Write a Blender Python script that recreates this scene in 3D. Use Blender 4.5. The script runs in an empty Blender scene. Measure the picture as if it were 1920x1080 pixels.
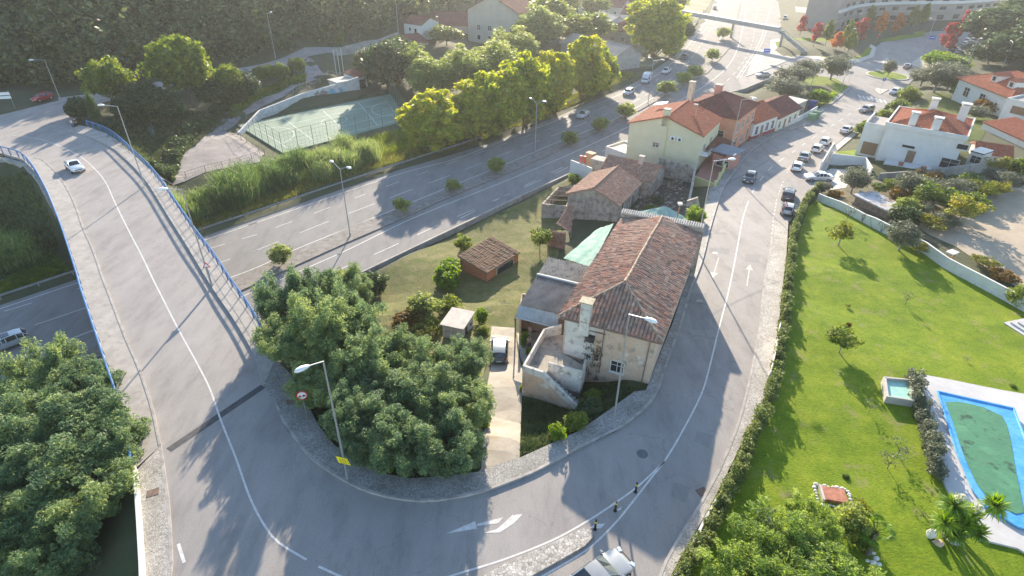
import bpy, math, random
import numpy as np
from mathutils import Vector, Matrix, geometry
R = math.radians
SC = bpy.context.scene
# ---------------------------------------------------------------- camera
CAMZ = 40.5
F_PX = 1110.0                      # focal length in pixels of a 1920 wide picture
PITCH = math.atan(F_PX / 1720.0)   # below the horizon
ROLL = R(0.8)
cam = bpy.data.cameras.new('camera'); camo = bpy.data.objects.new('camera', cam)
SC.collection.objects.link(camo); SC.camera = camo
cam.sensor_width = 36.0; cam.lens = 36.0 * F_PX / 1920.0
cam.clip_end = 3000; cam.clip_start = 0.5
camo.matrix_world = Matrix.Translation((0, 0, CAMZ)) @ Matrix.Rotation(math.pi / 2 - PITCH, 4, 'X') @ Matrix.Rotation(ROLL, 4, 'Z')
# ---------------------------------------------------------------- light
SUN_EL, SUN_AZ = R(18), R(1.2)
w = bpy.data.worlds.new("World"); SC.world = w; w.use_nodes = True
nt = w.node_tree; bg = nt.nodes['Background']
sky = nt.nodes.new('ShaderNodeTexSky'); sky.sky_type = 'NISHITA'; sky.sun_disc = False
sky.sun_elevation = SUN_EL; sky.sun_rotation = SUN_AZ
sky.air_density = 1.0; sky.dust_density = 0.4; sky.ozone_density = 1.3
nt.links.new(sky.outputs[0], bg.inputs[0]); bg.inputs[1].default_value = 0.14
sl = bpy.data.lights.new('sun', 'SUN'); so = bpy.data.objects.new('sun', sl); SC.collection.objects.link(so)
sl.energy = 5.0; sl.angle = R(0.6); sl.color = (1.0, 0.85, 0.66)
sd = Vector((math.sin(SUN_AZ) * math.cos(SUN_EL), math.cos(SUN_AZ) * math.cos(SUN_EL), math.sin(SUN_EL)))
so.rotation_euler = sd.to_track_quat('Z', 'Y').to_euler()
SC.view_settings.view_transform = 'Standard'; SC.view_settings.look = 'None'
SC.view_settings.exposure = 1.36; SC.view_settings.gamma = 1
SC.render.engine = 'CYCLES'
SC.cycles.volume_bounces = 1; SC.cycles.max_bounces = 6
# ---------------------------------------------------------------- pixel -> world
cp, sp = math.cos(PITCH), math.sin(PITCH); cr, sr = math.cos(ROLL), math.sin(ROLL)
def ray(x, y):
    u = (x - 960) / F_PX; v = (y - 540) / F_PX
    u, v = u * cr - v * sr, u * sr + v * cr
    return Vector((u, cp - v * sp, -sp - v * cp))
def W(x, y, z=0.0):
    r = ray(x, y); t = (z - CAMZ) / r.z
    return Vector((r.x * t, r.y * t, z))
def proj(x, y, z):
    z -= CAMZ; wd = y * cp - z * sp; u = x / wd; v = (-y * sp - z * cp) / wd
    u, v = u * cr + v * sr, -u * sr + v * cr
    return 960 + F_PX * u, 540 + F_PX * v
# ---------------------------------------------------------------- materials
MATS = {}
def newmat(name):
    m = bpy.data.materials.new(name); m.use_nodes = True; return m, m.node_tree.nodes, m.node_tree.links, m.node_tree.nodes['Principled BSDF']
def N(ns, t, **k):
    n = ns.new(t)
    for a, b in k.items():
        if a.startswith('i_'):
            key = a[2:]; key = int(key) if key.isdigit() else key
            n.inputs[key].default_value = b
        else: setattr(n, a, b)
    return n
def ramp(ns, stops, interp='LINEAR'):
    r = ns.new('ShaderNodeValToRGB'); e = r.color_ramp; e.interpolation = interp
    while len(e.elements) < len(stops): e.elements.new(0.5)
    for i, (p, c) in enumerate(stops):
        e.elements[i].position = p; e.elements[i].color = (*c, 1) if len(c) == 3 else c
    return r
def mat(name, col, rough=0.7, var=0.0, scale=1.0, col2=None, bump=0.0, bscale=None, metal=0.0, spec=0.5, coat=0.0, detail=5, contrast=(0.35, 0.65), extra=None):
    """noise-varied principled material; col2 = second colour of the blotches"""
    if name in MATS: return MATS[name]
    m, ns, ln, b = newmat(name)
    b.inputs['Roughness'].default_value = rough; b.inputs['Metallic'].default_value = metal
    b.inputs['Specular IOR Level'].default_value = spec; b.inputs['Coat Weight'].default_value = coat
    if col2 is None: col2 = tuple(c * (1 - var) for c in col); c1 = tuple(min(1, c * (1 + var)) for c in col)
    else: c1 = col
    if var == 0 and col2 == tuple(col): b.inputs['Base Color'].default_value = (*col, 1)
    else:
        tc = ns.new('ShaderNodeTexCoord')
        no = N(ns, 'ShaderNodeTexNoise', i_Scale=scale, i_Detail=detail, i_Roughness=0.6)
        ln.new(tc.outputs['Object'], no.inputs['Vector'])
        rp = ramp(ns, [(contrast[0], c1), (contrast[1], col2)]); ln.new(no.outputs['Fac'], rp.inputs[0])
        out = rp.outputs[0]
        if extra:
            for (c3, sc3, lo, hi) in extra:
                n2 = N(ns, 'ShaderNodeTexNoise', i_Scale=sc3, i_Detail=6, i_Roughness=0.65); ln.new(tc.outputs['Object'], n2.inputs['Vector'])
                mr = N(ns, 'ShaderNodeMapRange', i_1=lo, i_2=hi); ln.new(n2.outputs['Fac'], mr.inputs[0])
                mx = N(ns, 'ShaderNodeMixRGB'); ln.new(mr.outputs[0], mx.inputs[0]); ln.new(out, mx.inputs[1]); mx.inputs[2].default_value = (*c3, 1)
                out = mx.outputs[0]
        ln.new(out, b.inputs['Base Color'])
    if bump:
        tc = ns.new('ShaderNodeTexCoord')
        nb = N(ns, 'ShaderNodeTexNoise', i_Scale=bscale or scale * 6, i_Detail=6); ln.new(tc.outputs['Object'], nb.inputs['Vector'])
        bp = N(ns, 'ShaderNodeBump', i_Strength=1.0, i_Distance=bump); ln.new(nb.outputs['Fac'], bp.inputs['Height'])
        ln.new(bp.outputs[0], b.inputs['Normal'])
    MATS[name] = m; return m
def leafmat(name, c1, c2, trans=0.45, c3=None):
    if name in MATS: return MATS[name]
    m, ns, ln, b = newmat(name); out = ns['Material Output']; ns.remove(b)
    g = ns.new('ShaderNodeNewGeometry'); oi = ns.new('ShaderNodeObjectInfo'); tc = ns.new('ShaderNodeTexCoord')
    no = N(ns, 'ShaderNodeTexNoise', i_Scale=1.1, i_Detail=3); ln.new(tc.outputs['Object'], no.inputs['Vector'])
    a1 = N(ns, 'ShaderNodeMath', operation='MULTIPLY_ADD', i_1=0.55, i_2=-0.40); ln.new(g.outputs['Random Per Island'], a1.inputs[0])
    a2 = N(ns, 'ShaderNodeMath', operation='MULTIPLY_ADD', i_1=1.5); ln.new(no.outputs['Fac'], a2.inputs[0]); ln.new(a1.outputs[0], a2.inputs[2])
    a3 = N(ns, 'ShaderNodeMath', operation='MULTIPLY_ADD', i_1=0.35, i_2=-0.17); ln.new(oi.outputs['Random'], a3.inputs[0])
    a4 = N(ns, 'ShaderNodeMath', operation='ADD'); ln.new(a2.outputs[0], a4.inputs[0]); ln.new(a3.outputs[0], a4.inputs[1])
    rp = ramp(ns, [(0.15, c1), (0.65, c2)] + ([(1.0, c3)] if c3 else [])); ln.new(a4.outputs[0], rp.inputs[0])
    d = N(ns, 'ShaderNodeBsdfPrincipled', i_Roughness=0.55); d.inputs['Specular IOR Level'].default_value = 0.3
    t = N(ns, 'ShaderNodeBsdfTranslucent'); mx = N(ns, 'ShaderNodeMixShader', i_0=trans)
    hs = N(ns, 'ShaderNodeHueSaturation', i_Hue=0.485, i_Saturation=1.15, i_Value=1.9); ln.new(rp.outputs[0], hs.inputs['Color'])
    ln.new(rp.outputs[0], d.inputs['Base Color']); ln.new(hs.outputs[0], t.inputs['Color'])
    ln.new(d.outputs[0], mx.inputs[1]); ln.new(t.outputs[0], mx.inputs[2]); ln.new(mx.outputs[0], out.inputs['Surface'])
    MATS[name] = m; return m
def tilemat(name, cols, moss=(0.10, 0.085, 0.06), mossamt=0.5):
    """roof tiles: UV = (column, row) of each tile, so every tile has its own tint"""
    if name in MATS: return MATS[name]
    m, ns, ln, b = newmat(name); b.inputs['Roughness'].default_value = 0.85; b.inputs['Specular IOR Level'].default_value = 0.2
    uv = ns.new('ShaderNodeUVMap'); fl = N(ns, 'ShaderNodeVectorMath', operation='FLOOR'); ln.new(uv.outputs[0], fl.inputs[0])
    wn = N(ns, 'ShaderNodeTexWhiteNoise', noise_dimensions='2D'); ln.new(fl.outputs[0], wn.inputs['Vector'])
    rp = ramp(ns, [(i / max(1, len(cols) - 1), c) for i, c in enumerate(cols)]); ln.new(wn.outputs['Value'], rp.inputs[0])
    tc = ns.new('ShaderNodeTexCoord'); no = N(ns, 'ShaderNodeTexNoise', i_Scale=0.45, i_Detail=7, i_Roughness=0.7); ln.new(tc.outputs['Object'], no.inputs['Vector'])
    mr = N(ns, 'ShaderNodeMapRange', i_1=0.42, i_2=0.68, i_3=0.0, i_4=mossamt); ln.new(no.outputs['Fac'], mr.inputs[0])
    mx = ns.new('ShaderNodeMixRGB'); ln.new(mr.outputs[0], mx.inputs[0]); ln.new(rp.outputs[0], mx.inputs[1]); mx.inputs[2].default_value = (*moss, 1)
    n2 = N(ns, 'ShaderNodeTexNoise', i_Scale=9, i_Detail=4); ln.new(tc.outputs['Object'], n2.inputs['Vector'])
    m2 = N(ns, 'ShaderNodeMixRGB', blend_type='MULTIPLY', i_0=0.7); ln.new(mx.outputs[0], m2.inputs[1])
    r2 = ramp(ns, [(0.3, (0.55, 0.55, 0.55)), (0.7, (1.25, 1.2, 1.15))]); ln.new(n2.outputs['Fac'], r2.inputs[0]); ln.new(r2.outputs[0], m2.inputs[2])
    ln.new(m2.outputs[0], b.inputs['Base Color']); MATS[name] = m; return m
def asphalt(name, c, c2, rough=0.75):
    m, ns, ln, b = newmat(name); b.inputs['Roughness'].default_value = rough; b.inputs['Specular IOR Level'].default_value = 0.2
    tc = ns.new('ShaderNodeTexCoord')
    n1 = N(ns, 'ShaderNodeTexNoise', i_Scale=0.12, i_Detail=6, i_Roughness=0.65); ln.new(tc.outputs['Object'], n1.inputs['Vector'])
    r1 = ramp(ns, [(0.3, c), (0.7, c2)]); ln.new(n1.outputs['Fac'], r1.inputs[0])
    n2 = N(ns, 'ShaderNodeTexNoise', i_Scale=14, i_Detail=3, i_Roughness=0.8); ln.new(tc.outputs['Object'], n2.inputs['Vector'])
    r2 = ramp(ns, [(0.25, (0.74, 0.74, 0.74)), (0.75, (1.2, 1.2, 1.2))]); ln.new(n2.outputs['Fac'], r2.inputs[0])
    mx = N(ns, 'ShaderNodeMixRGB', blend_type='MULTIPLY', i_0=1.0); ln.new(r1.outputs[0], mx.inputs[1]); ln.new(r2.outputs[0], mx.inputs[2])
    # tyre-darkened and stained areas
    mp9 = N(ns, 'ShaderNodeMapping'); mp9.inputs['Scale'].default_value = (0.55, 0.16, 1); ln.new(tc.outputs['Object'], mp9.inputs[0])
    n9 = N(ns, 'ShaderNodeTexNoise', i_Scale=1.1, i_Detail=8, i_Roughness=0.72); ln.new(mp9.outputs[0], n9.inputs['Vector'])
    r9 = ramp(ns, [(0.34, (1.1, 1.1, 1.1)), (0.5, (1, 1, 1)), (0.68, (0.78, 0.78, 0.79))]); ln.new(n9.outputs['Fac'], r9.inputs[0])
    m9 = N(ns, 'ShaderNodeMixRGB', blend_type='MULTIPLY', i_0=1.0); ln.new(mx.outputs[0], m9.inputs[1]); ln.new(r9.outputs[0], m9.inputs[2]); mx = m9
    # cracks
    v = N(ns, 'ShaderNodeTexVoronoi', feature='DISTANCE_TO_EDGE', i_Scale=0.22)
    wv = N(ns, 'ShaderNodeTexNoise', i_Scale=0.8, i_Detail=5); ln.new(tc.outputs['Object'], wv.inputs['Vector'])
    va = N(ns, 'ShaderNodeVectorMath', operation='MULTIPLY_ADD'); ln.new(wv.outputs['Color'], va.inputs[0]); va.inputs[1].default_value = (2.2, 2.2, 0); ln.new(tc.outputs['Object'], va.inputs[2])
    ln.new(va.outputs[0], v.inputs['Vector'])
    cm = N(ns, 'ShaderNodeMapRange', i_1=0.0, i_2=0.006, i_3=0.78, i_4=1.0); ln.new(v.outputs['Distance'], cm.inputs[0])
    n3 = N(ns, 'ShaderNodeTexNoise', i_Scale=0.07, i_Detail=2); ln.new(tc.outputs['Object'], n3.inputs['Vector'])
    gm = N(ns, 'ShaderNodeMapRange', i_1=0.5, i_2=0.56, i_3=1.0, i_4=0.0); ln.new(n3.outputs['Fac'], gm.inputs[0])
    mxx = N(ns, 'ShaderNodeMath', operation='MAXIMUM'); ln.new(cm.outputs[0], mxx.inputs[0]); ln.new(gm.outputs[0], mxx.inputs[1])
    m3 = N(ns, 'ShaderNodeMixRGB', blend_type='MULTIPLY', i_0=1.0); ln.new(mx.outputs[0], m3.inputs[1]); ln.new(mxx.outputs[0], m3.inputs[2])
    ln.new(m3.outputs[0], b.inputs['Base Color'])
    bp = N(ns, 'ShaderNodeBump', i_Strength=0.35, i_Distance=0.01); ln.new(n2.outputs['Fac'], bp.inputs['Height']); ln.new(bp.outputs[0], b.inputs['Normal'])
    MATS[name] = m; return m
def cobble(name, ca, cb, scale=7.5):
    m, ns, ln, b = newmat(name); b.inputs['Roughness'].default_value = 0.75
    tc = ns.new('ShaderNodeTexCoord'); v = N(ns, 'ShaderNodeTexVoronoi', i_Scale=scale); ln.new(tc.outputs['Object'], v.inputs['Vector'])
    r1 = ramp(ns, [(0.0, ca), (1.0, cb)]); sep = ns.new('ShaderNodeSeparateColor'); ln.new(v.outputs['Color'], sep.inputs[0]); ln.new(sep.outputs[0], r1.inputs[0])
    e = N(ns, 'ShaderNodeTexVoronoi', feature='DISTANCE_TO_EDGE', i_Scale=scale); ln.new(tc.outputs['Object'], e.inputs['Vector'])
    mr = N(ns, 'ShaderNodeMapRange', i_1=0.0, i_2=0.09, i_3=0.45, i_4=1.0); ln.new(e.outputs['Distance'], mr.inputs[0])
    n1 = N(ns, 'ShaderNodeTexNoise', i_Scale=0.5, i_Detail=5); ln.new(tc.outputs['Object'], n1.inputs['Vector'])
    r3 = ramp(ns, [(0.3, (0.7, 0.7, 0.66)), (0.7, (1.1, 1.1, 1.1))]); ln.new(n1.outputs['Fac'], r3.inputs[0])
    mx = N(ns, 'ShaderNodeMixRGB', blend_type='MULTIPLY', i_0=1.0); ln.new(r1.outputs[0], mx.inputs[1]); ln.new(mr.outputs[0], mx.inputs[2])
    m2 = N(ns, 'ShaderNodeMixRGB', blend_type='MULTIPLY', i_0=1.0); ln.new(mx.outputs[0], m2.inputs[1]); ln.new(r3.outputs[0], m2.inputs[2])
    ln.new(m2.outputs[0], b.inputs['Base Color'])
    bp = N(ns, 'ShaderNodeBump', i_Strength=0.6, i_Distance=0.02); ln.new(mr.outputs[0], bp.inputs['Height']); ln.new(bp.outputs[0], b.inputs['Normal'])
    MATS[name] = m; return m

M_ASPH = asphalt('street_asphalt', (0.325, 0.305, 0.288), (0.265, 0.25, 0.238))
M_ASPH2 = asphalt('bridge_asphalt', (0.36, 0.335, 0.315), (0.30, 0.28, 0.265))
M_HWY = asphalt('highway_asphalt', (0.26, 0.25, 0.24), (0.225, 0.22, 0.214), 0.85)
M_PAINT = mat('road_paint', (0.56, 0.55, 0.53), 0.7, 0.14, 3.0, detail=8, extra=[((0.35, 0.34, 0.33), 9.0, 0.58, 0.7)])
M_COB = cobble('cobble_paving', (0.24, 0.232, 0.222), (0.42, 0.41, 0.39), 9.0)
M_COBP = cobble('pale_cobble_paving', (0.33, 0.31, 0.285), (0.52, 0.49, 0.455))
M_KERB = mat('kerb_stone', (0.34, 0.32, 0.30), 0.8, 0.25, 1.2, bump=0.01)
M_CONC = mat('concrete', (0.33, 0.32, 0.30), 0.85, 0.2, 0.7, bump=0.01, extra=[((0.12, 0.115, 0.10), 1.6, 0.55, 0.75)])
M_CONCP = mat('pale_concrete', (0.50, 0.46, 0.41), 0.85, 0.14, 0.9, bump=0.008, extra=[((0.30, 0.26, 0.22), 2.4, 0.56, 0.75)])
M_BRSIDE = mat('bridge_sidewalk', (0.36, 0.333, 0.305), 0.85, 0.14, 0.8, bump=0.006, extra=[((0.2, 0.17, 0.14), 1.9, 0.55, 0.8)])
M_SOIL = mat('ground_soil', (0.075, 0.078, 0.038), 0.95, 0.3, 0.25, col2=(0.042, 0.06, 0.022), bump=0.05, bscale=2.5, detail=8)
M_WHITE = mat('white_render', (0.64, 0.63, 0.61), 0.8, 0.05, 0.8, extra=[((0.55, 0.53, 0.5), 1.4, 0.6, 0.85)])
M_BLUE = mat('blue_paint', (0.04, 0.155, 0.37), 0.45, 0.15, 1.5)
M_GALV = mat('galvanised_steel', (0.42, 0.44, 0.45), 0.45, 0.08, 2.0, metal=0.6)
M_LAMPW = mat('lamp_housing', (0.80, 0.82, 0.84), 0.35, 0.03, 2)
M_GLASS = mat('dark_glass', (0.025, 0.032, 0.04), 0.08, 0.1, 1.0, spec=0.8)
M_WOOD = mat('weathered_wood', (0.20, 0.15, 0.11), 0.9, 0.3, 2.0)
M_DARK = mat('black_rubber', (0.02, 0.02, 0.021), 0.8, 0.1, 2)
# ---------------------------------------------------------------- meshes
def mesh_np(name, V, Fc, m, parent=None, k=4, smooth=False):
    me = bpy.data.meshes.new(name); V = np.asarray(V, dtype=np.float32); Fc = np.asarray(Fc, dtype=np.int32)
    me.vertices.add(len(V)); me.vertices.foreach_set('co', V.ravel())
    me.loops.add(Fc.size); me.loops.foreach_set('vertex_index', Fc.ravel())
    me.polygons.add(len(Fc)); me.polygons.foreach_set('loop_start', np.arange(0, Fc.size, k, dtype=np.int32))
    me.update(calc_edges=True); me.validate()
    if smooth: me.shade_smooth()
    if m: me.materials.append(m)
    return link(name, me, parent)
def link(name, me, parent=None):
    o = bpy.data.objects.new(name, me); SC.collection.objects.link(o)
    if parent: o.parent = parent
    return o
def tag(o, label=None, cat=None, group=None, kind=None):
    if label: o['label'] = label
    if cat: o['category'] = cat
    if group: o['group'] = group
    if kind: o['kind'] = kind
    return o
def empty(name, loc, rz=0.0, label=None, cat=None, group=None):
    o = bpy.data.objects.new(name, None); SC.collection.objects.link(o)
    o.location = loc; o.rotation_euler = (0, 0, rz); o.empty_display_size = 0.3
    return tag(o, label, cat, group)
CH = {}
def copy_tree(o, loc, rz=None, label=None, scale=None, group=None, sub=True):
    def rec(a, par):
        c = a.copy(); SC.collection.objects.link(c)
        if par: c.parent = par
        for ch in a.children: rec(ch, c)
        return c
    c = rec(o, None); c.location = loc
    if rz is not None: c.rotation_euler = (0, 0, rz)
    if scale is not None: c.scale = scale
    if label: c['label'] = label
    if group: c['group'] = group
    return c
class MB:
    def __init__(s): s.v = []; s.f = []; s.uv = []; s.mi = []; s.cur = 0
    def raw(s, v, f):
        n = len(s.v); s.v += [tuple(p) for p in v]; s.f += [[i + n for i in q] for q in f]; s.mi += [s.cur] * len(f); return s
    def quad(s, *p): return s.raw(p, [list(range(len(p)))])
    def box(s, c, d, rz=0.0, tilt=None):
        x, y, z = d[0] / 2, d[1] / 2, d[2] / 2; ca, sa = math.cos(rz), math.sin(rz); P = []
        for a, b, e in ((-x, -y, -z), (x, -y, -z), (x, y, -z), (-x, y, -z), (-x, -y, z), (x, -y, z), (x, y, z), (-x, y, z)):
            p = Vector((a, b, e))
            if tilt: p = tilt @ p
            P.append((c[0] + p.x * ca - p.y * sa, c[1] + p.x * sa + p.y * ca, c[2] + p.z))
        return s.raw(P, [[0, 3, 2, 1], [4, 5, 6, 7], [0, 1, 5, 4], [1, 2, 6, 5], [2, 3, 7, 6], [3, 0, 4, 7]])
    def tube(s, p0, p1, r0, r1=None, n=6, cap=True):
        r1 = r0 if r1 is None else r1; p0 = Vector(p0); p1 = Vector(p1); d = (p1 - p0)
        if d.length < 1e-6: return s
        q = d.to_track_quat('Z', 'Y'); P = []
        for p, r in ((p0, r0), (p1, r1)):
            for i in range(n):
                a = 2 * math.pi * i / n; P.append(tuple(p + q @ Vector((r * math.cos(a), r * math.sin(a), 0))))
        Fc = [[i, (i + 1) % n, n + (i + 1) % n, n + i] for i in range(n)]
        if cap: Fc += [list(range(n))[::-1], list(range(n, 2 * n))]
        return s.raw(P, Fc)
    def path(s, pts, r, n=6):
        for a, b in zip(pts[:-1], pts[1:]): s.tube(a, b, r, r, n)
        return s
    def prism(s, poly, z0, z1):
        """poly: list of xy; z0,z1 numbers or lists"""
        n = len(poly); A = sum(poly[i][0] * poly[(i + 1) % n][1] - poly[(i + 1) % n][0] * poly[i][1] for i in range(n))
        Z0 = z0 if isinstance(z0, (list, tuple)) else [z0] * n; Z1 = z1 if isinstance(z1, (list, tuple)) else [z1] * n
        if A < 0: poly = poly[::-1]; Z0 = Z0[::-1]; Z1 = Z1[::-1]
        P = [(p[0], p[1], z) for p, z in zip(poly, Z0)] + [(p[0], p[1], z) for p, z in zip(poly, Z1)]
        return s.raw(P, [list(range(n))[::-1], list(range(n, 2 * n))] + [[i, (i + 1) % n, n + (i + 1) % n, n + i] for i in range(n)])
    def wall(s, pts, zb, zt, t):
        """wall along a polyline: zb, zt lists or numbers, thickness t"""
        n = len(pts); ZB = zb if isinstance(zb, (list, tuple)) else [zb] * n; ZT = zt if isinstance(zt, (list, tuple)) else [zt] * n
        L, Rr = offs(pts, t / 2), offs(pts, -t / 2)
        P = []
        for i in range(n): P += [(*L[i], ZB[i]), (*Rr[i], ZB[i]), (*Rr[i], ZT[i]), (*L[i], ZT[i])]
        Fc = []
        for i in range(n - 1):
            a = 4 * i; b = a + 4
            Fc += [[a, b, b + 3, a + 3], [a + 1, a + 2, b + 2, b + 1], [a + 3, b + 3, b + 2, a + 2], [a, a + 1, b + 1, b]]
        Fc += [[0, 3, 2, 1], [4 * n - 4, 4 * n - 3, 4 * n - 2, 4 * n - 1]]
        return s.raw(P, Fc)
    def build(s, name, m, parent=None, smooth=False):
        us = sorted({i for f in s.f for i in f}); mp = {a: b for b, a in enumerate(us)}
        me = bpy.data.meshes.new(name); me.from_pydata([s.v[i] for i in us], [], [[mp[i] for i in f] for f in s.f]); me.update()
        for x in (m if isinstance(m, (list, tuple)) else [m]): me.materials.append(x)
        if isinstance(m, (list, tuple)): me.polygons.foreach_set('material_index', s.mi)
        if s.uv:
            l = me.uv_layers.new(name='UVMap'); l.data.foreach_set('uv', np.array(s.uv, dtype=np.float32).ravel())
        if smooth:
            me.shade_smooth()
            if smooth == 'auto': me.set_sharp_from_angle(angle=R(38))
        return link(name, me, parent)
def offs(pts, d):
    out = []; n = len(pts)
    for i in range(n):
        a = Vector(pts[max(0, i - 1)][:2]); b = Vector(pts[min(n - 1, i + 1)][:2]); t = (b - a)
        t = t.normalized() if t.length > 1e-9 else Vector((1, 0)); out.append((pts[i][0] - t.y * d, pts[i][1] + t.x * d))
    return out
def smooth_line(pts, step=1.0):
    """Catmull-Rom through pts (Vectors), resampled"""
    P = [Vector(p) for p in pts]
    if len(P) < 3:
        n = max(1, int((P[1] - P[0]).length / step)); return [P[0].lerp(P[1], i / n) for i in range(n + 1)]
    P = [2 * P[0] - P[1]] + P + [2 * P[-1] - P[-2]]; out = []
    for i in range(1, len(P) - 2):
        a, b, c, d = P[i - 1:i + 3]; n = max(1, int((c - b).length / step))
        for k in range(n):
            t = k / n; out.append(0.5 * ((2 * b) + (c - a) * t + (2 * a - 5 * b + 4 * c - d) * t * t + (3 * b - a - 3 * c + d) * t ** 3))
    out.append(P[-2]); return out
# ---------------------------------------------------------------- polygons / heights
def inpoly(X, Y, P):
    P = np.asarray([(p[0], p[1]) for p in P]); ins = np.zeros(np.shape(X), bool); n = len(P); j = n - 1
    for i in range(n):
        xi, yi = P[i]; xj, yj = P[j]
        c = ((yi > Y) != (yj > Y)) & (X < (xj - xi) * (Y - yi) / ((yj - yi) + 1e-12) + xi); ins ^= c; j = i
    return ins
def dpoly(X, Y, P, closed=True):
    P = np.asarray([(p[0], p[1]) for p in P]); n = len(P); D = np.full(np.shape(X), 1e9)
    for i in range(n if closed else n - 1):
        a = P[i]; b = P[(i + 1) % n]; d = b - a; L = d @ d + 1e-9
        t = np.clip(((X - a[0]) * d[0] + (Y - a[1]) * d[1]) / L, 0, 1)
        D = np.minimum(D, np.hypot(X - a[0] - t * d[0], Y - a[1] - t * d[1]))
    return D
def zstreet(x, y):
    z = np.interp(y, [36, 40, 55, 70, 84, 105, 125, 150, 170], [6.5, 6.4, 5.6, 4.65, 3.6, 2.4, 1.35, 0.2, 0.0])
    return np.where(np.asarray(x) < -20, 6.5, z)
def fix(px, py, f, z=5.0):
    for _ in range(25):
        p = W(px, py, z); z = 0.5 * z + 0.5 * float(f(p.x, p.y))
    return W(px, py, z)
def PS(pts): return [fix(a, b, zstreet) for a, b in pts]         # pixels on the street surface
def PW(pts, z): return [W(a, b, z) for a, b in pts]
KERB_W = [(500,737),(520,768),(540,810),(552,825),(592,872),(655,912),(705,933),(767,945),(830,945),(910,928),(960,909),(1015,885),(1072,852),(1150,810),(1167,802),(1210,767),(1235,737),(1250,695),(1260,660),(1280,600),(1295,540),(1302,520),(1317,475),(1330,415),(1343,367),(1352,342),(1377,303),(1402,272),(1427,252),(1460,235),(1493,223),(1513,213),(1540,187),(1586,147)]
KERB_E = [(312,855),(322,910),(332,975),(340,1075),(330,1220),(500,1330),(1100,1330),(1200,1160),(1247,1079),(1260,1045),(1292,985),(1322,935),(1360,860),(1390,780),(1400,738),(1411,687),(1425,600),(1430,527),(1440,463),(1447,403),(1478,400),(1515,343),(1527,313),(1550,262),(1600,220),(1630,197),(1665,170),(1715,112)]
KW, KE = PS(KERB_W), PS(KERB_E)
STREET = KW + KE[::-1]
BR_KR = PW([(110,268),(120,270),(160,280),(207,302),(240,330),(270,362),(312,425),(350,482),(397,555),(440,615),(480,680),(500,737)], 6.5)   # right kerb of the bridge
BR_KL = PW([(60,322),(80,329),(112,362),(135,400),(155,450),(175,492),(192,537),(210,580),(240,652),(265,705),(290,770),(300,805),(312,855)], 6.5)
BR_RR = PW([(140,259),(158,262),(192,273),(217,288),(246,313),(276,340),(303,371),(315,388),(366,459),(404,507),(437,555),(465,592),(492,634),(520,690)], 6.5)  # feet of the right railing
BR_RL = PW([(0,316),(37,326),(62,350),(87,391),(107,434),(125,478),(150,548),(160,580),(187,654),(212,722),(232,775),(252,840),(266,905)], 6.5)
BR_DECK = BR_RR + BR_RL[::-1]
N_ROAD = PW([(-260,330),(-120,318),(0,314),(37,324),(62,345),(110,380),(270,362),(217,288),(158,262),(128,262),(140,225),(215,205),(300,185),(300,170),(175,200),(100,212),(0,240),(-150,275),(-260,300)], 6.5)
gA, gB = W(730, 500), W(960, 380); gd = (gB - gA).normalized()
HW_S = [gA - gd * 110, gA, W(880,422), gB, W(1060,330), W(1150,283), W(1240,225), W(1330,170), W(1385,162), W(1440,135), W(1440,100), W(1452,60), W(1450,20), W(1440,-30)]
nA, nB = W(382,458), W(735,327); nd = (nB - nA).normalized()
HW_N = [nA - nd * 90, nA, nB, W(905,272), W(1040,215), W(1185,145), W(1252,97), W(1290,50), W(1318,10), W(1332,-30)]
HWY = HW_S + HW_N[::-1]
ROUND = PW([(1372,137),(1440,100),(1480,90),(1600,95),(1640,60),(1760,30),(1920,5),(1960,30),(1850,52),(1745,75),(1712,95),(1740,115),(1715,112),(1665,170),(1640,190),(1586,147),(1540,128),(1440,135),(1385,162)], 0.0)
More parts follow.
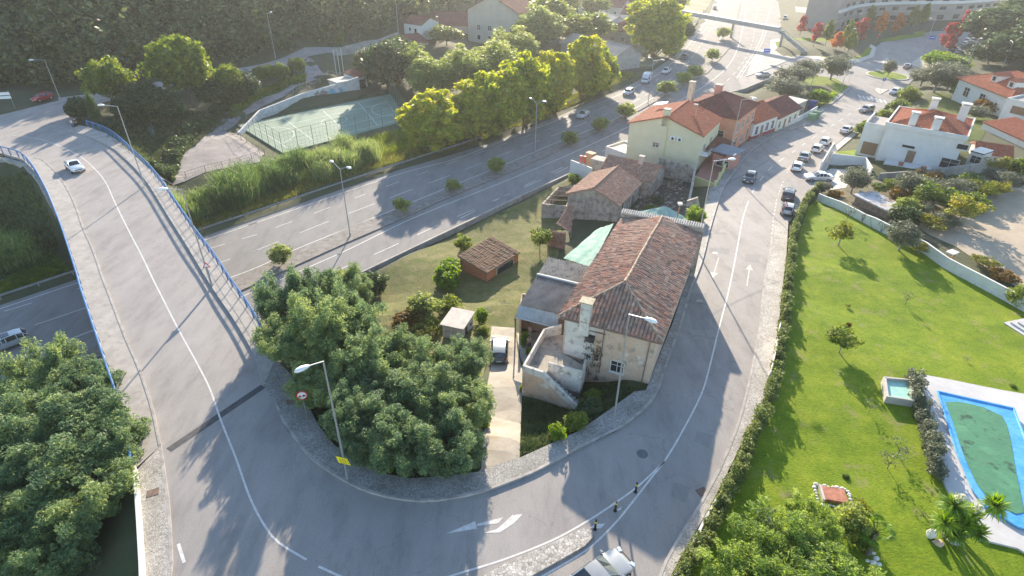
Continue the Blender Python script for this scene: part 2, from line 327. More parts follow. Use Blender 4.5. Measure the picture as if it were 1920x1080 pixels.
CTRL = [ # (px, py, z)
 (0,345,3.5),(0,400,1.5),(60,450,.8),(110,520,.1),(0,560,0),(-200,600,0),(-200,400,3),
 (330,440,0),(400,420,-.3),(500,370,-.3),(620,310,-.3),(700,290,0),(350,390,.3),(290,350,1.5),(400,330,1.4),(480,300,1.3),(330,300,2),(420,260,1.4),
 (524,300,1),(755,232,1),(722,183,1),(438,250,1),(600,230,1),(480,230,1.2),(600,180,1.3),(650,165,1.3),
 (700,560,.3),(900,450,0),(1000,400,0),(830,430,0),(880,560,.8),(940,600,2.0),(940,660,3.0),(930,760,4.6),(930,850,6.2),(1040,770,5.0),(1150,760,5.7),(1050,700,4.2),(1000,620,2.2),(760,650,1.5),(700,740,3),(640,700,3),(560,640,3),(560,700,5),(640,820,6.1),(800,870,6.3),(1010,520,1),(1180,340,1.4),(1240,300,1.5),(1230,370,1.8),(1280,370,2.6),(1180,290,1),(1290,300,2.3),(1350,250,2.0),(1090,350,.5),
 (620,560,.5),(520,600,1.5),(480,640,3.5),
 (100,800,1),(0,900,2),(200,950,3.5),(240,1000,4.5),(250,850,3),(100,1050,5),(-200,900,1),(200,760,.5),
 (1500,400,4.4),(1600,450,4.9),(1800,550,5.2),(1500,600,6),(1700,700,6.2),(1450,900,6.5),(1700,1000,6.5),(1900,900,6.3),(1900,600,5.5),(1560,520,5.4),(1500,760,6.3),(1400,1050,6.5),(1700,520,5.1),(1650,440,4.8),(2100,700,6),(2100,1000,6.4),
 (1600,340,3.9),(1700,400,4.4),(1850,430,5),(1900,350,4.5),(1700,310,3.6),(1560,300,3),(1950,450,5),(2200,450,5),
 (1600,270,2.5),(1750,280,3),(1850,240,3),(1880,150,2.5),(1790,160,2),(1700,180,1.4),(1740,140,.6),(1950,200,3),
 (1650,120,0),(1500,50,0),(1800,60,0),(1900,70,1),(1560,10,0),(1200,50,0),(1000,130,0),(900,150,.5),(1100,0,0),(1300,0,0),(1700,0,0),(1900,0,0),(1500,130,0),(1480,180,.4),(1200,100,0),(1050,190,0),(850,290,0),(780,250,.5),(1000,220,0),(1440,0,0),
 (-260,310,6.5),(0,260,6.5),(60,230,6.5),(0,200,6.8),(120,205,6.5),(240,190,6.3),(330,175,6.2),(420,150,6),(500,140,5.8),(560,125,5.6),(600,112,5.6),(700,88,5.6),(300,220,5),(400,200,4),(470,175,3.6),(250,250,4.5),(330,250,3),(210,240,5.6),(420,225,2.2),(540,165,4),(500,185,2.8),(600,150,4),(640,120,4.4),
 (760,80,4.5),(850,60,4),(900,80,2),(780,120,2),(960,40,2),(260,300,3),(300,270,2.6),(700,140,2),(680,165,1.4)]
CT = np.array([tuple(W(a, b, c)) for a, b, c in CTRL])
HILLF = [tuple(W(a, b, 6.3))[:2] for a, b in [(-900,330),(-300,245),(0,188),(120,190),(240,172),(330,150),(430,130),(520,112),(600,95),(735,66)]]
HILLF += [(HILLF[-1][0] + 15, HILLF[-1][1] + 30), (HILLF[-1][0] + 45, HILLF[-1][1] + 110), (HILLF[-1][0] + 60, HILLF[-1][1] + 300)]
HILLP = HILLF + [(-900, 900), (-900, 100)]
COURT = PW([(512,306),(765,236),(730,176),(424,246)], 1.0)
def ss(t): t = np.clip(t, 0, 1); return t * t * (3 - 2 * t)
def hraw(X, Y):
    X = np.asarray(X, float); Y = np.asarray(Y, float); sh = X.shape; X = X.ravel(); Y = Y.ravel()
    D = np.hypot(X[:, None] - CT[None, :, 0], Y[:, None] - CT[None, :, 1]) + 0.3
    # far control points count as wider apart
    Wt = 1.0 / D ** 3.2; Z = (Wt * CT[None, :, 2]).sum(1) / Wt.sum(1)
    for P, zf, bl in ((BR_DECK[:3] + BR_DECK[-3:], None, 0), (N_ROAD, lambda x, y: 6.5 + 0 * x, 5.0), (STREET, zstreet, 3.2), (ROUND, lambda x, y: 0 * x, 5), (COURT, lambda x, y: .9 + 0 * x, 2.5), (HWY, lambda x, y: 0 * x, 1.2)):
        if zf is None: continue
        d = dpoly(X, Y, P); ins = inpoly(X, Y, P); d = np.where(ins, 0, d)
        t = ss(1 - d / bl) if bl < 3 or P is not STREET else ss(1 - (d - 2.0).clip(0) / bl)
        Z = Z * (1 - t) + (zf(X, Y) - 0.10) * t
    ins = inpoly(X, Y, HILLP); d = dpoly(X, Y, HILLF, False)
    rise = np.where(ins, np.minimum(0.62 * d, 8 + 0.5 * d), 0); Z = Z + np.minimum(rise, 50)
    und = 0.12 * np.sin(X * .7 + 1.3 * np.sin(Y * .31)) * np.sin(Y * .53 + .9); Z = Z + np.where(ins, und * 8 * ss(d / 15), 0)
    return Z.reshape(sh)
gx = np.concatenate([np.arange(-900, -150, 15), np.arange(-150, -64, 3.0), np.arange(-64, 64, 1.0), np.arange(64, 150, 3.0), np.arange(150, 900, 15)])
gy = np.concatenate([np.arange(-80, 8, 8.0), np.arange(8, 100, 1.0), np.arange(100, 190, 2.0), np.arange(190, 320, 5), np.arange(320, 1500, 25)])
GX, GY = np.meshgrid(gx, gy); GZ = np.zeros_like(GX)
for i in range(0, len(gy), 20): GZ[i:i + 20] = hraw(GX[i:i + 20], GY[i:i + 20])
nx, ny = len(gx), len(gy)
def h(x, y):
    """height of the terrain mesh"""
    x = np.asarray(x, float); y = np.asarray(y, float)
    i = np.clip(np.searchsorted(gx, x) - 1, 0, nx - 2); j = np.clip(np.searchsorted(gy, y) - 1, 0, ny - 2)
    u = np.clip((x - gx[i]) / (gx[i + 1] - gx[i]), 0, 1); v = np.clip((y - gy[j]) / (gy[j + 1] - gy[j]), 0, 1)
    return GZ[j, i] * (1 - u) * (1 - v) + GZ[j, i + 1] * u * (1 - v) + GZ[j + 1, i] * (1 - u) * v + GZ[j + 1, i + 1] * u * v
idx = np.arange(nx * ny).reshape(ny, nx)
ter = mesh_np('terrain', np.stack([GX.ravel(), GY.ravel(), GZ.ravel()], 1), np.stack([idx[:-1, :-1].ravel(), idx[:-1, 1:].ravel(), idx[1:, 1:].ravel(), idx[1:, :-1].ravel()], 1), M_SOIL, smooth=True)
tag(ter, kind='structure')
def at(px, py):
    """point of the terrain under a pixel"""
    r = ray(px, py); t = 15.0; last = t; o = Vector((0, 0, CAMZ))
    while t < 1200:
        p = o + r * t
        if p.z <= float(h(p.x, p.y)): break
        last = t; t += max(0.8, t * 0.012)
    a, b = last, t
    for _ in range(18):
        m = (a + b) / 2; p = o + r * m
        if p.z <= float(h(p.x, p.y)): b = m
        else: a = m
    p = o + r * b; p.z = float(h(p.x, p.y)); return p
def AT(pts): return [at(a, b) for a, b in pts]
def patch(name, P, zf, eps, m, cell=2.0, skirt=0.0, par=None, st=True, dens=1.0):
    P = [Vector((p[0], p[1])) for p in P]; B = []
    for a, b in zip(P, P[1:] + P[:1]):
        n = max(1, int((b - a).length / (cell * dens)))
        B += [a.lerp(b, k / n) for k in range(n)]
    nb = len(B); xs = [p.x for p in B]; ys = [p.y for p in B]
    X, Y = np.meshgrid(np.arange(min(xs), max(xs), cell) + .37 * cell, np.arange(min(ys), max(ys), cell) + .41 * cell); X = X.ravel(); Y = Y.ravel()
    k = inpoly(X, Y, B) & (dpoly(X, Y, B) > cell * 0.4)
    V = B + [Vector((a, b)) for a, b in zip(X[k], Y[k])]
    r = geometry.delaunay_2d_cdt(V, [(i, (i + 1) % nb) for i in range(nb)], [], 1, 1e-5)
    vs, es, fs = r[0], r[1], r[2]
    cen = np.array([[sum(vs[i].x for i in f) / len(f), sum(vs[i].y for i in f) / len(f)] for f in fs])
    ok = inpoly(cen[:, 0], cen[:, 1], B)
    vx = np.array([v.x for v in vs]); vy = np.array([v.y for v in vs]); z = np.asarray(zf(vx, vy), float) + eps
    F2 = []
    for f, o in zip(fs, ok):
        if not o: continue
        a, b, c = [vs[i] for i in f[:3]]
        F2.append(list(f) if (b - a).cross(c - a) > 0 else list(f)[::-1])
    V3 = [(a, b, c) for a, b, c in zip(vx, vy, z)]
    if skirt:
        cnt = {}
        for f in F2:
            for a, b in zip(f, f[1:] + f[:1]): cnt[(a, b)] = 1
        low = {}
        for (a, b) in list(cnt):
            if (b, a) in cnt: continue
            for q in (a, b):
                if q not in low: low[q] = len(V3); V3.append((V3[q][0], V3[q][1], V3[q][2] - skirt))
            F2.append([b, a, low[a], low[b]])
    mb = MB(); mb.raw(V3, F2); o = mb.build(name, m, par)
    if st: tag(o, kind='structure')
    return o
BRP = BR_DECK
def surf(x, y):
    """top of whatever one drives or walks on"""
    x = np.asarray(x, float); y = np.asarray(y, float)
    return np.where(inpoly(x, y, BRP), 6.5, h(x, y) + 0.10)
z65 = lambda x, y: 6.5 + 0 * x
zero = lambda x, y: 0 * x
# ---------------------------------------------------------------- roads
patch('highway', HWY, zero, 0.0, M_HWY, 5)
patch('street', STREET, zstreet, 0.0, M_ASPH, 2)
patch('roundabout_road', ROUND, zero, 0.02, M_ASPH, 6)
patch('hillside_road', N_ROAD, z65, -0.03, M_ASPH2, 4)
NR0 = PW([(128,262),(140,225),(215,205),(300,185),(390,165),(470,150),(530,140),(552,128),(565,112),(640,100),(745,76),(742,68),(640,88),(560,102),(480,125),(420,140),(330,160),(175,200),(100,212)], 6.0)
patch('hillside_lane', NR0, h, 0.06, M_ASPH2, 3)
patch('sports_ground_ramp', AT([(565,118),(600,150),(570,165),(520,195),(480,215),(440,240),(410,265),(380,290),(350,335),(290,350),(285,325),(340,285),(400,235),(450,200),(500,178),(560,150)]), h, 0.07, mat('ramp_paving', (0.24, 0.22, 0.22), 0.8, 0.2, .5, bump=.01), 2)
patch('paved_yard', AT([(290,350),(286,342),(360,300),(415,262),(440,268),(490,302),(480,318),(380,340)]), h, 0.09, mat('yard_paving', (0.25, 0.225, 0.215), 0.85, 0.2, .3, bump=.01, extra=[((0.12, 0.12, 0.09), 1.2, 0.6, 0.8)]), 2)
# highway median
med = [W(*p) for p in [(480,520),(550,484),(655,435),(735,402),(830,360),(960,303),(1027,272),(1130,228),(1200,188),(1297,122),(1335,70),(1357,4),(1359,-25)]]
med2 = [W(*p) for p in [(1376,-25),(1372,4),(1357,77),(1317,126),(1185,204),(1060,271),(960,320),(830,378),(730,427),(650,464),(530,522),(480,547)]]
m0 = med[0] - (med[1] - med[0]).normalized() * 110; m1 = med2[-1] - (med2[-2] - med2[-1]).normalized() * 110
M_MED = mat('median_paving', (0.22, 0.205, 0.19), 0.9, 0.2, 1.2, bump=.02, extra=[((0.10, 0.095, 0.06), 1.0, 0.55, 0.72)])
MEDP = [m0] + med + med2 + [m1]
patch('highway_median', MEDP, zero, 0.16, M_MED, 4, skirt=0.2)
# bridge
br = empty('overpass_bridge', (0, 0, 0), 0, 'curved concrete road bridge with blue steel railings crossing the highway', 'bridge')
mb = MB(); mb.prism([tuple(p)[:2] for p in offs(BR_RR, -0.25)][:0] + [tuple(p[:2]) for p in BR_RR] + [tuple(p[:2]) for p in BR_RL[::-1]], 5.35, 6.40); mb.build('deck', M_CONC, br)
rd = [p for p in BR_KR] + BR_KL[::-1]
patch('bridge_road', rd, z65, 0.0, M_ASPH2, 3)
patch('bridge_sidewalk', BR_KR[1:] + BR_RR[::-1], z65, 0.16, M_BRSIDE, 2, skirt=0.25)
patch('bridge_sidewalk', BR_KL + BR_RL[::-1], z65, 0.16, M_BRSIDE, 2, skirt=0.25)
def kerbline(pts, zf, hgt=0.17, wd=0.16, side=1, name='kerb'):
    L = smooth_line(pts, 1.0); A = offs(L, 0); B = offs(L, wd * side); V = []; n = len(L)
    for a, b in zip(A, B):
        z = float(zf(a[0], a[1])); V += [(*a, z - .1), (*a, z + hgt), (*b, z + hgt), (*b, z - .1)]
    Fc = []
    for i in range(n - 1):
        k = 4 * i
        for q in ((0, 1, 5, 4), (1, 2, 6, 5), (2, 3, 7, 6)): Fc.append([k + t for t in q])
    return MB().raw(V, Fc)
kb = kerbline(BR_KR[1:], z65, .19, .18, 1); kb.raw(*[(m.v, m.f) for m in [kerbline(BR_KL, z65, .19, .18, -1)]][0]); tag(kb.build('bridge_kerb', M_KERB), kind='structure')
# expansion joint across the road
ja, jb = W(325, 862, 6.5), W(499, 737, 6.5)
jm = MB(); d = (jb - ja).normalized(); q = Vector((-d.y, d.x, 0)) * .32
jm.quad(ja - q + Vector((0, 0, .006)), jb - q + Vector((0, 0, .006)), jb + q + Vector((0, 0, .006)), ja + q + Vector((0, 0, .006))); tag(jm.build('bridge_joint', mat('joint_rubber', (0.07, 0.07, 0.075), .8, .3, 2)), kind='structure')
# abutments and wing walls
ab = MB(); ab.wall([tuple(p[:2]) for p in PW([(-80,322),(0,322),(37,331),(62,354),(87,395)], 6.4)], -1.0, 6.35, .5); ab.build('abutment', M_CONC, br)
ab = MB(); ab.wall([tuple(W(87,395,6.4))[:2], tuple(W(246,313,6.4))[:2]], -1, 5.34, .8); ab.build('abutment', M_CONC, br)
ab = MB(); ab.wall([tuple(W(246,313,6.4))[:2], tuple(W(192,275,6.4))[:2], tuple(W(158,264,6.4))[:2]], -1, 6.35, .5); ab.build('abutment', M_CONC, br)
ab = MB(); ab.wall([tuple(W(266,905,6.4))[:2], tuple(W(505,660,6.4))[:2]], 0, 5.34, 1.0); ab.build('abutment', M_CONC, br)
A = W(192, 600, 5); B = W(430, 565, 5)
for t in (.12, .5, .88):
    p = A.lerp(B, t); MB().tube((p.x, p.y - 1.5, -.2), (p.x, p.y - 1.5, 5.36), .55, n=14).build('pier', M_CONC, br)
def railing(name, pts, par, z0=6.66, hh=1.15, post=1.9, mt=M_BLUE, mesh=True):
    L = smooth_line([Vector((p[0], p[1], 0)) for p in pts], .95); m = MB()
    rr = [(p.x, p.y, z0 + hh) for p in L]; m.path(rr, .085, 6)
    for hz_ in (.12, .62): m.path([(p.x, p.y, z0 + hz_) for p in L], .016, 4)
    for p in L[::2]: m.box((p.x, p.y, z0 + hh / 2 - .1), (.11, .11, hh + .2))
    for a, b in zip(L[:-1], L[1:]):
        for k in range(1, 4):
            q = a.lerp(b, k / 4); m.box((q.x, q.y, z0 + .55), (.012, .012, .9))
    return m.build(name, mt, par)
rl = offs(BR_RR, .0); railing('railing', BR_RR[1:], br); railing('railing', BR_RL, br)
# sidewalks of the street
CW_IN = PS([(1586,143),(1540,180),(1502,205),(1470,218),(1440,232),(1415,245),(1385,262),(1362,290),(1345,305),(1325,345),(1300,420)]) + [Vector(p) for p in []]
def KP(a, b): return [k for k, (x, y) in zip(KW, KERB_W) if a <= KERB_W.index((x, y)) <= b]
SW1 = KW[0:26] + PS([(1325,345),(1309,415),(1306,445),(1296,490),(1262,600),(1240,660),(1216,727),(1195,730),(1147,767),(1092,807),(982,861),(960,867),(905,889),(855,897),(780,905),(730,897),(675,875),(635,845),(605,810),(580,765),(550,715),(521,688)])
patch('cobbled_sidewalk', SW1, zstreet, 0.16, M_COB, 1.4, skirt=.3)
SW2 = KW[25:] + PS([(1586,140),(1540,178),(1502,207),(1470,218),(1440,232),(1415,243),(1385,258),(1362,288),(1325,345)])
patch('cobbled_sidewalk', SW2, zstreet, 0.16, M_COB, 2, skirt=.3)
kb = kerbline(KW[1:], zstreet, .185, .2, 1); tag(kb.build('kerb', M_KERB), kind='structure')
SE1 = [KE[i] for i in range(0, 5)] + PS([(272,1240),(284,1079),(278,1010),(270,930),(266,900)])
patch('cobbled_sidewalk', SE1, zstreet, .16, M_COBP, 1.5, skirt=.3)
SE2 = PS([(1200,1160),(1247,1079),(1260,1045),(1292,985),(1322,935),(1360,860),(1390,780),(1400,738),(1411,687),(1425,600),(1430,527),(1440,463),(1447,403),(1474,400),(1472,465),(1466,530),(1461,600),(1452,690),(1436,742),(1412,790),(1385,850),(1345,935),(1318,985),(1285,1045),(1270,1079),(1225,1160)])
patch('pale_sidewalk', SE2, zstreet, .15, M_COBP, 1.5, skirt=.3)
kb = kerbline(PS(KERB_E[8:20]), zstreet, .17, .18, -1); kb2 = kerbline(PS(KERB_E[:4]), zstreet, .17, .18, -1); kb.raw(kb2.v, kb2.f); tag(kb.build('kerb', M_KERB), kind='structure')
ISL = PS([(1110,987),(1122,994),(1126,1003),(1110,1022),(1010,1082),(960,1120),(900,1150),(880,1110),(960,1060),(1060,1012)])
patch('cobbled_island', ISL, zstreet, .15, cobble('island_paving', (0.3, .28, .26), (.62, .58, .54), 5), 1.2, skirt=.3)
# ---------------------------------------------------------------- markings
MK = MB()
def line(px, wd=.13, zf=zstreet, dash=None, z=None, eps=.008, sm=True):
    P = PW(px, z) if z is not None else [fix(a, b, zf) for a, b in px]
    L = smooth_line(P, .7) if sm else P
    D = [0]
    for a, b in zip(L[:-1], L[1:]): D.append(D[-1] + (b - a).length)
    A, B = offs(L, wd / 2), offs(L, -wd / 2)
    for i in range(len(L) - 1):
        if dash and (D[i] % (dash[0] + dash[1])) > dash[0]: continue
        q = []
        for p in (A[i], B[i], B[i + 1], A[i + 1]):
            q.append((p[0], p[1], (z if z is not None else float(zf(p[0], p[1]))) + eps))
        MK.quad(*q)
def shape(px, zf=zstreet, eps=.009):
    P = [fix(a, b, zf) for a, b in px]; A = sum(P[i].x * P[(i + 1) % len(P)].y - P[(i + 1) % len(P)].x * P[i].y for i in range(len(P)))
    if A < 0: P = P[::-1]
    MK.quad(*[(p.x, p.y, p.z + eps) for p in P])
# bridge centre line and street lines
line([(17,281),(63,285),(103,297),(142,315),(170,337),(192,362),(212,402),(240,455),(265,500),(285,539),(300,567),(337,635),(375,700),(400,747),(422,805),(450,870),(480,947),(510,1000),(537,1030),(589,1060)], .14, z=6.5)
line([(612,1072),(640,1084),(680,1100)], .15, z=6.5); line([(348,1037),(353,1052),(360,1072)], .2, z=6.5)
line([(800,1105),(872,1079),(960,1049),(1050,1010),(1115,972),(1172,932),(1210,902),(1255,857)], .13)
line([(1030,1080),(1110,1030),(1160,982),(1197,935),(1230,890),(1255,857)], .13)
line([(1255,857),(1282,809),(1320,730),(1335,675),(1350,605),(1365,540),(1375,485),(1388,403),(1395,375)], .13)
line([(1395,375),(1410,340),(1440,300),(1480,270),(1520,240),(1560,213),(1600,185)], .13, dash=(2.5, 4))
line([(1446,396),(1450,373),(1453,355),(1470,308),(1480,290)], .12, dash=(.6, .9)); line([(1441,470),(1444,430),(1446,400)], .12, dash=(.5, 1))
shape([(1130,978),(1147,977),(1139,986),(1117,986)]); shape([(1168,950),(1178,944),(1174,951),(1168,952)])
# arrows
shape([(849,1004),(903,979),(907,993)]); shape([(907,984),(956,970),(946,982),(907,988)]); shape([(972,966),(992,963),(976,981),(950,999),(918,1001),(944,993),(960,978)])
def arrow(tip, tail, wpx, head):
    t, e = fix(*tip, zstreet), fix(*tail, zstreet); d = (t - e); L = d.length; d.normalize(); n = Vector((-d.y, d.x, 0)); z = Vector((0, 0, .01))
    b = t - d * head; P = [e - n * .07, e + n * .07, b + n * .07, b - n * .07]
    for p in P: p.z = float(zstreet(p.x, p.y))
    MK.quad(*[p + z for p in P[::-1]][::1])
    P = [b - n * wpx, b + n * wpx, t.copy()]
    for p in P: p.z = float(zstreet(p.x, p.y))
    MK.quad(*[p + z for p in P[::-1]])
tag(MK.build('road_markings', M_PAINT), kind='structure'); MK = MB()
arrow((1335,512), (1346,472), .42, 1.6); arrow((1405,483), (1400,524), .42, 1.6)
tag(MK.build('worn_arrows', mat('worn_paint', (.42,.41,.38), .75, .15, 3)), kind='structure'); MK = MB()
# highway lines
def xt(P, L):
    a, b = W(*P[0]), W(*P[1]); d = (a - b).normalized(); q = proj(*(a + d * L)); return [q] + P
line(xt([(382,466),(480,430),(735,335),(850,300),(960,254),(1050,217),(1188,153),(1255,103),(1300,45),(1330,0)], 85), .16, z=0)
line(xt([(370,489),(480,452),(692,367),(830,312),(960,262),(1060,224),(1195,160),(1262,105),(1308,45),(1338,0)], 85), .13, z=0, dash=(2.8, 4.2))
line(xt([(350,530),(480,482),(600,430),(732,375),(850,327),(960,280),(1080,230),(1200,172),(1272,115),(1316,50),(1345,0)], 85), .13, z=0, dash=(5, 3.5))
line(xt([(300,590),(480,515),(550,480),(735,399),(830,357),(960,300),(1027,269),(1130,225),(1200,185),(1297,119),(1335,67),(1357,0)], 85), .16, z=0)
line([(W_ := None) or p for p in xt([(520,539),(640,482),(755,422),(830,388),(960,332),(1080,277),(1200,215),(1325,140),(1370,80),(1385,0)], 85)], .16, z=0)
line([(600,530),(684,492),(772,449),(830,420),(900,387),(1000,340),(1100,290),(1220,230),(1340,152),(1392,85),(1402,30),(1404,0)], .13, z=0, dash=(4, 4))
line([(860,412),(955,360),(1060,305)], .13, z=0, dash=(3, 5))
line([(735,488),(880,415),(960,373),(1060,322)], .14, z=0)
line([(1370,135),(1407,75),(1422,32),(1430,0)], .18, z=0); line([(1376,135),(1412,75),(1428,32)], .14, z=0)
for k in range(7):
    a = 130 - k * 9; line([(1371 + k * 5.2, a), (1377 + k * 5.2, a + 2)], .4, z=0, sm=False)
for k in range(7):
    x0 = 1597 + k * 8; shape([(x0, 160 + k * 1.4), (x0 + 4, 160 + k * 1.4), (x0 + 9, 166 + k * 1.4), (x0 + 4.5, 166 + k * 1.4)], zf=zero if 0 else zstreet, eps=.03)
tag(MK.build('road_markings', M_PAINT), kind='structure')
# patches of newer asphalt and covers
pm = MB()
def flat(px, mb, eps=.005):
    P = [fix(a, b, zstreet) for a, b in px]; A = sum(P[i].x * P[(i + 1) % len(P)].y - P[(i + 1) % len(P)].x * P[i].y for i in range(len(P)))
    if A < 0: P = P[::-1]
    mb.quad(*[(p.x, p.y, float(zstreet(p.x, p.y)) + eps) for p in P])
flat([(1396,464),(1424,465),(1421,480),(1395,478)], pm); flat([(1329,454),(1366,455),(1364,466),(1328,463)], pm); flat([(1287,540),(1325,540),(1333,609),(1300,609)], pm)
flat([(1343,400),(1362,408),(1359,430),(1336,428)], pm); flat([(1314,798),(1345,806),(1337,830),(1310,818)], pm); flat([(1275,895),(1305,905),(1297,935),(1268,922)], pm)
tag(pm.build('asphalt_repair', asphalt('repair_asphalt', (0.265, 0.255, 0.248), (0.23, 0.223, 0.217))), kind='structure')
def disc(c, r, mb, n=18, hh=.012):
    p = fix(*c, zstreet); P = [(p.x + r * math.cos(a * 2 * math.pi / n), p.y + r * math.sin(a * 2 * math.pi / n)) for a in range(n)]; z = float(zstreet(p.x, p.y)); mb.prism(P, z - .05, z + hh)
for c, r, mm, lb in (((1213,844),.42,mat('iron_cover',(0.10,.105,.115),.6,.3,3),'dark round manhole cover in the middle of the bend'), ((1339,464),.34,M_PAINT,'white painted round cover beside the downhill arrow'), ((1312,555),.34,mat('old_cover',(.33,.33,.32),.7,.1,2),'pale round cover beside the long house shadow edge')):
    m = MB(); disc(c, r, m); m2 = m.build('manhole_cover', mm); tag(m2, lb, 'manhole cover')
for c, lb in (((1327,912),'rusty square drain grate at the bend kerb'), ((299,945),'brown square cover in the pale cobbled sidewalk'),((553,767),'dark square cover in the shaded cobbled sidewalk')):
    p = fix(*c, zstreet); m = MB(); m.box((p.x, p.y, 6.5 + (.005 if c[0] == 1327 else .17)), (.75, .6, .03), .4); tag(m.build('square_cover', mat('rusty_iron', (.16, .11, .085), .8, .3, 3)), lb, 'drain cover')
# ---------------------------------------------------------------- foliage
def leaves(cent, rad, n, size, rng, up=0.35, asp=0.5, flat=1.0):
    """n leaf faces in each clump: cent (k,3), rad (k,), returns verts, faces"""
    k = len(cent); c = np.repeat(cent, n, 0); r = np.repeat(rad, n)
    d = rng.normal(size=(k * n, 3)); d /= np.linalg.norm(d, axis=1)[:, None]
    rr = r * rng.uniform(0.35, 1.0, k * n) ** 0.5; off = d * rr[:, None]; off[:, 2] *= flat
    p = c + off
    a = rng.normal(size=(k * n, 3)); a[:, 2] *= 0.6; a /= np.linalg.norm(a, axis=1)[:, None]
    nrm = d * 0.6 + rng.normal(size=(k * n, 3)) * 0.6 + np.array([0, 0, up]); 
    b = np.cross(nrm, a); b /= (np.linalg.norm(b, axis=1)[:, None] + 1e-9)
    s = size * rng.uniform(0.6, 1.35, k * n)[:, None]
    V = np.stack([p - a * s, p + b * s * asp, p + a * s, p - b * s * asp], 1).reshape(-1, 3)
    return V
def quads(V): return np.arange(len(V)).reshape(-1, 4)
def blades(pos, hgt, wd, rng, lean=0.25):
    n = len(pos); ang = rng.uniform(0, 2 * math.pi, n); dx = np.stack([np.cos(ang), np.sin(ang), 0 * ang], 1) * np.reshape(wd, (-1, 1))
    l = rng.normal(size=(n, 3)) * lean; l[:, 2] = 1; tip = pos + l * np.reshape(hgt, (-1, 1)); mid = pos + l * np.reshape(hgt, (-1, 1)) * 0.5 * np.array([0.6, 0.6, 1])
    return np.stack([pos - dx * .5, pos + dx * .5, tip + dx * .12, tip - dx * .12], 1).reshape(-1, 3)
M_BARK = mat('bark', (0.13, 0.105, 0.085), 0.9, 0.3, 3)
M_BARKP = mat('pale_bark', (0.28, 0.25, 0.21), 0.9, 0.3, 3)
LM = dict(
 acacia=leafmat('acacia_leaves', (0.055, 0.105, 0.062), (0.155, 0.235, 0.115), 0.4, (0.28, 0.34, 0.12)),
 plane=leafmat('plane_leaves', (0.11, 0.175, 0.025), (0.25, 0.31, 0.045), 0.55, (0.42, 0.41, 0.06)),
 green=leafmat('green_leaves', (0.05, 0.10, 0.02), (0.12, 0.18, 0.035), 0.45, (0.22, 0.26, 0.04)),
 dark=leafmat('dark_leaves', (0.024, 0.05, 0.02), (0.055, 0.095, 0.035), 0.3, (0.09, 0.13, 0.045)),
 mimosa=leafmat('mimosa_leaves', (0.10, 0.17, 0.04), (0.22, 0.31, 0.07), 0.45, (0.34, 0.42, 0.12)),
 bright=leafmat('bright_leaves', (0.05, 0.12, 0.012), (0.12, 0.22, 0.02), 0.5, (0.20, 0.28, 0.03)),
 lemon=leafmat('autumn_yellow_leaves', (0.09, 0.13, 0.02), (0.18, 0.205, 0.035), 0.48, (0.28, 0.25, 0.05)),
 verge=leafmat('verge_grass', (0.08, 0.12, 0.02), (0.15, 0.18, 0.035), 0.4, (0.26, 0.24, 0.08)),
 bracken=leafmat('bracken', (0.04, 0.038, 0.02), (0.085, 0.07, 0.035), 0.2, (0.14, 0.11, 0.06)),
 willow=leafmat('willow_leaves', (0.10, 0.15, 0.045), (0.21, 0.265, 0.08), 0.5, (0.31, 0.35, 0.11)),
 olive=leafmat('olive_leaves', (0.07, 0.085, 0.055), (0.14, 0.16, 0.11), 0.3),
 red=leafmat('red_leaves', (0.20, 0.04, 0.03), (0.36, 0.08, 0.06), 0.4, (0.45, 0.16, 0.09)),
 orange=leafmat('orange_leaves', (0.25, 0.09, 0.02), (0.50, 0.20, 0.03), 0.45, (0.60, 0.30, 0.05)),
 hedge=leafmat('hedge_leaves', (0.06, 0.095, 0.03), (0.15, 0.195, 0.065), 0.38, (0.21, 0.24, 0.09)),
 scrub=leafmat('scrub_leaves', (0.022, 0.045, 0.018), (0.075, 0.11, 0.042), 0.3, (0.17, 0.19, 0.075)),
 reed=leafmat('reed_leaves', (0.035, 0.085, 0.03), (0.13, 0.21, 0.07), 0.42, (0.30, 0.34, 0.14)),
 rust=leafmat('rusty_leaves', (0.09, 0.07, 0.02), (0.20, 0.13, 0.03), 0.4, (0.30, 0.20, 0.04)),
 yucca=leafmat('yucca_leaves', (0.08, 0.17, 0.025), (0.18, 0.30, 0.04), 0.42, (0.3, 0.40, 0.07)))
def crown_pts(rng, n, shape):
    d = rng.normal(size=(n, 3)); d /= np.linalg.norm(d, axis=1)[:, None]
    r = rng.uniform(0.25, 1.0, n) ** 0.45
    p = d * r[:, None] * rng.uniform(.88, 1.12, (n, 1))
    if shape == 'plume':
        nl = 34; L = rng.normal(size=(nl, 3)); L /= np.linalg.norm(L, axis=1)[:, None]; L[:, 2] = L[:, 2] * .75 + .12; L *= rng.uniform(.62, .92, nl)[:, None]
        k = rng.integers(0, nl, n); t = rng.uniform(0, 1, n); ax = L * np.array([.38, .38, .2]) + np.array([0, 0, .34]); ax *= rng.uniform(.75, 1.3, nl)[:, None]
        p = L[k] * .86 + ax[k] * t[:, None] + rng.normal(size=(n, 3)) * (.15 * (1.05 - t))[:, None]; q = rng.random(n) < .22; p[q] = (d * r[:, None] * .72)[q]; return p
    if shape == 'cone': p[:, :2] *= (1.0 - 0.42 * (p[:, 2:3] + 0.2)).clip(.3, 1.25)
    if shape == 'dome': p[:, 2] = np.where(p[:, 2] < 0, p[:, 2] * .55, p[:, 2])
    if shape == 'flame': p[:, :2] *= (0.9 - 0.6 * p[:, 2:3]).clip(.15, 1.2)
    if shape == 'lobed':
        L = rng.normal(size=(7, 3)); L /= np.linalg.norm(L, axis=1)[:, None]; L[:, 2] = np.abs(L[:, 2]) * .8
        m = (d @ L.T).max(1); p *= (0.62 + 0.45 * m)[:, None]
    return p
PROTO = {}
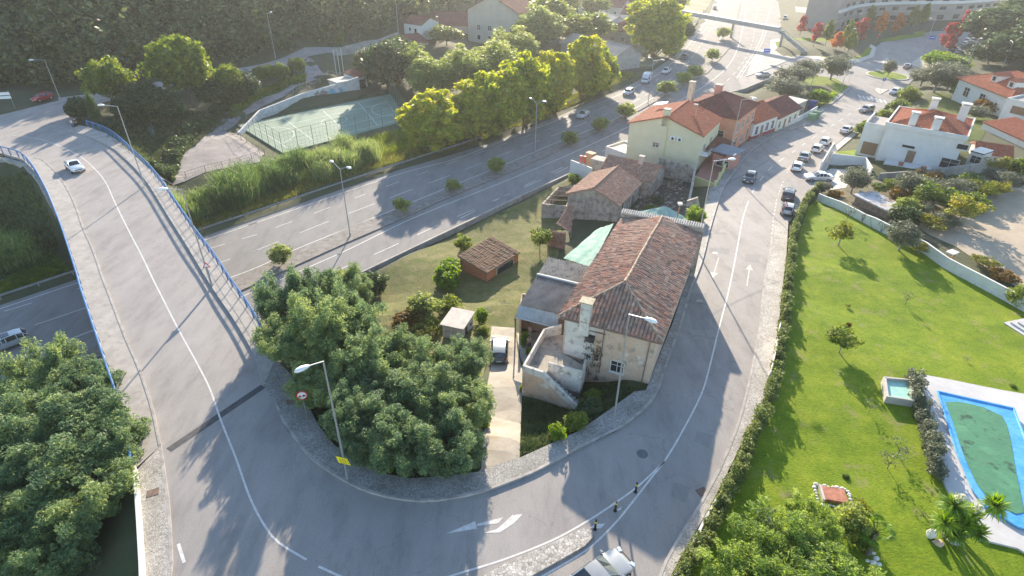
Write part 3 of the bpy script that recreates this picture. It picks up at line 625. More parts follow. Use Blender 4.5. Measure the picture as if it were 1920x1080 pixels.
def proto(kind, leafk, seed, Rr, H, trunk, nc, nl, size, shape='dome', rc=.26, asp=.5, th=.14, flat=.8, bark=None):
    """crown centred Rr x H/2, on a trunk of given height; stored as meshes"""
    rng = np.random.default_rng(seed)
    p = crown_pts(rng, nc, shape); c = p * np.array([Rr * .8, Rr * .8, H / 2 * .82]); c[:, 2] += trunk + H / 2 * .85
    c += rng.normal(size=c.shape) * Rr * .06
    V = leaves(c, Rr * rc * rng.uniform(.6, 1.35, nc), nl, size, rng, asp=asp, flat=flat)
    me = mesh_np('crown', V, quads(V), LM[leafk]); m1 = me.data; bpy.data.objects.remove(me)
    mb = MB(); fork = Vector((0, 0, trunk * .85 + .1)); mb.tube((0, 0, -.4), fork, th, th * .75, 8)
    order = rng.permutation(nc)[:min(9, nc)]
    for i in order:
        q = Vector(c[i]); mid = fork.lerp(q, .5) + Vector((0, 0, -.1 * H * .2)); mb.tube(fork, mid, th * .5, th * .3, 5, False); mb.tube(mid, q, th * .3, th * .07, 4, False)
    o = mb.build('trunk', bark or M_BARK); m2 = o.data; bpy.data.objects.remove(o)
    PROTO.setdefault(kind, []).append((m1, m2, Rr, H + trunk))
for s in range(3): proto('acacia', 'acacia', 10 + s, 4.0, 7.5, 1.6, 560, 88, .125, 'plume', .105, .30, flat=1.15)
for s in range(2): proto('mimosa', 'mimosa', 14 + s, 3.0, 3.2, .5, 330, 65, .10, 'plume', .12, .32, flat=1.1)
for s in range(3): proto('plane', 'plane', 20 + s, 5.0, 12, 1.6, 300, 60, .30, 'lobed', .15, .6, .25)
for s in range(2): proto('broad', 'green', 30 + s, 4.0, 7.0, 1.6, 120, 90, .25, 'lobed', .26, .6)
for s in range(2): proto('dark', 'dark', 40 + s, 4.0, 7.0, .8, 120, 80, .26, 'dome', .27, .6)
for s in range(2): proto('willow', 'willow', 50 + s, 5.0, 10.0, 1.0, 170, 80, .34, 'lobed', .24, .3, .2)
for s in range(2): proto('olive', 'olive', 60 + s, 2.6, 3.6, 1.1, 70, 90, .15, 'lobed', .28, .4, .16, bark=M_BARKP)
for s in range(2): proto('red', 'red', 70 + s, 1.7, 6.2, 1.6, 50, 60, .2, 'flame', .3, .6, .08)
for s in range(1): proto('orange', 'orange', 80 + s, 1.8, 6.2, 1.6, 50, 60, .2, 'flame', .3, .6, .08)
for s in range(1): proto('greenflame', 'green', 85 + s, 1.8, 6.2, 1.6, 50, 60, .2, 'flame', .3, .6, .08)
for s in range(2): proto('bush', 'green', 90 + s, 1.3, 2.0, .1, 38, 75, .12, 'dome', .34, .5, .05)
for s in range(2): proto('oleander', 'willow', 95 + s, 1.3, 2.3, .2, 40, 80, .13, 'dome', .32, .35, .05)
for s in range(2): proto('brightbush', 'bright', 100 + s, 1.3, 2.0, .1, 36, 80, .13, 'lobed', .34, .5, .05)
for s in range(2): proto('lemon', 'lemon', 110 + s, 1.4, 2.0, .9, 30, 50, .11, 'lobed', .3, .5, .07, bark=M_BARKP)
for s in range(2): proto('small', 'green', 115 + s, 1.4, 2.2, 1.0, 34, 60, .12, 'lobed', .3, .5, .06, bark=M_BARKP)
for s in range(1): proto('bare', 'olive', 120 + s, 1.0, 1.6, .7, 14, 12, .09, 'lobed', .3, .4, .035)
for s in range(1): proto('rustbush', 'rust', 125 + s, 1.3, 1.8, .1, 36, 60, .13, 'lobed', .34, .5, .04)
for s in range(1): proto('darkbush', 'dark', 130 + s, 1.3, 2.0, .1, 38, 70, .14, 'dome', .34, .5, .05)
trng = random.Random(5)
def tree(kind, p, Rr, H, label, group=None, name='tree', cat='tree', rz=None, i=None, dz=0):
    """p = ground point; Rr crown radius; H whole height"""
    m1, m2, pr_, ph = PROTO[kind][trng.randrange(len(PROTO[kind])) if i is None else i]
    if kind == 'plane': Rr *= trng.uniform(1.1, 1.4); H *= trng.uniform(1.05, 1.25); dz = dz - 3.0
    if kind == 'acacia': Rr *= 1.1; H *= 1.06
    o = empty(name, (p[0], p[1], p[2] + dz), trng.uniform(0, 6.28) if rz is None else rz, label, cat, group)
    o.scale = (Rr / pr_, Rr / pr_, H / ph)
    link('crown', m1, o); link('trunk' if 'bush' not in kind and kind != 'oleander' else 'stem', m2, o); return o
def ground(x, y): return (x, y, float(h(x, y)))
def tree_c(kind, px, py, zc, Rr, H, label, **k):
    """pixel (px,py) shows the crown's centre at height zc above sea; the foot is straight below"""
    c = W(px, py, zc); g = ground(c.x, c.y)
    if kind == 'acacia':
        H = max(6.0, (zc - g[2]) / .53); k['dz'] = zc - g[2] - .53 * H * 1.06
    return tree(kind, g, Rr, H if H else (zc - g[2]) * 1.6, label, **k)
def where(px, py):
    return None
# ---- near acacias bottom left
for i, (px, py, zc, r, lb) in enumerate([(90,745,6.3,3.4,'feathery acacia at the top edge of the lower left clump beside the highway lane'), (185,760,6.4,3.3,'feathery acacia leaning over the bridge railing in the lower left clump'),
  (30,850,7,4.0,'feathery acacia at the left picture edge beside the highway'), (150,850,7.6,4.2,'tallest feathery acacia in the middle of the lower left clump'), (235,850,6.9,3.0,'feathery acacia overhanging the brown end of the bridge sidewalk'),
  (70,960,7,4.0,'shaded blue-green acacia low in the lower left clump'), (170,945,7.2,3.6,'shaded acacia beside the white retaining wall in the lower left'), (10,1050,6,3.8,'darkest acacia in the bottom left corner'), (130,1060,6,2.6,'shaded acacia at the bottom edge left of the white retaining wall')]):
    tree_c('acacia', px, py, zc, r, None, lb, group='acacias in the lower left corner', name='acacia_tree', i=i % 3)
AC = [(538,592,8.6,2.9),(595,575,7.5,3.1),(655,555,5.6,2.9),(538,655,9.0,2.8),(592,645,9.2,3.3),(655,630,8.2,3.2),(610,735,8,2.9),(690,700,8,3.2),(760,690,7.5,3.0),(720,770,8.5,3.3),(800,740,8.3,3.2),(870,690,7.8,2.5),(872,770,8.2,2.8),(770,840,8.4,2.9),(850,845,8,2.8),(700,840,8,2.2),(655,790,8.2,2.4)]
AL = ['beside the end of the blue bridge railing','at the highway edge of the clump, next to the bridge','pale feathery top nearest the highway','overhanging the sidewalk just past the bridge railing','behind the street lamp head by the bend','facing the dry garden','directly behind the round no overtaking sign','in the middle of the clump','nearest the pile of roof tiles','tallest and widest of the bend','beside the lamp pole side, centre right','leaning towards the rear of the parked blue car','overhanging the concrete driveway','low over the cobbled sidewalk on the bend','at the corner of driveway and cobbled sidewalk','in front, right of the near lamp pole','close to the near lamp pole foot']
for i, (a, l) in enumerate(zip(AC, AL)):
    tree_c('acacia', a[0], a[1], a[2], a[3], None, 'feathery green acacia ' + l, group='acacias on the inside of the bend', name='acacia_tree', i=i % 3)
# ---- plane trees along the highway
for i, (px, by, r, H, l) in enumerate([(800,292,5.6,15.5,'nearest the sports court corner'),(878,272,5.0,15,'second from the sports court'),(925,258,5.2,16,'third in the row'),(975,240,5.3,17,'in the middle of the row'),(1030,215,5.6,17.5,'broad, fifth in the row'),(1080,190,5.6,17,'next to last in the row'),(1110,170,4.6,14,'last in the row before the grey warehouse')]):
    tree('plane', at(px, by - 6), r, H, 'tall yellow-green plane tree beside the highway guardrail, ' + l, group='yellow-green trees along the highway', name='plane_tree')
tree('plane', at(1212,98), 9.0, 21, 'big isolated yellow plane tree beside the highway behind the grey warehouse', name='plane_tree')
# ---- pale willows and dark trees behind
for px, by, r, H, k, l in [(800,190,7,11,'willow','pale willow-like tree behind the row, leftmost'),(860,180,7.5,12,'willow','pale feathery willow in the middle of the thicket'),(915,165,8,13,'willow','pale feathery willow towards the flats'),(955,135,8,13,'willow','pale hazy willow below the lens of haze near the beige house'),(1000,95,9,15,'willow','pale willow behind the yellow trees'),(770,175,5,12,'willow','pale willow next to the dark ivy tree'),
   (720,180,7,14,'dark','dark ivy-covered tree beside the stairs of the sports court'),(745,150,6,11,'dark','dark tree behind the ivy-covered one'),(690,150,5,8,'dark','dark bushy tree at the graffiti wall end'),(825,88,6,6,'green','dark tree in front of the red-roofed hall'),
   (1010,60,9,13,'broad','round tree among the far houses'),(1060,85,8,11,'broad','bushy green tree left of the grey warehouse'),(1040,35,8,11,'broad','green tree between far white houses'),(1090,80,8,11,'broad','broad green tree touching the warehouse roof'),(985,90,6,9,'broad','olive-green tree in front of the far houses'),(1100,30,7,9,'broad','far green tree beside the white gable'),(1230,30,9,13,'broad','far green tree behind the footbridge landing'),(1200,20,9,13,'broad','far green tree at the top left of the footbridge'),(1150,15,8,10,'broad','small far tree behind the red roofs'),(985,45,6,8,'broad','tree right of the big beige house'),(1255,75,6,10,'dark','dark tree between guardrail and footbridge')]:
    k = 'broad' if k == 'green' else k
    tree(k, at(px, by), r, H, l, group='trees behind the highway')
# ---- trees by the hillside road
for px, by, r, H, k, l in [(205,222,4.6,10,'broad','yellow-green tree in front of the hill, beside the red car road'),(352,218,6.6,15.5,'broad','largest round tree at the foot of the dark hill'),(262,232,4.5,7,'dark','dark tree between the two sunlit trees'),(300,250,4.5,7.5,'dark','dark green tree above the overgrown wall'),(425,200,4,8,'broad','pale green tree right of the largest round tree'),(455,205,3.4,7,'dark','dark shrubby tree at the ramp, below the lane'),(395,215,3.6,7,'dark','dark tree between the largest tree and the ramp'),(148,250,2.6,5,'dark','small dark tree beside the two walkers'),(180,262,.9,7,'darkbush','slim dark cypress beside the end of the blue railing'),(243,245,3,5.5,'dark','low dark tree near the walkers'),
   (500,168,2.0,4.6,'broad','small round tree in the row on the bank, left'),(480,172,2,4.6,'broad','small round tree in the row on the bank, leftmost'),(522,166,2.0,4.8,'broad','small round tree in the row on the bank, third'),(552,155,2.2,5,'broad','small round bright tree in the row, nearest the ramp'),(538,160,.7,5,'darkbush','slim dark cypress in the row on the bank'),(628,92,1.6,4,'brightbush','small yellow-green sapling on the hill edge'),(240,140,2.2,4.5,'lemon','small yellow sapling on the hillside behind the sunlit trees'),(75,135,2.6,6,'willow','pale sapling on the dark hillside'),(85,80,4,7,'broad','lighter green tree high on the hillside')]:
    tree(k, at(px, by), r, H, l, group='trees at the foot of the hill')
# ---- oleanders on the median
for px, by, r, l in [(529,506,1.5,'nearest the bridge'),(750,403,1.35,'in front of the double lamp shade edge'),(845,362,1.25,'third from the bridge'),(925,325,1.6,'fourth from the bridge'),(1060,268,1.6,'below the silver van'),(1117,240,1.7,'fifth bush counted from the yellow house side'),(1164,216,2.1,'large and round beside the light sedan'),(1237,172,2.2,'large and round, opposite the white van'),(1270,152,2.2,'opposite the pickup'),(1290,138,2.2,'next to the far lamp'),(1323,104,2.2,'dark, near the bridge shadow'),(1342,62,2.4,'far, below the footbridge')]:
    g = W(px, by, .15); r *= 1.2; tree('oleander', g, r, r * 1.55, 'rounded oleander bush on the highway median, ' + l, group='bushes on the highway median', name='oleander_bush', cat='bush')
# ---- olive trees / bushes near the roundabout
for px, by, r, H, k, l in [(1470,155,5,6.5,'olive','grey olive tree nearest the footbridge ramp'),(1495,140,4.5,6.5,'olive','grey olive tree second in the group'),(1545,135,5,7.5,'olive','grey olive tree standing alone beside the roundabout'),(1455,175,5,6,'olive','grey olive tree behind the terraced houses'),(1525,178,3.4,3.6,'brightbush','bright green low tree behind the recycling bins'),(1652,126,2.2,5.2,'olive','small dark olive on the roundabout island'),
   (1740,152,6,8,'olive','grey bushy tree behind the white villa'),(1765,145,5.5,7,'olive','grey-green tree right behind the villa chimney'),(1715,140,4,5,'olive','grey bush by the roundabout kerb'),(1790,160,4,5,'brightbush','green hedge tree beside the villa'),(1690,170,3,3.5,'bush','green bush at the villa garden corner'),(1670,190,2.6,3,'bush','green bush nearest the white villa wall'),(1650,205,2.2,2.2,'bush','low green bush by the villa driveway'),(1840,185,3.4,3.6,'rustbush','rust and green shrub right of the villa'),(1865,180,4,4,'brightbush','green shrub beneath the gabled villa wall'),(1815,200,3,3.2,'olive','grey shrub beside the villa chimney'),
   (1610,235,2.5,2.6,'bush','green bush beside the driveway of the white villa'),(1615,222,1.6,1.8,'brightbush','bright low bush beside the parked white car'),
   (1860,70,14,15,'dark','huge dark tree mass in the top right, left half'),(1900,60,15,17,'dark','huge dark tree mass in the top right, right half'),(1880,100,10,11,'dark','dark tree behind the gabled villa'),(1840,95,7,7,'dark','dark tree beside the car park'),(1930,100,12,14,'dark','dark tree at the right picture edge behind the villa'),
   (1740,100,4.5,4.5,'brightbush','green shrub at the car park corner'),(1765,108,5,4.5,'brightbush','green shrub beside the dark tree mass')]:
    tree(k, at(px, by), r, H, l, group='trees and shrubs around the roundabout')
for px, by, H, k, l in [(1486,52,9,'red','leftmost red tree beside the car park'),(1512,72,11,'red','red tree with thin crown on the lawn'),(1534,70,11,'greenflame','green tree with red edge on the lawn'),(1553,80,8,'orange','small orange tree on the lawn edge'),(1570,76,12,'greenflame','green and rust tree in the lawn middle'),(1580,74,12,'red','rust-red tree at the lawn middle'),(1597,68,13,'red','tall red tree at the right end of the lawn'),(1575,88,10,'greenflame','green tree nearest the roundabout'),(1632,52,12,'orange','orange tree before the curved building'),(1662,50,11,'orange','yellow-orange tree before the curved building'),(1610,40,12,'greenflame','dull green tree before the curved building'),(1690,42,13,'greenflame','dark green tree before the curved building'),(1710,36,13,'greenflame','second dark green tree before the curved building'),
   (1752,72,11,'red','red tree beside the right car park, left'),(1765,62,11,'red','crimson tree beside the right car park, middle'),(1780,58,14,'red','tallest red tree beside the right car park'),(1822,45,12,'orange','yellow tree behind the right car park'),(1765,75,7,'red','small red tree by the right car park kerb')]:
    tree(k, at(px, by), 2.0 if k != 'orange' else 2.3, H * .9, l, group='autumn street trees')
# ---- garden vegetation
for px, by, r, H, k, l in [(865,485,1.5,3.6,'small','small leafy tree behind the brick shed'),(838,540,1.9,3.0,'brightbush','bright green bush left of the brick shed'),(845,520,1.6,2.6,'brightbush','second bright green bush left of the brick shed'),(1010,468,1.7,3.6,'small','small round tree beside the wooden frame rack'),(705,560,1.7,3.2,'darkbush','dark round bush at the garden wall'),(645,560,1.8,3.4,'oleander','pale feathery bush at the garden wall'),
   (800,600,2.2,3.2,'oleander','pale green shrub behind the white shed'),(770,620,1.9,2.4,'rustbush','rusty-leaved shrub left of the white shed'),(800,645,1.7,2.0,'lemon','yellowing bush beside the white shed'),(845,590,1.4,2.2,'bush','green bush touching the white shed roof'),(815,625,1.2,1.7,'bush','dark green bush beside the white shed wall'),(905,607,1.0,1.9,'brightbush','bright green bush right of the white shed'),(908,628,.7,1.0,'bush','small green bush at the driveway end'),
   (1070,340,1.3,1.8,'brightbush','green bush against the white garden wall'),(1300,408,1.5,2.4,'brightbush','bright green bush behind the end wall of the old house'),(987,650,.6,2.0,'brightbush','climbing plant on the porch post'),(996,665,.5,.9,'brightbush','low green plant by the terrace wall'),(985,735,.35,.9,'brightbush','little green plant at the terrace corner'),(1050,820,.7,1.4,'brightbush','sunlit green shrub by the cobbled sidewalk'),(1087,795,1.0,1.3,'bush','shaded shrub near the stair foot'),(1110,770,1.1,1.1,'darkbush','shaded weeds below the house wall'),(1120,742,.8,.7,'bush','low weeds under the small window'),(912,800,.8,1.5,'brightbush','strappy green plant at the driveway edge'),(742,885,.5,.8,'brightbush','small spiky green plant under the acacias'),
   (865,470,.6,1.9,'brightbush','slim green bush beside the brick shed roof'),(1228,372,1.3,.9,'darkbush','green growth inside the roofless ruin'),(1215,385,1.2,.7,'bush','weeds on the rubble of the roofless ruin')]:
    tree(k, at(px, by), r, H, l, group='garden shrubs around the old house', name='shrub' if H < 3 else 'tree', cat='shrub' if H < 3 else 'tree')
# ---- lawn and right garden
for px, by, r, H, k, l in [(1569,444,1.9,3.3,'lemon','small yellow-green tree on the lawn near the white wall'),(1583,398,1.0,2.8,'bare','thin grey sapling between the yellow tree and the white wall'),(1682,450,2.3,4.0,'olive','grey-leaved tree in front of the white wall'),(1576,645,1.6,2.9,'small','small dark citrus tree alone on the lawn'),(1590,600,.3,1.0,'rustbush','reddish sprout behind the citrus tree'),(1697,552,.7,2.0,'bare','almost bare sapling in the lawn middle'),(1634,755,.6,1.5,'bare','bare sapling beside the small basin'),(1590,560,.3,.5,'lemon','tiny yellow sprout on the lawn'),(1815,655,.4,.7,'bare','tiny sapling between basin and white steps'),(1903,700,.3,.3,'bush','dark tuft beside the pool paving'),(1595,878,.28,.3,'bush','small dark tuft above the brick bed'),(1488,925,.4,1.0,'bare','sparse plant on the lawn left of the brick bed'),
   (1600,985,1.3,2.9,'oleander','tall olive-green shrub beside the brick bed'),(1615,960,.9,2.0,'lemon','yellow-green shrub right of the brick bed'),(1672,860,1.0,2.0,'bare','thin grey shrub left of the pool hedge'),(1690,835,.9,1.8,'bare','thin grey shrub behind the other thin one'),(1620,1000,1.0,1.5,'bush','green shrub beside the small palm'),
   (1400,1110,2.8,3.4,'mimosa','pale green feathery tree at the bottom edge, left'),(1470,1070,3.6,3.8,'mimosa','pale green feathery tree at the bottom edge, biggest'),(1540,1100,3.2,3.0,'mimosa','pale green feathery tree at the bottom edge, right'),(1590,1120,2.6,2.6,'mimosa','pale shrub at the bottom edge beside the white stones'),(1440,1010,1.6,3.2,'bare','twiggy pale shrub rising above the bottom trees'),(1520,1000,2.2,3.0,'mimosa','grey-green shrub above the bottom trees'),
   (1905,545,1.5,2.2,'bush','green bush at the right end of the white wall')]:
    tree(k, at(px, by), r, H, l, group='plants on the lawn', name='tree' if H > 2.5 else 'shrub', cat='tree' if H > 2.5 else 'shrub')
OT = ['olive', 'small', 'rustbush', 'bush', 'lemon', 'oleander']
orr = random.Random(21)
OW = ['against the grey boundary wall', 'in the orchard thicket', 'at the edge of the dirt lot', 'just behind the white lawn wall']
for i, (px, by) in enumerate([(1660,340),(1682,352),(1712,338),(1725,362),(1748,345),(1762,330),(1772,378),(1795,365),(1812,338),(1815,372),(1745,392),(1722,388),(1702,372),(1842,338),(1850,318),(1765,405),(1690,385),(1735,410),(1865,345),(1640,345)]):
    kk = OT[orr.randrange(6)]; r_ = orr.uniform(1.3, 2.2); col_ = dict(olive='grey-green', small='dark green', rustbush='rusty', bush='green', lemon='yellowing', oleander='pale green')[kk]
    tree(kk, at(px, by), r_, r_ * orr.uniform(1.0, 1.6), '%s shrub %s, %s' % (col_, OW[0 if by < 340 else (1 if by < 375 else 2)], ['left end', 'left of the green tree', 'in the middle', 'towards the right', 'at the right end'][min(4, max(0, int((px - 1640) / 48)))] + (' low' if by > 360 else ' high')), group='orchard plants beyond the white wall', name='shrub', cat='shrub')
for px, by, r, H, k, l in [(1590,345,2.4,4.3,'olive','rounded grey-green tree beside the grey hut roof'),(1535,345,1.4,1.9,'olive','white-flowering shrub at the end of the long hedge'),(1560,352,1.2,1.2,'rustbush','low rusty shrub between hut and white wall'),(1700,350,2.9,4.0,'olive','dusty green tree in the overgrown orchard, left'),(1740,370,3.0,4.2,'small','green tree in the overgrown orchard, middle'),(1790,400,2.9,4.6,'lemon','yellow-green tree at the edge of the dirt lot'),(1780,350,2.8,3.4,'olive','grey shrub in the overgrown orchard, right'),(1830,350,2.6,3.0,'lemon','yellowing shrub near the orchard wall'),(1730,325,2.4,2.6,'rustbush','rust-green shrub below the villa garden wall'),(1690,400,2.0,2.8,'darkbush','dark shrub beside the grey hut roof'),(1880,330,2.6,3,'olive','grey shrub beside the orchard gate'),(1865,300,2.4,3,'lemon','yellow-green vine shrub near the villa'),(1905,305,2.6,3.4,'bush','green palm-like shrub at the right picture edge'),(1800,330,2.4,2.6,'bush','green shrub beneath the villa'),
   (1720,455,1.2,1.6,'lemon','yellow vine on the white wall'),(1775,470,.8,1.0,'rustbush','autumn vine beside the little white table'),(1850,480,1.6,1.3,'lemon','long yellow vine over the white wall'),(1880,500,1.5,1.3,'rustbush','orange-yellow vine near the wall end'),(1830,470,1.3,1.1,'lemon','yellow vine at the bent wall pole'),(1825,495,.6,.7,'lemon','small yellow vine on the wall edge'),(1660,420,1.0,2.0,'bare','bare twiggy vine against the white wall'),(1640,370,1.8,1.8,'rustbush','dry brown bush next to the hut')]:
    tree(k, at(px, by), r, H, l, group='orchard plants beyond the white wall', name='tree' if H > 2.5 else 'shrub', cat='tree' if H > 2.5 else 'shrub')
# ---- hedges
def hedge(name, P, wd, hgt, label, leafk='hedge', dens=380, size=.1, zf=None, cat='hedge'):
    rng = np.random.default_rng(len(label)); L = smooth_line([Vector((p[0], p[1], 0)) for p in P], .4); A = []; n = len(L)
    for i in range(n - 1):
        t = (L[i + 1] - L[i]); nn = Vector((-t.y, t.x, 0)).normalized()
        wv = .8 + .25 * math.sin(i * .37) + .15 * math.sin(i * 1.7)
        for k in range(int(12 * wd / .8 * .5) + 4):
            u = rng.uniform(-.42, .42) * wd; q = L[i].lerp(L[i + 1], rng.uniform()) + nn * u; z = float(surf(q.x, q.y)) if zf is None else zf
            A.append((q.x, q.y, z + rng.uniform(.05, .95) * hgt * wv))
    A = np.array(A); nl = max(16, int(dens * 1.1 * n / len(A)))
    V = leaves(A, np.full(len(A), .3) * rng.uniform(.7, 1.3, len(A)), nl, size, rng)
    o = mesh_np(name, V, quads(V), LM[leafk]); tag(o, label, cat)
    return o
HP = [fix(a, b, zstreet) for a, b in [(1284,1095),(1300,1062),(1331,1010),(1356,955),(1385,895),(1402,850),(1420,800),(1440,765)]]
hedge('hedge', HP, .8, 1.45, 'low dense hedge along the pale sidewalk on the lower right bend')
HP2 = [fix(a, b, zstreet) for a, b in [(1445,750),(1456,700),(1464,650),(1470,600),(1474,539),(1480,480),(1484,430),(1497,385),(1515,355),(1530,342)]]
hedge('hedge', HP2, .75, 1.6, 'long tall trimmed hedge between the lawn and the upper street')
hedge('hedge', AT([(1712,690),(1718,725),(1732,760),(1745,800),(1755,850),(1765,880)]), 1.0, 1.5, 'grey-green hedge along the left side of the pool paving', 'olive')
hedge('hedge', AT([(300,352),(330,300),(370,255),(410,222),(440,205)]), 3.0, 1.6, 'dark overgrown bank hedge beside the paved yard', 'dark', 300, .2)
hedge('hedge', AT([(430,235),(440,210),(480,190),(560,165)]), 1.5, 1.0, 'green ivy along the bank under the row of small trees', 'green', 260, .16)
# ---- stuff: reeds, weeds, hillside scrub, grass
rng = np.random.default_rng(3)
def scatter(polypx, n, z=None):
    P = [W(a, b, z) for a, b in polypx] if z is not None else AT(polypx)
    xs = [p.x for p in P]; ys = [p.y for p in P]; out = []
    while len(out) < n:
        X = rng.uniform(min(xs), max(xs), n); Y = rng.uniform(min(ys), max(ys), n); k = inpoly(X, Y, P); out += list(zip(X[k], Y[k]))
    A = np.array(out[:n]); return np.column_stack([A, h(A[:, 0], A[:, 1])])
def reeds(name, polypx, n, hg, label, leafk='reed', wd=.09, ncl=60):
    c = scatter(polypx, ncl); k = rng.integers(0, ncl, n); p = c[k] + rng.normal(size=(n, 3)) * np.array([.75, .75, 0]); p[:, 2] = h(p[:, 0], p[:, 1]) - .1
    hh = hg * rng.uniform(.45, 1.1, n) * (0.35 + 1.0 * rng.random(ncl))[k]
    parts = [blades(p, hh, wd, rng, .16)]
    m = n; top = p + np.array([0, 0, 1]) * (hh * rng.uniform(.2, .95, m))[:, None] + rng.normal(size=(m, 3)) * .12
    parts.append(blades(top, hh * .28, wd * 1.1, rng, .8))
    V = np.concatenate(parts); o = mesh_np(name, V, quads(V), LM[leafk]); return tag(o, label, 'reeds', kind='stuff')
reeds('reeds', [(395,415),(450,398),(540,360),(560,335),(600,310),(560,320),(440,350),(385,385)], 15000, 3.0, 'tall green reeds beside the highway guardrail')
reeds('reeds', [(585,355),(600,318),(640,290),(690,290),(690,318),(640,335)], 11000, 2.9, 'taller clump of reeds below the court corner', ncl=36)
reeds('reeds', [(350,430),(395,405),(400,385),(360,395),(340,415)], 3000, 2.0, 'short pale reeds near the bridge pier')
reeds('reeds', [(-20,540),(60,520),(40,480),(-20,490)], 4000, 2.4, 'shaded reeds at the left picture edge', 'reed')
def weeds(name, polypx, n, hg, wd, leafk, label, cat='weeds', spread=None):
    p = scatter(polypx, n); p[:, 2] -= .03; V = blades(p, hg * rng.uniform(.3, 1.2, n), wd, rng, .6); o = mesh_np(name, V, quads(V), LM[leafk]); return tag(o, label, cat, kind='stuff')
weeds('roadside_grass', [(360,450),(480,405),(735,312),(905,262),(1040,205),(1185,138),(1160,130),(1030,190),(880,245),(720,290),(600,335),(480,385),(350,435)], 26000, .55, .12, 'verge', 'sunlit yellow-green grass verge along the guardrail')
weeds('roadside_grass', [(-40,600),(0,585),(130,530),(100,500),(70,510),(0,560)], 9000, .45, .1, 'green', 'shaded grass verge below the bridge')
weeds('bank_grass', [(100,520),(92,430),(40,350),(-60,330),(-150,500),(0,550)], 16000, .6, .14, 'scrub', 'dark grassy bank left of the bridge')
weeds('bank_grass', [(160,262),(215,290),(260,330),(300,330),(360,290),(420,235),(330,225),(240,235)], 16000, .7, .14, 'scrub', 'dark grassy bank beneath the hillside road')
weeds('bank_grass', [(700,300),(620,330),(480,380),(470,340),(560,300),(700,262),(760,250),(850,250),(800,285)], 16000, .8, .14, 'green', 'green bank between court and highway')
weeds('bank_grass', [(430,235),(470,205),(560,165),(565,150),(480,180),(430,210)], 6000, .6, .14, 'bright', 'bright grass on the bank under the small trees')
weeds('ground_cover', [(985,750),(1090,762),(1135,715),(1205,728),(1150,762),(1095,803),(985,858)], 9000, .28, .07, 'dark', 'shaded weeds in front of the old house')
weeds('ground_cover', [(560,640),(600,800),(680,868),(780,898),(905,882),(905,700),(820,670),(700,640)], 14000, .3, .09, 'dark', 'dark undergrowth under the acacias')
weeds('garden_grass', [(735,505),(880,428),(960,386),(1060,337),(1090,335),(1050,420),(1045,480),(1010,510),(985,560),(965,600),(912,690),(820,680),(740,650),(640,600),(600,560)], 22000, .17, .05, 'verge', 'dry tufted grass all over the garden of the old house')
weeds('lawn_grass', [(1500,380),(1530,362),(1660,425),(1880,540),(1919,700),(1730,680),(1700,1079),(1330,1079),(1440,780),(1480,560)], 60000, .075, .035, 'bright', 'short lawn grass with a rough mown texture')
# hillside scrub
def scrub():
    n = 1500; px = rng.uniform(-220, 1000, n * 3); py = rng.uniform(-60, 200, n * 3); pts = []
    foot = np.interp(px, [-220, 0, 120, 240, 330, 430, 520, 600, 735, 900], [235, 188, 184, 168, 146, 124, 106, 90, 60, 20])
    for a, b in zip(px[py < foot], py[py < foot]):
        p = at(a, b)
        if p.z > 6.6 and p.y < 700: pts.append(p)
        if len(pts) >= n: break
    c = np.array([tuple(p) for p in pts]); dist = np.linalg.norm(c[:, :2], axis=1); r = rng.uniform(.9, 2.9, len(c)) ** 1.15 * (dist / 150).clip(.8, 2.2)
    k = 3; c3 = np.repeat(c, k, 0) + rng.normal(size=(len(c) * k, 3)) * np.repeat(r, k)[:, None] * .7; c3[:, 2] += np.repeat(r, k) * .7
    V = []
    sz = np.repeat(r, k) * .2
    V = leaves(c3, np.repeat(r, k) * .7, 34, 1.0, rng); Q = V.reshape(-1, 4, 3); cen = Q.mean(1, keepdims=True); Q = cen + (Q - cen) * np.repeat(sz, 34)[:, None, None]
    V = Q.reshape(-1, 3); o = mesh_np('hillside_scrub', V, quads(V), LM['scrub']); tag(o, 'dark scrub covering the whole hillside at the top left', 'scrub', kind='stuff')
scrub()
def tufts():
    n = 2600; P = scatter([(-220,235),(0,188),(240,168),(430,124),(600,90),(735,62),(700,10),(300,-20),(-150,0)], n); P[:, 2] += .2
    V = leaves(P, np.full(n, 1.2), 10, .32, rng, asp=.35); o = mesh_np('hillside_grass', V, quads(V), LM['bracken']); tag(o, 'dry brown grass and bracken between the hillside bushes', 'grass', kind='stuff')
tufts()
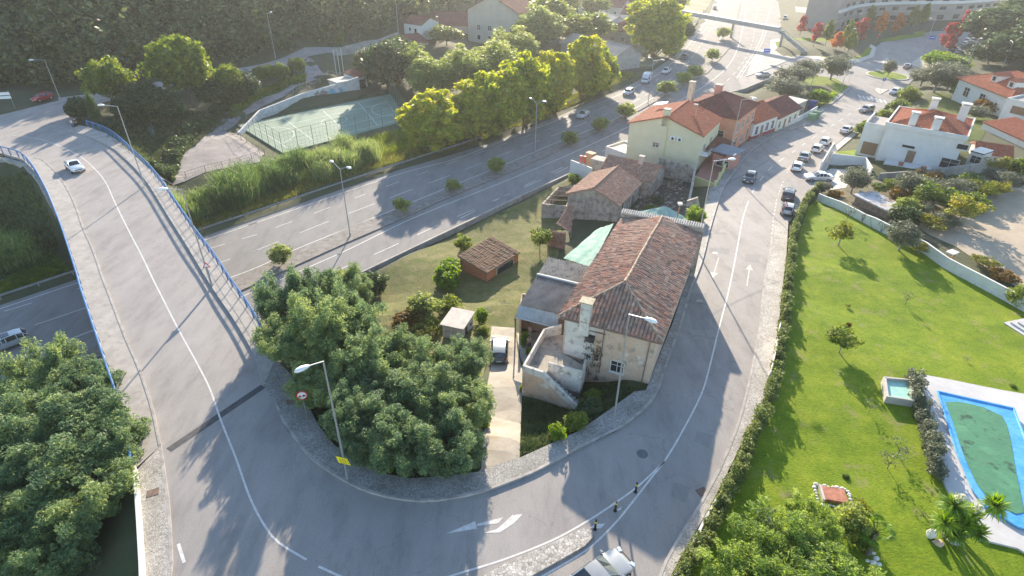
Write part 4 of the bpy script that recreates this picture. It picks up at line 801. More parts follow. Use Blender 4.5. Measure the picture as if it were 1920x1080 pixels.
# ---------------------------------------------------------------- street lamps
def lamp(base, toppx, headpx, z0, label, H=None, double=None, group='street lamps', r=.085):
    b = W(base[0], base[1], z0)
    if H is None:
        lo, hi = 1, 25
        for _ in range(30):
            m = (lo + hi) / 2
            if proj(b.x, b.y, z0 + m)[1] > toppx[1]: lo = m
            else: hi = m
        H = min(lo, 12.0)
    o = empty('street_lamp', b, 0, label, 'street lamp', group)
    m = MB(); m.tube((0, 0, 0), (0, 0, H), r, r * .62, 10); m.tube((0, 0, 0), (0, 0, .5), r * 1.35, n=10); m.build('pole', M_GALV, o)
    t = W(toppx[0], toppx[1], z0 + H)
    for hp in (headpx if double else [headpx]):
        e = W(hp[0], hp[1], z0 + H + (.1 if not double else .55)); d = Vector((e.x - t.x, e.y - t.y, 0)); L = min(max(d.length, .9), 2.6); d.normalize()
        a = Vector((0, 0, H - .03)); zz = .12 if not double else .55
        e1 = d * (L - .75) + Vector((0, 0, H + zz)); MB().tube(a, e1, .04, .035, 6).build('arm', M_GALV, o)
        hm = MB(); n = Vector((-d.y, d.x, 0)); rings = []
        for u, wd, up, dn in ((-.08, .05, .04, .04), (.08, .14, .10, .07), (.4, .20, .14, .09), (.7, .16, .11, .08), (.86, .05, .04, .04)):
            c = e1 + d * u; rings += [c - n * wd, c - n * wd * .7 + Vector((0, 0, up)), c + n * wd * .7 + Vector((0, 0, up)), c + n * wd, c + n * wd * .7 - Vector((0, 0, dn)), c - n * wd * .7 - Vector((0, 0, dn))]
        F_ = [[i * 6 + k, i * 6 + (k + 1) % 6, i * 6 + 6 + (k + 1) % 6, i * 6 + 6 + k] for i in range(4) for k in range(6)] + [[0, 1, 2, 3, 4, 5][::-1], [24, 25, 26, 27, 28, 29]]
        hm.raw(rings, F_); hm.build('lamp_head', M_LAMPW, o, True)
    return o
lamp((662,906),(606,687),(556,708),6.66,'nearest street lamp, on the cobbled sidewalk of the bend in front of the acacias')
lamp((1156,796),(1176,583),(1226,597),6.66,'street lamp in front of the old house facade')
lamp((1303,455),(1332,291),(1371,287),5.2,'street lamp on the sidewalk beside the roofless ruin')
lamp((1357,300),(1380,175),(1409,172),3.0,'street lamp in front of the pink house')
lamp((397,552),(339,372),(296,374),6.66,'street lamp on the right side of the bridge, half way along')
lamp((266,366),(214,220),(178,219),6.66,'street lamp on the bridge near its far end')
lamp((103,209),(80,150),(50,151),6.5,'street lamp beside the red parked car', H=7.5)
lamp((160,150),(141,88),(147,86),6.6,'street lamp rising from the hill behind the yellow-green tree', H=9)
lamp((505,122),(487,39),(496,35),6.0,'street lamp on the hillside lane above the row of small trees')
lamp((734,70),(725,-8),(735,-12),6.2,'street lamp on the hillside lane beside the white hut', H=11)
lamp((654,450),(632,326),[(613,311),(652,324)],.15,'two-armed lamp on the highway median nearest the bridge', double=True, group='two-armed highway lamps')
lamp((996,286),(997,193),[(983,183),(1015,189)],.15,'two-armed lamp on the median in front of the yellow-green trees', double=True, group='two-armed highway lamps')
lamp((1205,187),(1207,107),[(1197,101),(1229,105)],.15,'two-armed lamp on the median behind the yellow house', double=True, group='two-armed highway lamps')
lamp((1797,112),(1820,50),[(1806,48),(1828,48)],1.0,'two-armed lamp between the car park and the gabled villa', double=True, H=9, group='two-armed highway lamps')
lamp((1867,101),(1885,67),(1880,64),2.0,'street lamp behind the gabled villa roof', H=7)
lamp((1505,166),(1516,117),(1507,116),.3,'street lamp beside the olive trees at the roundabout approach', H=9)
lamp((1565,155),(1576,112),(1583,112),.2,'street lamp at the roundabout approach kerb', H=8)
lamp((1592,60),(1598,24),(1590,22),.2,'street lamp on the lawn of autumn trees', H=9)
lamp((1719,74),(1734,22),(1723,20),.2,'street lamp beside the blue road sign near the right car park', H=10)
lamp((1580,86),(1583,50),(1576,49),.2,'street lamp behind the green tree of the lawn', H=8)
# ---------------------------------------------------------------- cars
def paint(c, rough=.32, metal=.35): return mat('car_paint_%02d%02d%02d' % tuple(int(x * 99) for x in c), c, rough, .03, 2, metal=metal, coat=.6)
M_TAIL = mat('tail_light_glass', (.35, .012, .012), .25, .05, 2); M_HEAD = mat('head_light_glass', (.75, .78, .8), .12, .05, 2, metal=.3); M_RIM = mat('alloy_rim', (.5, .5, .52), .35, .05, 2, metal=.7)
M_PLATE = mat('number_plate', (.7, .7, .66), .5, .05, 2); M_TRIM = mat('black_trim', (.03, .03, .032), .6, .1, 3)
PROF = dict(
 sedan=(4.45, 1.75, [(0,.68,.7),(.03,.92,.95),(.16,.98,1.0),(.29,.98,1.34),(.42,.97,1.42),(.55,.95,1.38),(.70,.93,.96),(.9,.80,.83),(.97,.66,.7),(1,.5,.55)]),
 hatch=(3.9, 1.68, [(0,.62,.65),(.02,.9,.95),(.10,.97,1.36),(.25,.98,1.45),(.5,.97,1.44),(.60,.95,1.36),(.76,.93,.97),(.92,.80,.84),(.98,.62,.66),(1,.5,.55)]),
 wagon=(4.5, 1.76, [(0,.62,.65),(.015,.9,.95),(.07,.98,1.40),(.2,.99,1.48),(.55,.97,1.46),(.62,.95,1.38),(.75,.93,.97),(.92,.80,.84),(.98,.62,.66),(1,.5,.55)]),
 coupe=(4.3, 1.78, [(0,.68,.72),(.03,.92,.96),(.12,.96,1.02),(.30,.96,1.30),(.44,.95,1.35),(.52,.93,1.31),(.68,.90,.94),(.88,.76,.80),(.96,.62,.66),(1,.45,.5)]),
 van=(5.4, 2.0, [(0,.8,.9),(.01,1.2,2.3),(.3,1.2,2.5),(.62,1.2,2.5),(.72,1.2,2.35),(.86,1.15,1.35),(.95,1.0,1.1),(1,.6,.7)]),
 pickup=(4.9, 1.75, [(0,.8,.85),(.02,.95,.97),(.38,.96,.98),(.42,1.0,1.6),(.62,1.0,1.62),(.68,1.0,1.55),(.78,.98,1.02),(.94,.9,.94),(1,.6,.65)]))
CARP = {}
def build_car(kind, col, extra=None):
    L, Wd, ST = PROF[kind]; o = empty('parked_car', (0, 0, 0)); pt = paint(col); hw = Wd / 2; rings = []; cab = []
    for (t, zb, zr) in ST:
        x = (t - .5) * L; e = 1.0 if .06 < t < .93 else (.9 if .02 <= t <= .97 else .8); c = zr - zb > .2; cab.append(c)
        wr = hw * (.72 if c and kind != 'van' else .88) if c else hw * e * .82
        if kind == 'van' and c: wr = hw * .9
        low = .3 if .05 < t < .96 else .38
        half = [(hw * e * .9, low), (hw * e * .99, .45), (hw * e, .62 if zb > .65 else zb - .04), (hw * e * .965, zb), (wr, zr)]
        rings.append([(x, y, z) for y, z in half] + [(x, 0, zr + (.045 if c else .02))] + [(x, -y, z) for y, z in half[::-1]])
    V = [p for r in rings for p in r]; n = 11; body = []; gl = {'windscreen': [], 'rear_window': [], 'side_window': [], 'side_windowb': []}
    nst = len(ST)
    for i in range(nst - 1):
        for k in range(n - 1):
            q = [i * n + k, i * n + k + 1, (i + 1) * n + k + 1, (i + 1) * n + k]
            side = k in (3, 6); topf = k in (4, 5)
            a, b = cab[i], cab[i + 1]
            if a and b and side and not (kind == 'van' and ST[i][0] < .6) : gl['side_window' if k == 3 else 'side_windowb'].append(q)
            elif a != b and (side or topf):
                if a and not b: gl['windscreen' if True else ''].append(q)
                elif kind != 'van' : gl['rear_window'].append(q)
                else: body.append(q)
            else: body.append(q)
    body += [list(range(n)), [(nst - 1) * n + k for k in range(n)][::-1], ]
    bm = MB(); bm.raw(V, body)
    # pillars and roof rails over the glass
    for s in (1, -1):
        for i in range(nst):
            if cab[i]:
                k = 3 if s > 0 else 7; k2 = 4 if s > 0 else 6; a = Vector(rings[i][k]); b = Vector(rings[i][k2]); bm.tube(a, b, .045 if 0 < i else .06, .04, 4)
        for i in range(nst - 1):
            k = 3 if s > 0 else 7; k2 = 4 if s > 0 else 6
            if cab[i] != cab[i + 1]:
                bm.tube(rings[i][k2], rings[i + 1][k2], .045, .045, 4)
    bm.build('body', pt, o, 'auto')
    for nm, F_ in gl.items():
        if F_: g = MB(); g.raw(V, F_); g.build(nm.replace('windowb', 'window'), M_GLASS, o)
    ub = MB(); ub.box((0, 0, .32), (L * .9, Wd * .82, .2)); ub.build('underbody', M_TRIM, o)
    wr_ = .32 if kind not in ('van', 'pickup') else .36
    for x in (-L * .30, L * .315):
        for s in (1, -1):
            wh = MB(); wh.tube((x, s * (hw - .2), wr_), (x, s * (hw + .015), wr_), wr_, wr_, 16); wo = wh.build('wheel', M_DARK, o); MB().tube((x, s * (hw + .01), wr_), (x, s * (hw + .03), wr_), wr_ * .62, wr_ * .55, 10).build('rim', M_RIM, wo)
    for s in (1, -1):
        MB().box((L / 2 - .13, s * hw * .66, .66), (.22, .32, .14), tilt=Matrix.Rotation(s * -.35, 3, 'Z')).build('headlight', M_HEAD, o)
        MB().box((-L / 2 + .06, s * hw * .72, .85 if kind != 'van' else 1.1), (.12, .2, .2 if kind != 'van' else .5)).build('tail_light', M_TAIL, o)
        MB().box((L * .2 if kind != 'van' else L * .28, s * (hw + .08), .98 if kind != 'van' else 1.35), (.12, .18, .12 if kind != 'van' else .3)).build('wing_mirror', pt if kind != 'van' else M_TRIM, o)
    MB().box((-L / 2 - .005, 0, .6), (.03, .5, .12)).build('number_plate', M_PLATE, o); MB().box((L / 2 - .0, 0, .44), (.04, .5, .11)).build('number_plate', M_PLATE, o)
    MB().box((L / 2 - .04, 0, .56), (.08, Wd * .5, .1)).build('grille', M_TRIM, o)
    if extra == 'sunroof': MB().box((-.1, 0, ST[4][2] + .05), (.75, .8, .02)).build('sunroof', M_GLASS, o)
    if extra == 'rack':
        r_ = MB()
        for s in (1, -1): r_.box((-.35, s * .52, 1.54), (1.9, .05, .05))
        for x in (-1.1, -.4, .3): r_.box((x, 0, 1.56), (.05, 1.1, .04))
        r_.build('roof_rack', M_RIM, o)
    return o
def car(c, f, kind, col, label, zf=surf, name=None, group=None, extra=None, z=None, cat='car'):
    key = (kind, col, extra)
    if z is None: p = fix(c[0], c[1], zf, 3); q = fix(f[0], f[1], zf, 3)
    else: p = W(c[0], c[1], z); q = W(f[0], f[1], z)
    rz = math.atan2(q.y - p.y, q.x - p.x)
    if key not in CARP: o = CARP[key] = build_car(kind, col, extra)
    else: o = copy_tree(CARP[key], p)
    o.name = name or 'parked_car'; d = .8; o.location = p
    dz = float(zf(p.x + math.cos(rz) * d, p.y + math.sin(rz) * d)) - float(zf(p.x - math.cos(rz) * d, p.y - math.sin(rz) * d)) if z is None else 0
    o.rotation_euler = (0, -math.atan2(dz, 2 * d) if abs(dz) < .3 else 0, rz); tag(o, label, cat, group)
    if group is None and 'group' in o: del o['group']
    return o
WHT = (.78, .78, .77); SIL = (.46, .47, .48); GRY = (.2, .21, .22); BLK = (.03, .035, .04); NVY = (.035, .05, .075)
G1 = 'cars driving on the roads'; G2 = 'cars parked along the street'; G3 = 'cars in the far car parks'; G4 = 'vehicles on the highway'
car((136,341),(152,354),'coupe',WHT,'white car driving down the bridge',name='white_car',group=G1, z=6.52)
car((20,676),(-20,692),'hatch',(.42,.45,.48),'silver car with a sunroof on the highway left of the bridge',name='silver_car',z=.02,extra='sunroof',group=G4)
car((72,213),(55,218),'hatch',(.45,.02,.03),'red car standing on the verge below the dark hill',z=6.52,group=G1,name='red_car')
car((940,664),(940.5,640),'hatch',(.10,.14,.17),'dark blue car parked on the concrete driveway, rear towards us',zf=lambda x, y: h(x, y) + .1,group=G1)
car((1399,327),(1389,345),'hatch',(.06,.075,.085),'dark green car driving down the shaded street',name='dark_car',group=G1,zf=zstreet)
car((1140,1084),(1172,1060),'coupe',(.33,.34,.34),'silver coupe entering at the bottom edge beside the cobbled island',name='silver_coupe',group=G1,zf=zstreet)
car((1472,356),(1474,345),'wagon',(.05,.055,.07),'dark estate car with roof rack, parked at the kerb',group=G2,extra='rack',zf=zstreet)
car((1471,384),(1473,373),'hatch',(.3,.31,.32),'grey hatchback half hidden by the tall hedge behind the red triangle sign',group=G2,zf=zstreet)
car((1487,303),(1491,294),'hatch',WHT,'white hatchback, third parked car from the hedge',group=G2,zf=zstreet)
car((1500,284),(1506,275),'sedan',(.22,.24,.24),'dark silver saloon between two white parked cars',group=G2,zf=zstreet)
car((1524,268),(1532,260),'hatch',(.72,.71,.68),'white hatchback fourth from the hedge, by the garden wall end',group=G2,zf=zstreet)
car((1539,254),(1547,247),'hatch',(.74,.75,.76),'white car with its bonnet by the garden wall end',group=G2,zf=zstreet)
car((1578,231),(1586,226),'sedan',(.6,.6,.58),'silver saloon parked below the villa garage',group=G2,zf=zstreet)
car((1614,191),(1606,193),'wagon',(.42,.36,.33),'beige car driving up from the roundabout',group=G1,zf=zstreet)
car((1666,156),(1658,160),'hatch',(.72,.72,.7),'white hatchback just past the zebra crossing',group=G1,zf=zstreet)
car((1689,107),(1695,103),'sedan',(.25,.24,.24),'grey car on the roundabout beyond the grass island',group=G1,z=.03)
car((1527,322),(1512,322),'sedan',(.70,.71,.72),'white car under a cover in the driveway behind the hedge end',group=G2,zf=lambda x, y: h(x, y) + .1)
car((1084,216),(1074,223),'sedan',(.55,.6,.62),'light saloon on the highway nearest the bridge',group=G4,z=.02)
car((1168,171),(1160,176),'wagon',(.6,.63,.64),'light estate car on the highway behind the saloon',group=G4,z=.02)
car((1201,147),(1191,156),'van',(.66,.68,.72),'tall white van on the highway',group=G4,z=.02,name='white_van',cat='van')
car((1238,129),(1231,134),'pickup',(.75,.75,.73),'white pickup following the van',group=G4,z=.02,name='pickup_truck',cat='pickup')
car((1271,101),(1266,106),'pickup',(.14,.16,.18),'dark pickup on the highway below the footbridge',group=G4,z=.02,name='pickup_truck',cat='pickup')
car((1419,131),(1409,132),'sedan',(.45,.47,.5),'silver car on the slip road beside the triangle of paving',group=G4,z=.06)
car((1325,7),(1323,12),'hatch',(.2,.22,.25),'dark car at the top edge of the highway',group=G4,z=.02)
car((1457,22),(1457,34),'pickup',(.5,.51,.52),'small grey truck at the top edge beside the footbridge',group=G4,z=.1,name='small_truck',cat='truck')
PC = [((1516,6),SIL),((1523,11),BLK),((1528,17),WHT),((1533,23),GRY),((1527,28),WHT),((1540,28),NVY),((1556,33),(.05,.12,.11)),((1548,30),(.06,.1,.12)),((1567,44),GRY),
      ((1762,33),(.2,.05,.06)),((1798,34),BLK),((1812,38),NVY),((1822,40),BLK),((1812,49),SIL),((1800,55),WHT),((1825,50),WHT),((1795,62),SIL),((1788,66),(.25,.3,.33)),((1780,73),(.5,.35,.36)),((1783,77),SIL),((1832,47),GRY),((1806,60),(.3,.34,.38)),((1770,77),NVY),((1840,44),SIL)]
CL = ['first at the top edge','second, dark, at the top edge','white, third from the top','grey one of the row of parked cars','white one nearest the kerb','navy one in the middle','teal one near the building','blue-grey one near the building','last one beside the lawn','dark red one by the wall','black one near the wall','navy one near the wall','black one under the yellow tree','silver one in the middle row','white one in the middle row','white one under the dark trees','silver one below the middle row','blue-grey one below the middle row','pink-grey one near the hedge','silver one nearest the hedge','grey one under the dark trees','pale blue one in the lower row','navy one beside the red tree','silver one at the dark trees edge']
for i, ((c, col), l) in enumerate(zip(PC, CL)):
    left = c[0] < 1600; car(c, (c[0] + (9 if left else 10), c[1] - (3 if left else 4)), ['hatch', 'sedan'][i % 2], col, ('car in the left far car park, ' if left else 'car in the right far car park, ') + l, group=G3, z=.12)
# ---------------------------------------------------------------- roofs and houses
def tiles(mb, P0, U, V, poly, per=.24, row=.42, amp=.055, warp=None, jit=0.0, seed=1):
    """tile columns run along V (up the slope); poly = convex polygon in metres (u along the eave, v up)"""
    P0, U, V = Vector(P0), Vector(U).normalized(), Vector(V).normalized(); Nn = U.cross(V).normalized()
    us = [p[0] for p in poly]; u0, u1 = min(us), max(us); n = max(1, int(round((u1 - u0) / per))); pp = (u1 - u0) / n; rr = random.Random(seed)
    def span(u):
        vs = []
        for (a, b), (c, d) in zip(poly, poly[1:] + poly[:1]):
            if (a <= u <= c) or (c <= u <= a):
                if abs(c - a) < 1e-9: vs += [b, d]
                else: vs.append(b + (d - b) * (u - a) / (c - a))
        return (min(vs), max(vs)) if vs else (0, 0)
    prof = [(0, 0), (.22, .75), (.5, 1), (.78, .75), (1, 0)]
    for i in range(n):
        ua = u0 + i * pp; va, vb = span(min(u1 - 1e-6, max(u0 + 1e-6, ua + pp / 2))); 
        sp_ = [span(min(u1 - 1e-6, max(u0 + 1e-6, ua + f * pp))) for f, _ in prof]
        nr = max(1, int(math.ceil((vb) / row)))
        jz = rr.uniform(-jit, jit)
        for k in range(nr):
            v0, v1 = k * row, (k + 1) * row + .03; dj = rr.uniform(-jit, jit); base = len(mb.v); PV = []
            ok = False
            for (f, hh), (lo, hi) in zip(prof, sp_):
                a = min(max(v0, lo), hi); b = min(max(v1, lo), hi)
                if b - a > 1e-3: ok = True
                for v, zz in ((a, .035), (b, 0.0)):
                    p = P0 + U * (ua + f * pp + dj * .4) + V * v + Nn * (hh * amp + zz + jz + dj)
                    if warp: p = warp(p)
                    PV.append(p)
            if not ok: continue
            fs = [[2 * j, 2 * j + 2, 2 * j + 3, 2 * j + 1] for j in range(4)]
            mb.raw(PV, fs); mb.uv += [(i + .5, k + .5)] * 16
def uvfill(mb):
    need = sum(len(f) for f in mb.f) - len(mb.uv); mb.uv += [(.5, .5)] * need
M_TOLD = tilemat('old_roof_tiles', [(.26,.145,.11),(.42,.22,.16),(.54,.29,.20),(.38,.25,.20),(.22,.15,.125),(.60,.40,.30)], (.33,.275,.22), .6)
M_TOLD2 = tilemat('weathered_roof_tiles', [(.36,.18,.13),(.48,.26,.19),(.29,.17,.13),(.55,.36,.26)], (.30,.24,.18), .6)
M_TRED = tilemat('red_roof_tiles', [(.42,.13,.07),(.48,.16,.085),(.38,.12,.07),(.52,.2,.12)], (.3,.12,.08), .3)
M_TDRK = tilemat('dark_red_roof_tiles', [(.20,.07,.06),(.25,.09,.07),(.17,.06,.055),(.28,.11,.09)], (.12,.07,.06), .5)
M_TBRN = tilemat('brown_roof_tiles', [(.22,.13,.08),(.3,.18,.11),(.25,.17,.12),(.36,.2,.12)], (.16,.14,.09), .6)
M_FRAME = mat('window_frame_paint', (.62, .6, .56), .6, .1, 3); M_SHUT = mat('brown_shutter', (.22, .13, .08), .6, .1, 3)
def windows(o, wl, ws, mats=None, deep=.0):
    """wl: list of wall segments (a, b) in local xy, outward normal to the right of a->b; ws: (wall, s, z, w, h, kind)"""
    for (k, s, z, ww, hh, kd) in ws:
        a, b = Vector(wl[k][0]), Vector(wl[k][1]); d = (b - a).normalized(); n = Vector((d.y, -d.x)); c = a + d * s; ang = math.atan2(d.y, d.x)
        f = MB(); q = c + n * .02
        if kd in ('win', 'dark'):
            for dx in (-ww / 2, ww / 2): p = q + d * dx; f.box((p.x, p.y, z + hh / 2), (.08, .09, hh + .08), ang)
            for dz in (0, hh): f.box((q.x, q.y, z + dz), (ww + .08, .10, .08), ang)
            if kd == 'win': f.box((q.x, q.y, z + hh / 2), (.05, .08, hh), ang); f.box((q.x, q.y, z + hh * .62), (ww, .075, .04), ang)
            fo = f.build('window', M_FRAME, o); p = c + n * .012; g = MB(); g.box((p.x, p.y, z + hh / 2), (ww, .03, hh), ang); g.build('pane', M_GLASS, fo)
            sb = MB(); p = q + n * .04; sb.box((p.x, p.y, z - .09), (ww + .2, .16, .07), ang); sb.build('sill', M_FRAME, fo)
        elif kd == 'shut':
            f.box((q.x, q.y, z + hh / 2), (ww + .1, .08, hh + .1), ang); fo = f.build('window', M_FRAME, o); p = c + n * .05; g = MB(); g.box((p.x, p.y, z + hh / 2), (ww - .06, .05, hh - .06), ang); g.build('shutter', M_SHUT, fo)
        else:
            f.box((q.x, q.y, z + hh / 2), (ww + .12, .07, hh + .1), ang); fo = f.build('door', M_FRAME, o); p = c + n * .04; g = MB(); g.box((p.x, p.y, z + hh / 2), (ww - .08, .05, hh - .05), ang); g.build('door_panel', M_SHUT if kd == 'door' else M_GLASS, fo)  # the dark pane also stands for the shade inside open doorways
            hd = MB(); p2 = p + d * (ww * .32) + n * .04; hd.box((p2.x, p2.y, z + 1.0), (.12, .05, .04), ang); hd.build('handle', M_GALV, fo)
def chimney(o, x, y, z0, z1, m, s=.6, s2=None, pot=True, rz=0):
    c = MB(); c.box((x, y, (z0 + z1) / 2), (s, s2 or s, z1 - z0), rz); co = c.build('chimney', m, o)
    k = MB(); k.box((x, y, z1 + .06), (s + .2, (s2 or s) + .2, .12), rz); k.build('chimney_cap', M_CONC if pot else m, co); return co
def house(name, label, A, B, z0, depth, wh, roof='gable', rise=1.5, axis='x', over=.35, mw=M_WHITE, mt=M_TRED, wins=(), down=2.5, group='houses', cat='house', per=.28, row=.4, amp=.055, ridge=None, base=None, jit=0.0, chim=()):
    """A, B = ground points (world xy) of the side facing us, from left to right; local x along A->B, y away"""
    A = Vector((A[0], A[1])); B = Vector((B[0], B[1])); d = B - A; L = d.length; rz = math.atan2(d.y, d.x)
    o = empty(name, (A.x, A.y, z0), rz, label, cat, group); D = depth
    w_ = MB(); P = [(0, 0), (L, 0), (L, D), (0, D)]
    w_.prism(P, -down, wh)
    if roof == 'gable':
        if axis == 'x':
            for x in (0, L): pass
            w_.raw([(0,0,wh),(0,D,wh),(0,D/2,wh+rise),(L,0,wh),(L,D,wh),(L,D/2,wh+rise)], [[0,2,1],[3,4,5],[0,3,5,2],[1,2,5,4]])
        else: w_.raw([(0,0,wh),(L,0,wh),(L/2,0,wh+rise),(0,D,wh),(L,D,wh),(L/2,D,wh+rise)], [[0,1,2],[3,5,4],[0,2,5,3],[1,4,5,2]])
    w_.build('wall', mw, o)
    if base: b_ = MB(); b_.prism([(-.03,-.03),(L+.03,-.03),(L+.03,D+.03),(-.03,D+.03)], -down, base[0]); b_.build('plinth', base[1], o)
    rf = MB(); ov = over; up = .10
    def slab(a, b, c, d_, t=.12):
        q = [Vector(p) for p in (a, b, c, d_)]; n = (q[1] - q[0]).cross(q[2] - q[0]).normalized(); P2 = [p - n * t for p in q]
        rf.raw(q + P2, [[0,1,2,3],[7,6,5,4],[0,4,5,1],[1,5,6,2],[2,6,7,3],[3,7,4,0]])
    if roof in ('gable', 'hip'):
        if axis == 'x': Lx, Dx = L, D; tr = lambda x, y, z: (x, y, z)
        else: Lx, Dx = D, L; tr = lambda x, y, z: (L - y, x, z)
        k = rise / (Dx / 2); ez = wh - ov * k + up; sl_ = math.hypot(Dx / 2 + ov, (Dx / 2 + ov) * k); hp = (Dx / 2 + ov) if roof == 'hip' else 0
        if ridge is not None and roof == 'hip': hp = ridge
        LL = Lx + 2 * ov; zr = ez + (Dx / 2 + ov) * k
        def T(x, y, z): return Vector(tr(x, y, z))
        for s in (0, 1):
            if s == 0: O, U_, V_ = T(-ov, -ov, ez), T(1, 0, 0) - T(0, 0, 0), T(0, 1, k) - T(0, 0, 0)
            else: O, U_, V_ = T(Lx + ov, Dx + ov, ez), T(-1, 0, 0) - T(0, 0, 0), T(0, -1, k) - T(0, 0, 0)
            tiles(rf, O, U_, V_, [(0, 0), (LL, 0), (LL - hp, sl_), (hp, sl_)], per, row, amp, jit=jit, seed=s)
        a, b, c, e = T(-ov, -ov, ez - .03), T(Lx + ov, -ov, ez - .03), T(Lx + ov - hp, Dx / 2, zr - .03), T(-ov + hp, Dx / 2, zr - .03)
        slab(a, b, c, e); a2, b2 = T(Lx + ov, Dx + ov, ez - .03), T(-ov, Dx + ov, ez - .03); slab(a2, b2, e, c)
        if roof == 'hip':
            k2 = (zr - ez) / hp; sl2 = math.hypot(hp, zr - ez)
            for s in (0, 1):
                if s == 0: O, U_, V_ = T(-ov, Dx + ov, ez), T(0, -1, 0) - T(0, 0, 0), T(1, 0, k2) - T(0, 0, 0)
                else: O, U_, V_ = T(Lx + ov, -ov, ez), T(0, 1, 0) - T(0, 0, 0), T(-1, 0, k2) - T(0, 0, 0)
                WW = Dx + 2 * ov; tiles(rf, O, U_, V_, [(0, 0), (WW, 0), (WW / 2, sl2)], per, row, amp, jit=jit, seed=s + 5)
            rf.raw([a2, b2, e, c][:0] + [T(-ov, Dx + ov, ez - .03), T(-ov, -ov, ez - .03), e, T(Lx + ov, -ov, ez - .03), T(Lx + ov, Dx + ov, ez - .03), c], [[0, 1, 2], [3, 4, 5]])
        uvfill(rf); ro = rf.build('roof', mt, o)
        rg = MB(); q1, q2 = T(-ov + hp, Dx / 2, zr + .07), T(Lx + ov - hp, Dx / 2, zr + .07); rg.tube(q1, q2, .11, n=8)
        if roof == 'hip':
            for x_, y_, q_ in ((-ov, -ov, q1), (-ov, Dx + ov, q1), (Lx + ov, -ov, q2), (Lx + ov, Dx + ov, q2)): rg.tube(T(x_, y_, ez + .07), q_, .10, n=8)
        rg.uv = []; rg.uv = [(.5, .5)] * sum(len(f) for f in rg.f); rg.build('ridge_cap', mt, ro)
    elif roof == 'flat':
        rf.prism([(-over, -over), (L + over, -over), (L + over, D + over), (-over, D + over)], wh + .002, wh + .18); rf.build('roof', mt, o)
    elif roof == 'parapet':
        pp = MB(); pp.wall([(0, .1), (L - .1, .1), (L - .1, D - .1), (.1, D - .1), (.1, .1)], wh - .02, wh + rise, .22); pp.build('parapet', mw, o); rf.prism([(.2, .2), (L - .2, .2), (L - .2, D - .2), (.2, D - .2)], wh + .01, wh + .05); rf.build('roof', mt, o)
    elif roof == 'shed':
        k = rise / D; O = (-ov, -ov, wh + up - ov * k); sl_ = math.hypot(D + 2 * ov, (D + 2 * ov) * k)
        w2 = MB(); w2.raw([(0,0,wh),(0,D,wh),(0,D,wh+rise),(L,0,wh),(L,D,wh),(L,D,wh+rise)], [[0,2,1],[3,4,5],[1,2,5,4]]); w2.build('wall', mw, o)
        tiles(rf, O, (1, 0, 0), (0, 1, k), [(0, 0), (L + 2 * ov, 0), (L + 2 * ov, sl_), (0, sl_)], per, row, amp, jit=jit)
        e0 = O[2] - .03; e1 = e0 + (D + 2 * ov) * k; slab((-ov, -ov, e0), (L + ov, -ov, e0), (L + ov, D + ov, e1), (-ov, D + ov, e1)); uvfill(rf); rf.build('roof', mt, o)
    WL = [((0, 0), (L, 0)), ((L, 0), (L, D)), ((L, D), (0, D)), ((0, D), (0, 0))]
    windows(o, WL, wins)
    for (x, y, za, zb, m, s) in chim: chimney(o, x, y, za, zb, m, s)
    return o, L
# ---------------------------------------------------------------- the old house
M_PEACH = mat('stained_peach_render', (.56,.38,.26), .9, .1, .7, col2=(.58,.46,.36), extra=[((.30,.24,.19), 1.3, .52, .7), ((.62,.58,.53), .8, .60, .66), ((.13,.11,.09), 2.6, .64, .78)], detail=8, bump=.01)
M_STAIN = mat('stained_white_render', (.60,.57,.52), .9, .12, .9, extra=[((.22,.20,.17), 1.8, .52, .72), ((.10,.095,.085), 3.5, .62, .75)], detail=8, bump=.01)
M_LIME = mat('flaking_limewash', (.42,.37,.32), .92, .2, 1.0, extra=[((.17,.14,.115), 1.2, .45, .68), ((.6,.56,.5), 2.2, .6, .7)], detail=9, bump=.015)
EZ = 11.2; hSW, hSE = W(1047,592,EZ), W(1244,637,EZ); hd_ = (hSE - hSW).normalized(); HRZ = math.atan2(hd_.y, hd_.x)
hn_ = Vector((-hd_.y, hd_.x, 0)); HO = hSW
oh = empty('old_house', (HO.x, HO.y, 0), HRZ, 'old stained peach house with a long sagging brown tile roof beside the street', 'house', 'houses')
LX, LY = 8.85, 21.1; HP_ = 4.4; RZ = 2.1
wm = MB(); wm.prism([(.5,.45),(LX-.5,.45),(LX-.5,LY),(.5,LY)], 1.0, EZ - .12); wm.build('wall', M_PEACH, oh)
ww = MB(); ww.box((1.95,.44,9.1), (2.6,.10,3.9)); ww.build('whitewashed_panel', M_STAIN, oh)
k = RZ / (LX / 2); sl_ = math.hypot(LX / 2, RZ)
def sag(p):
    t = min(1, max(0, (p.y - HP_) / (LY - HP_))); f = 1 - .50 * t; s = .06 * math.sin(p.y * 1.1) * math.sin(p.x * .9) + .05 * math.sin(p.y * .5 + 1)
    return Vector((p.x, p.y, EZ + (p.z - EZ) * f + s * (p.z - EZ > .15)))
rf = MB()
tiles(rf, (0, LY, EZ), (0, -1, 0), (1, 0, k), [(0, 0), (LY, 0), (LY - HP_, sl_), (0, sl_)], .33, .38, .15, sag, .03, 3)
tiles(rf, (LX, 0, EZ), (0, 1, 0), (-1, 0, k), [(0, 0), (LY, 0), (LY, sl_), (HP_, sl_)], .33, .38, .15, sag, .03, 4)
k2 = RZ / HP_; tiles(rf, (0, 0, EZ), (1, 0, 0), (0, 1, k2), [(0, 0), (LX, 0), (LX / 2, math.hypot(HP_, RZ))], .33, .38, .15, sag, .03, 5)
def dk(pts): rf.raw([sag(Vector(p)) - Vector((0, 0, .12)) for p in pts], [list(range(len(pts)))])
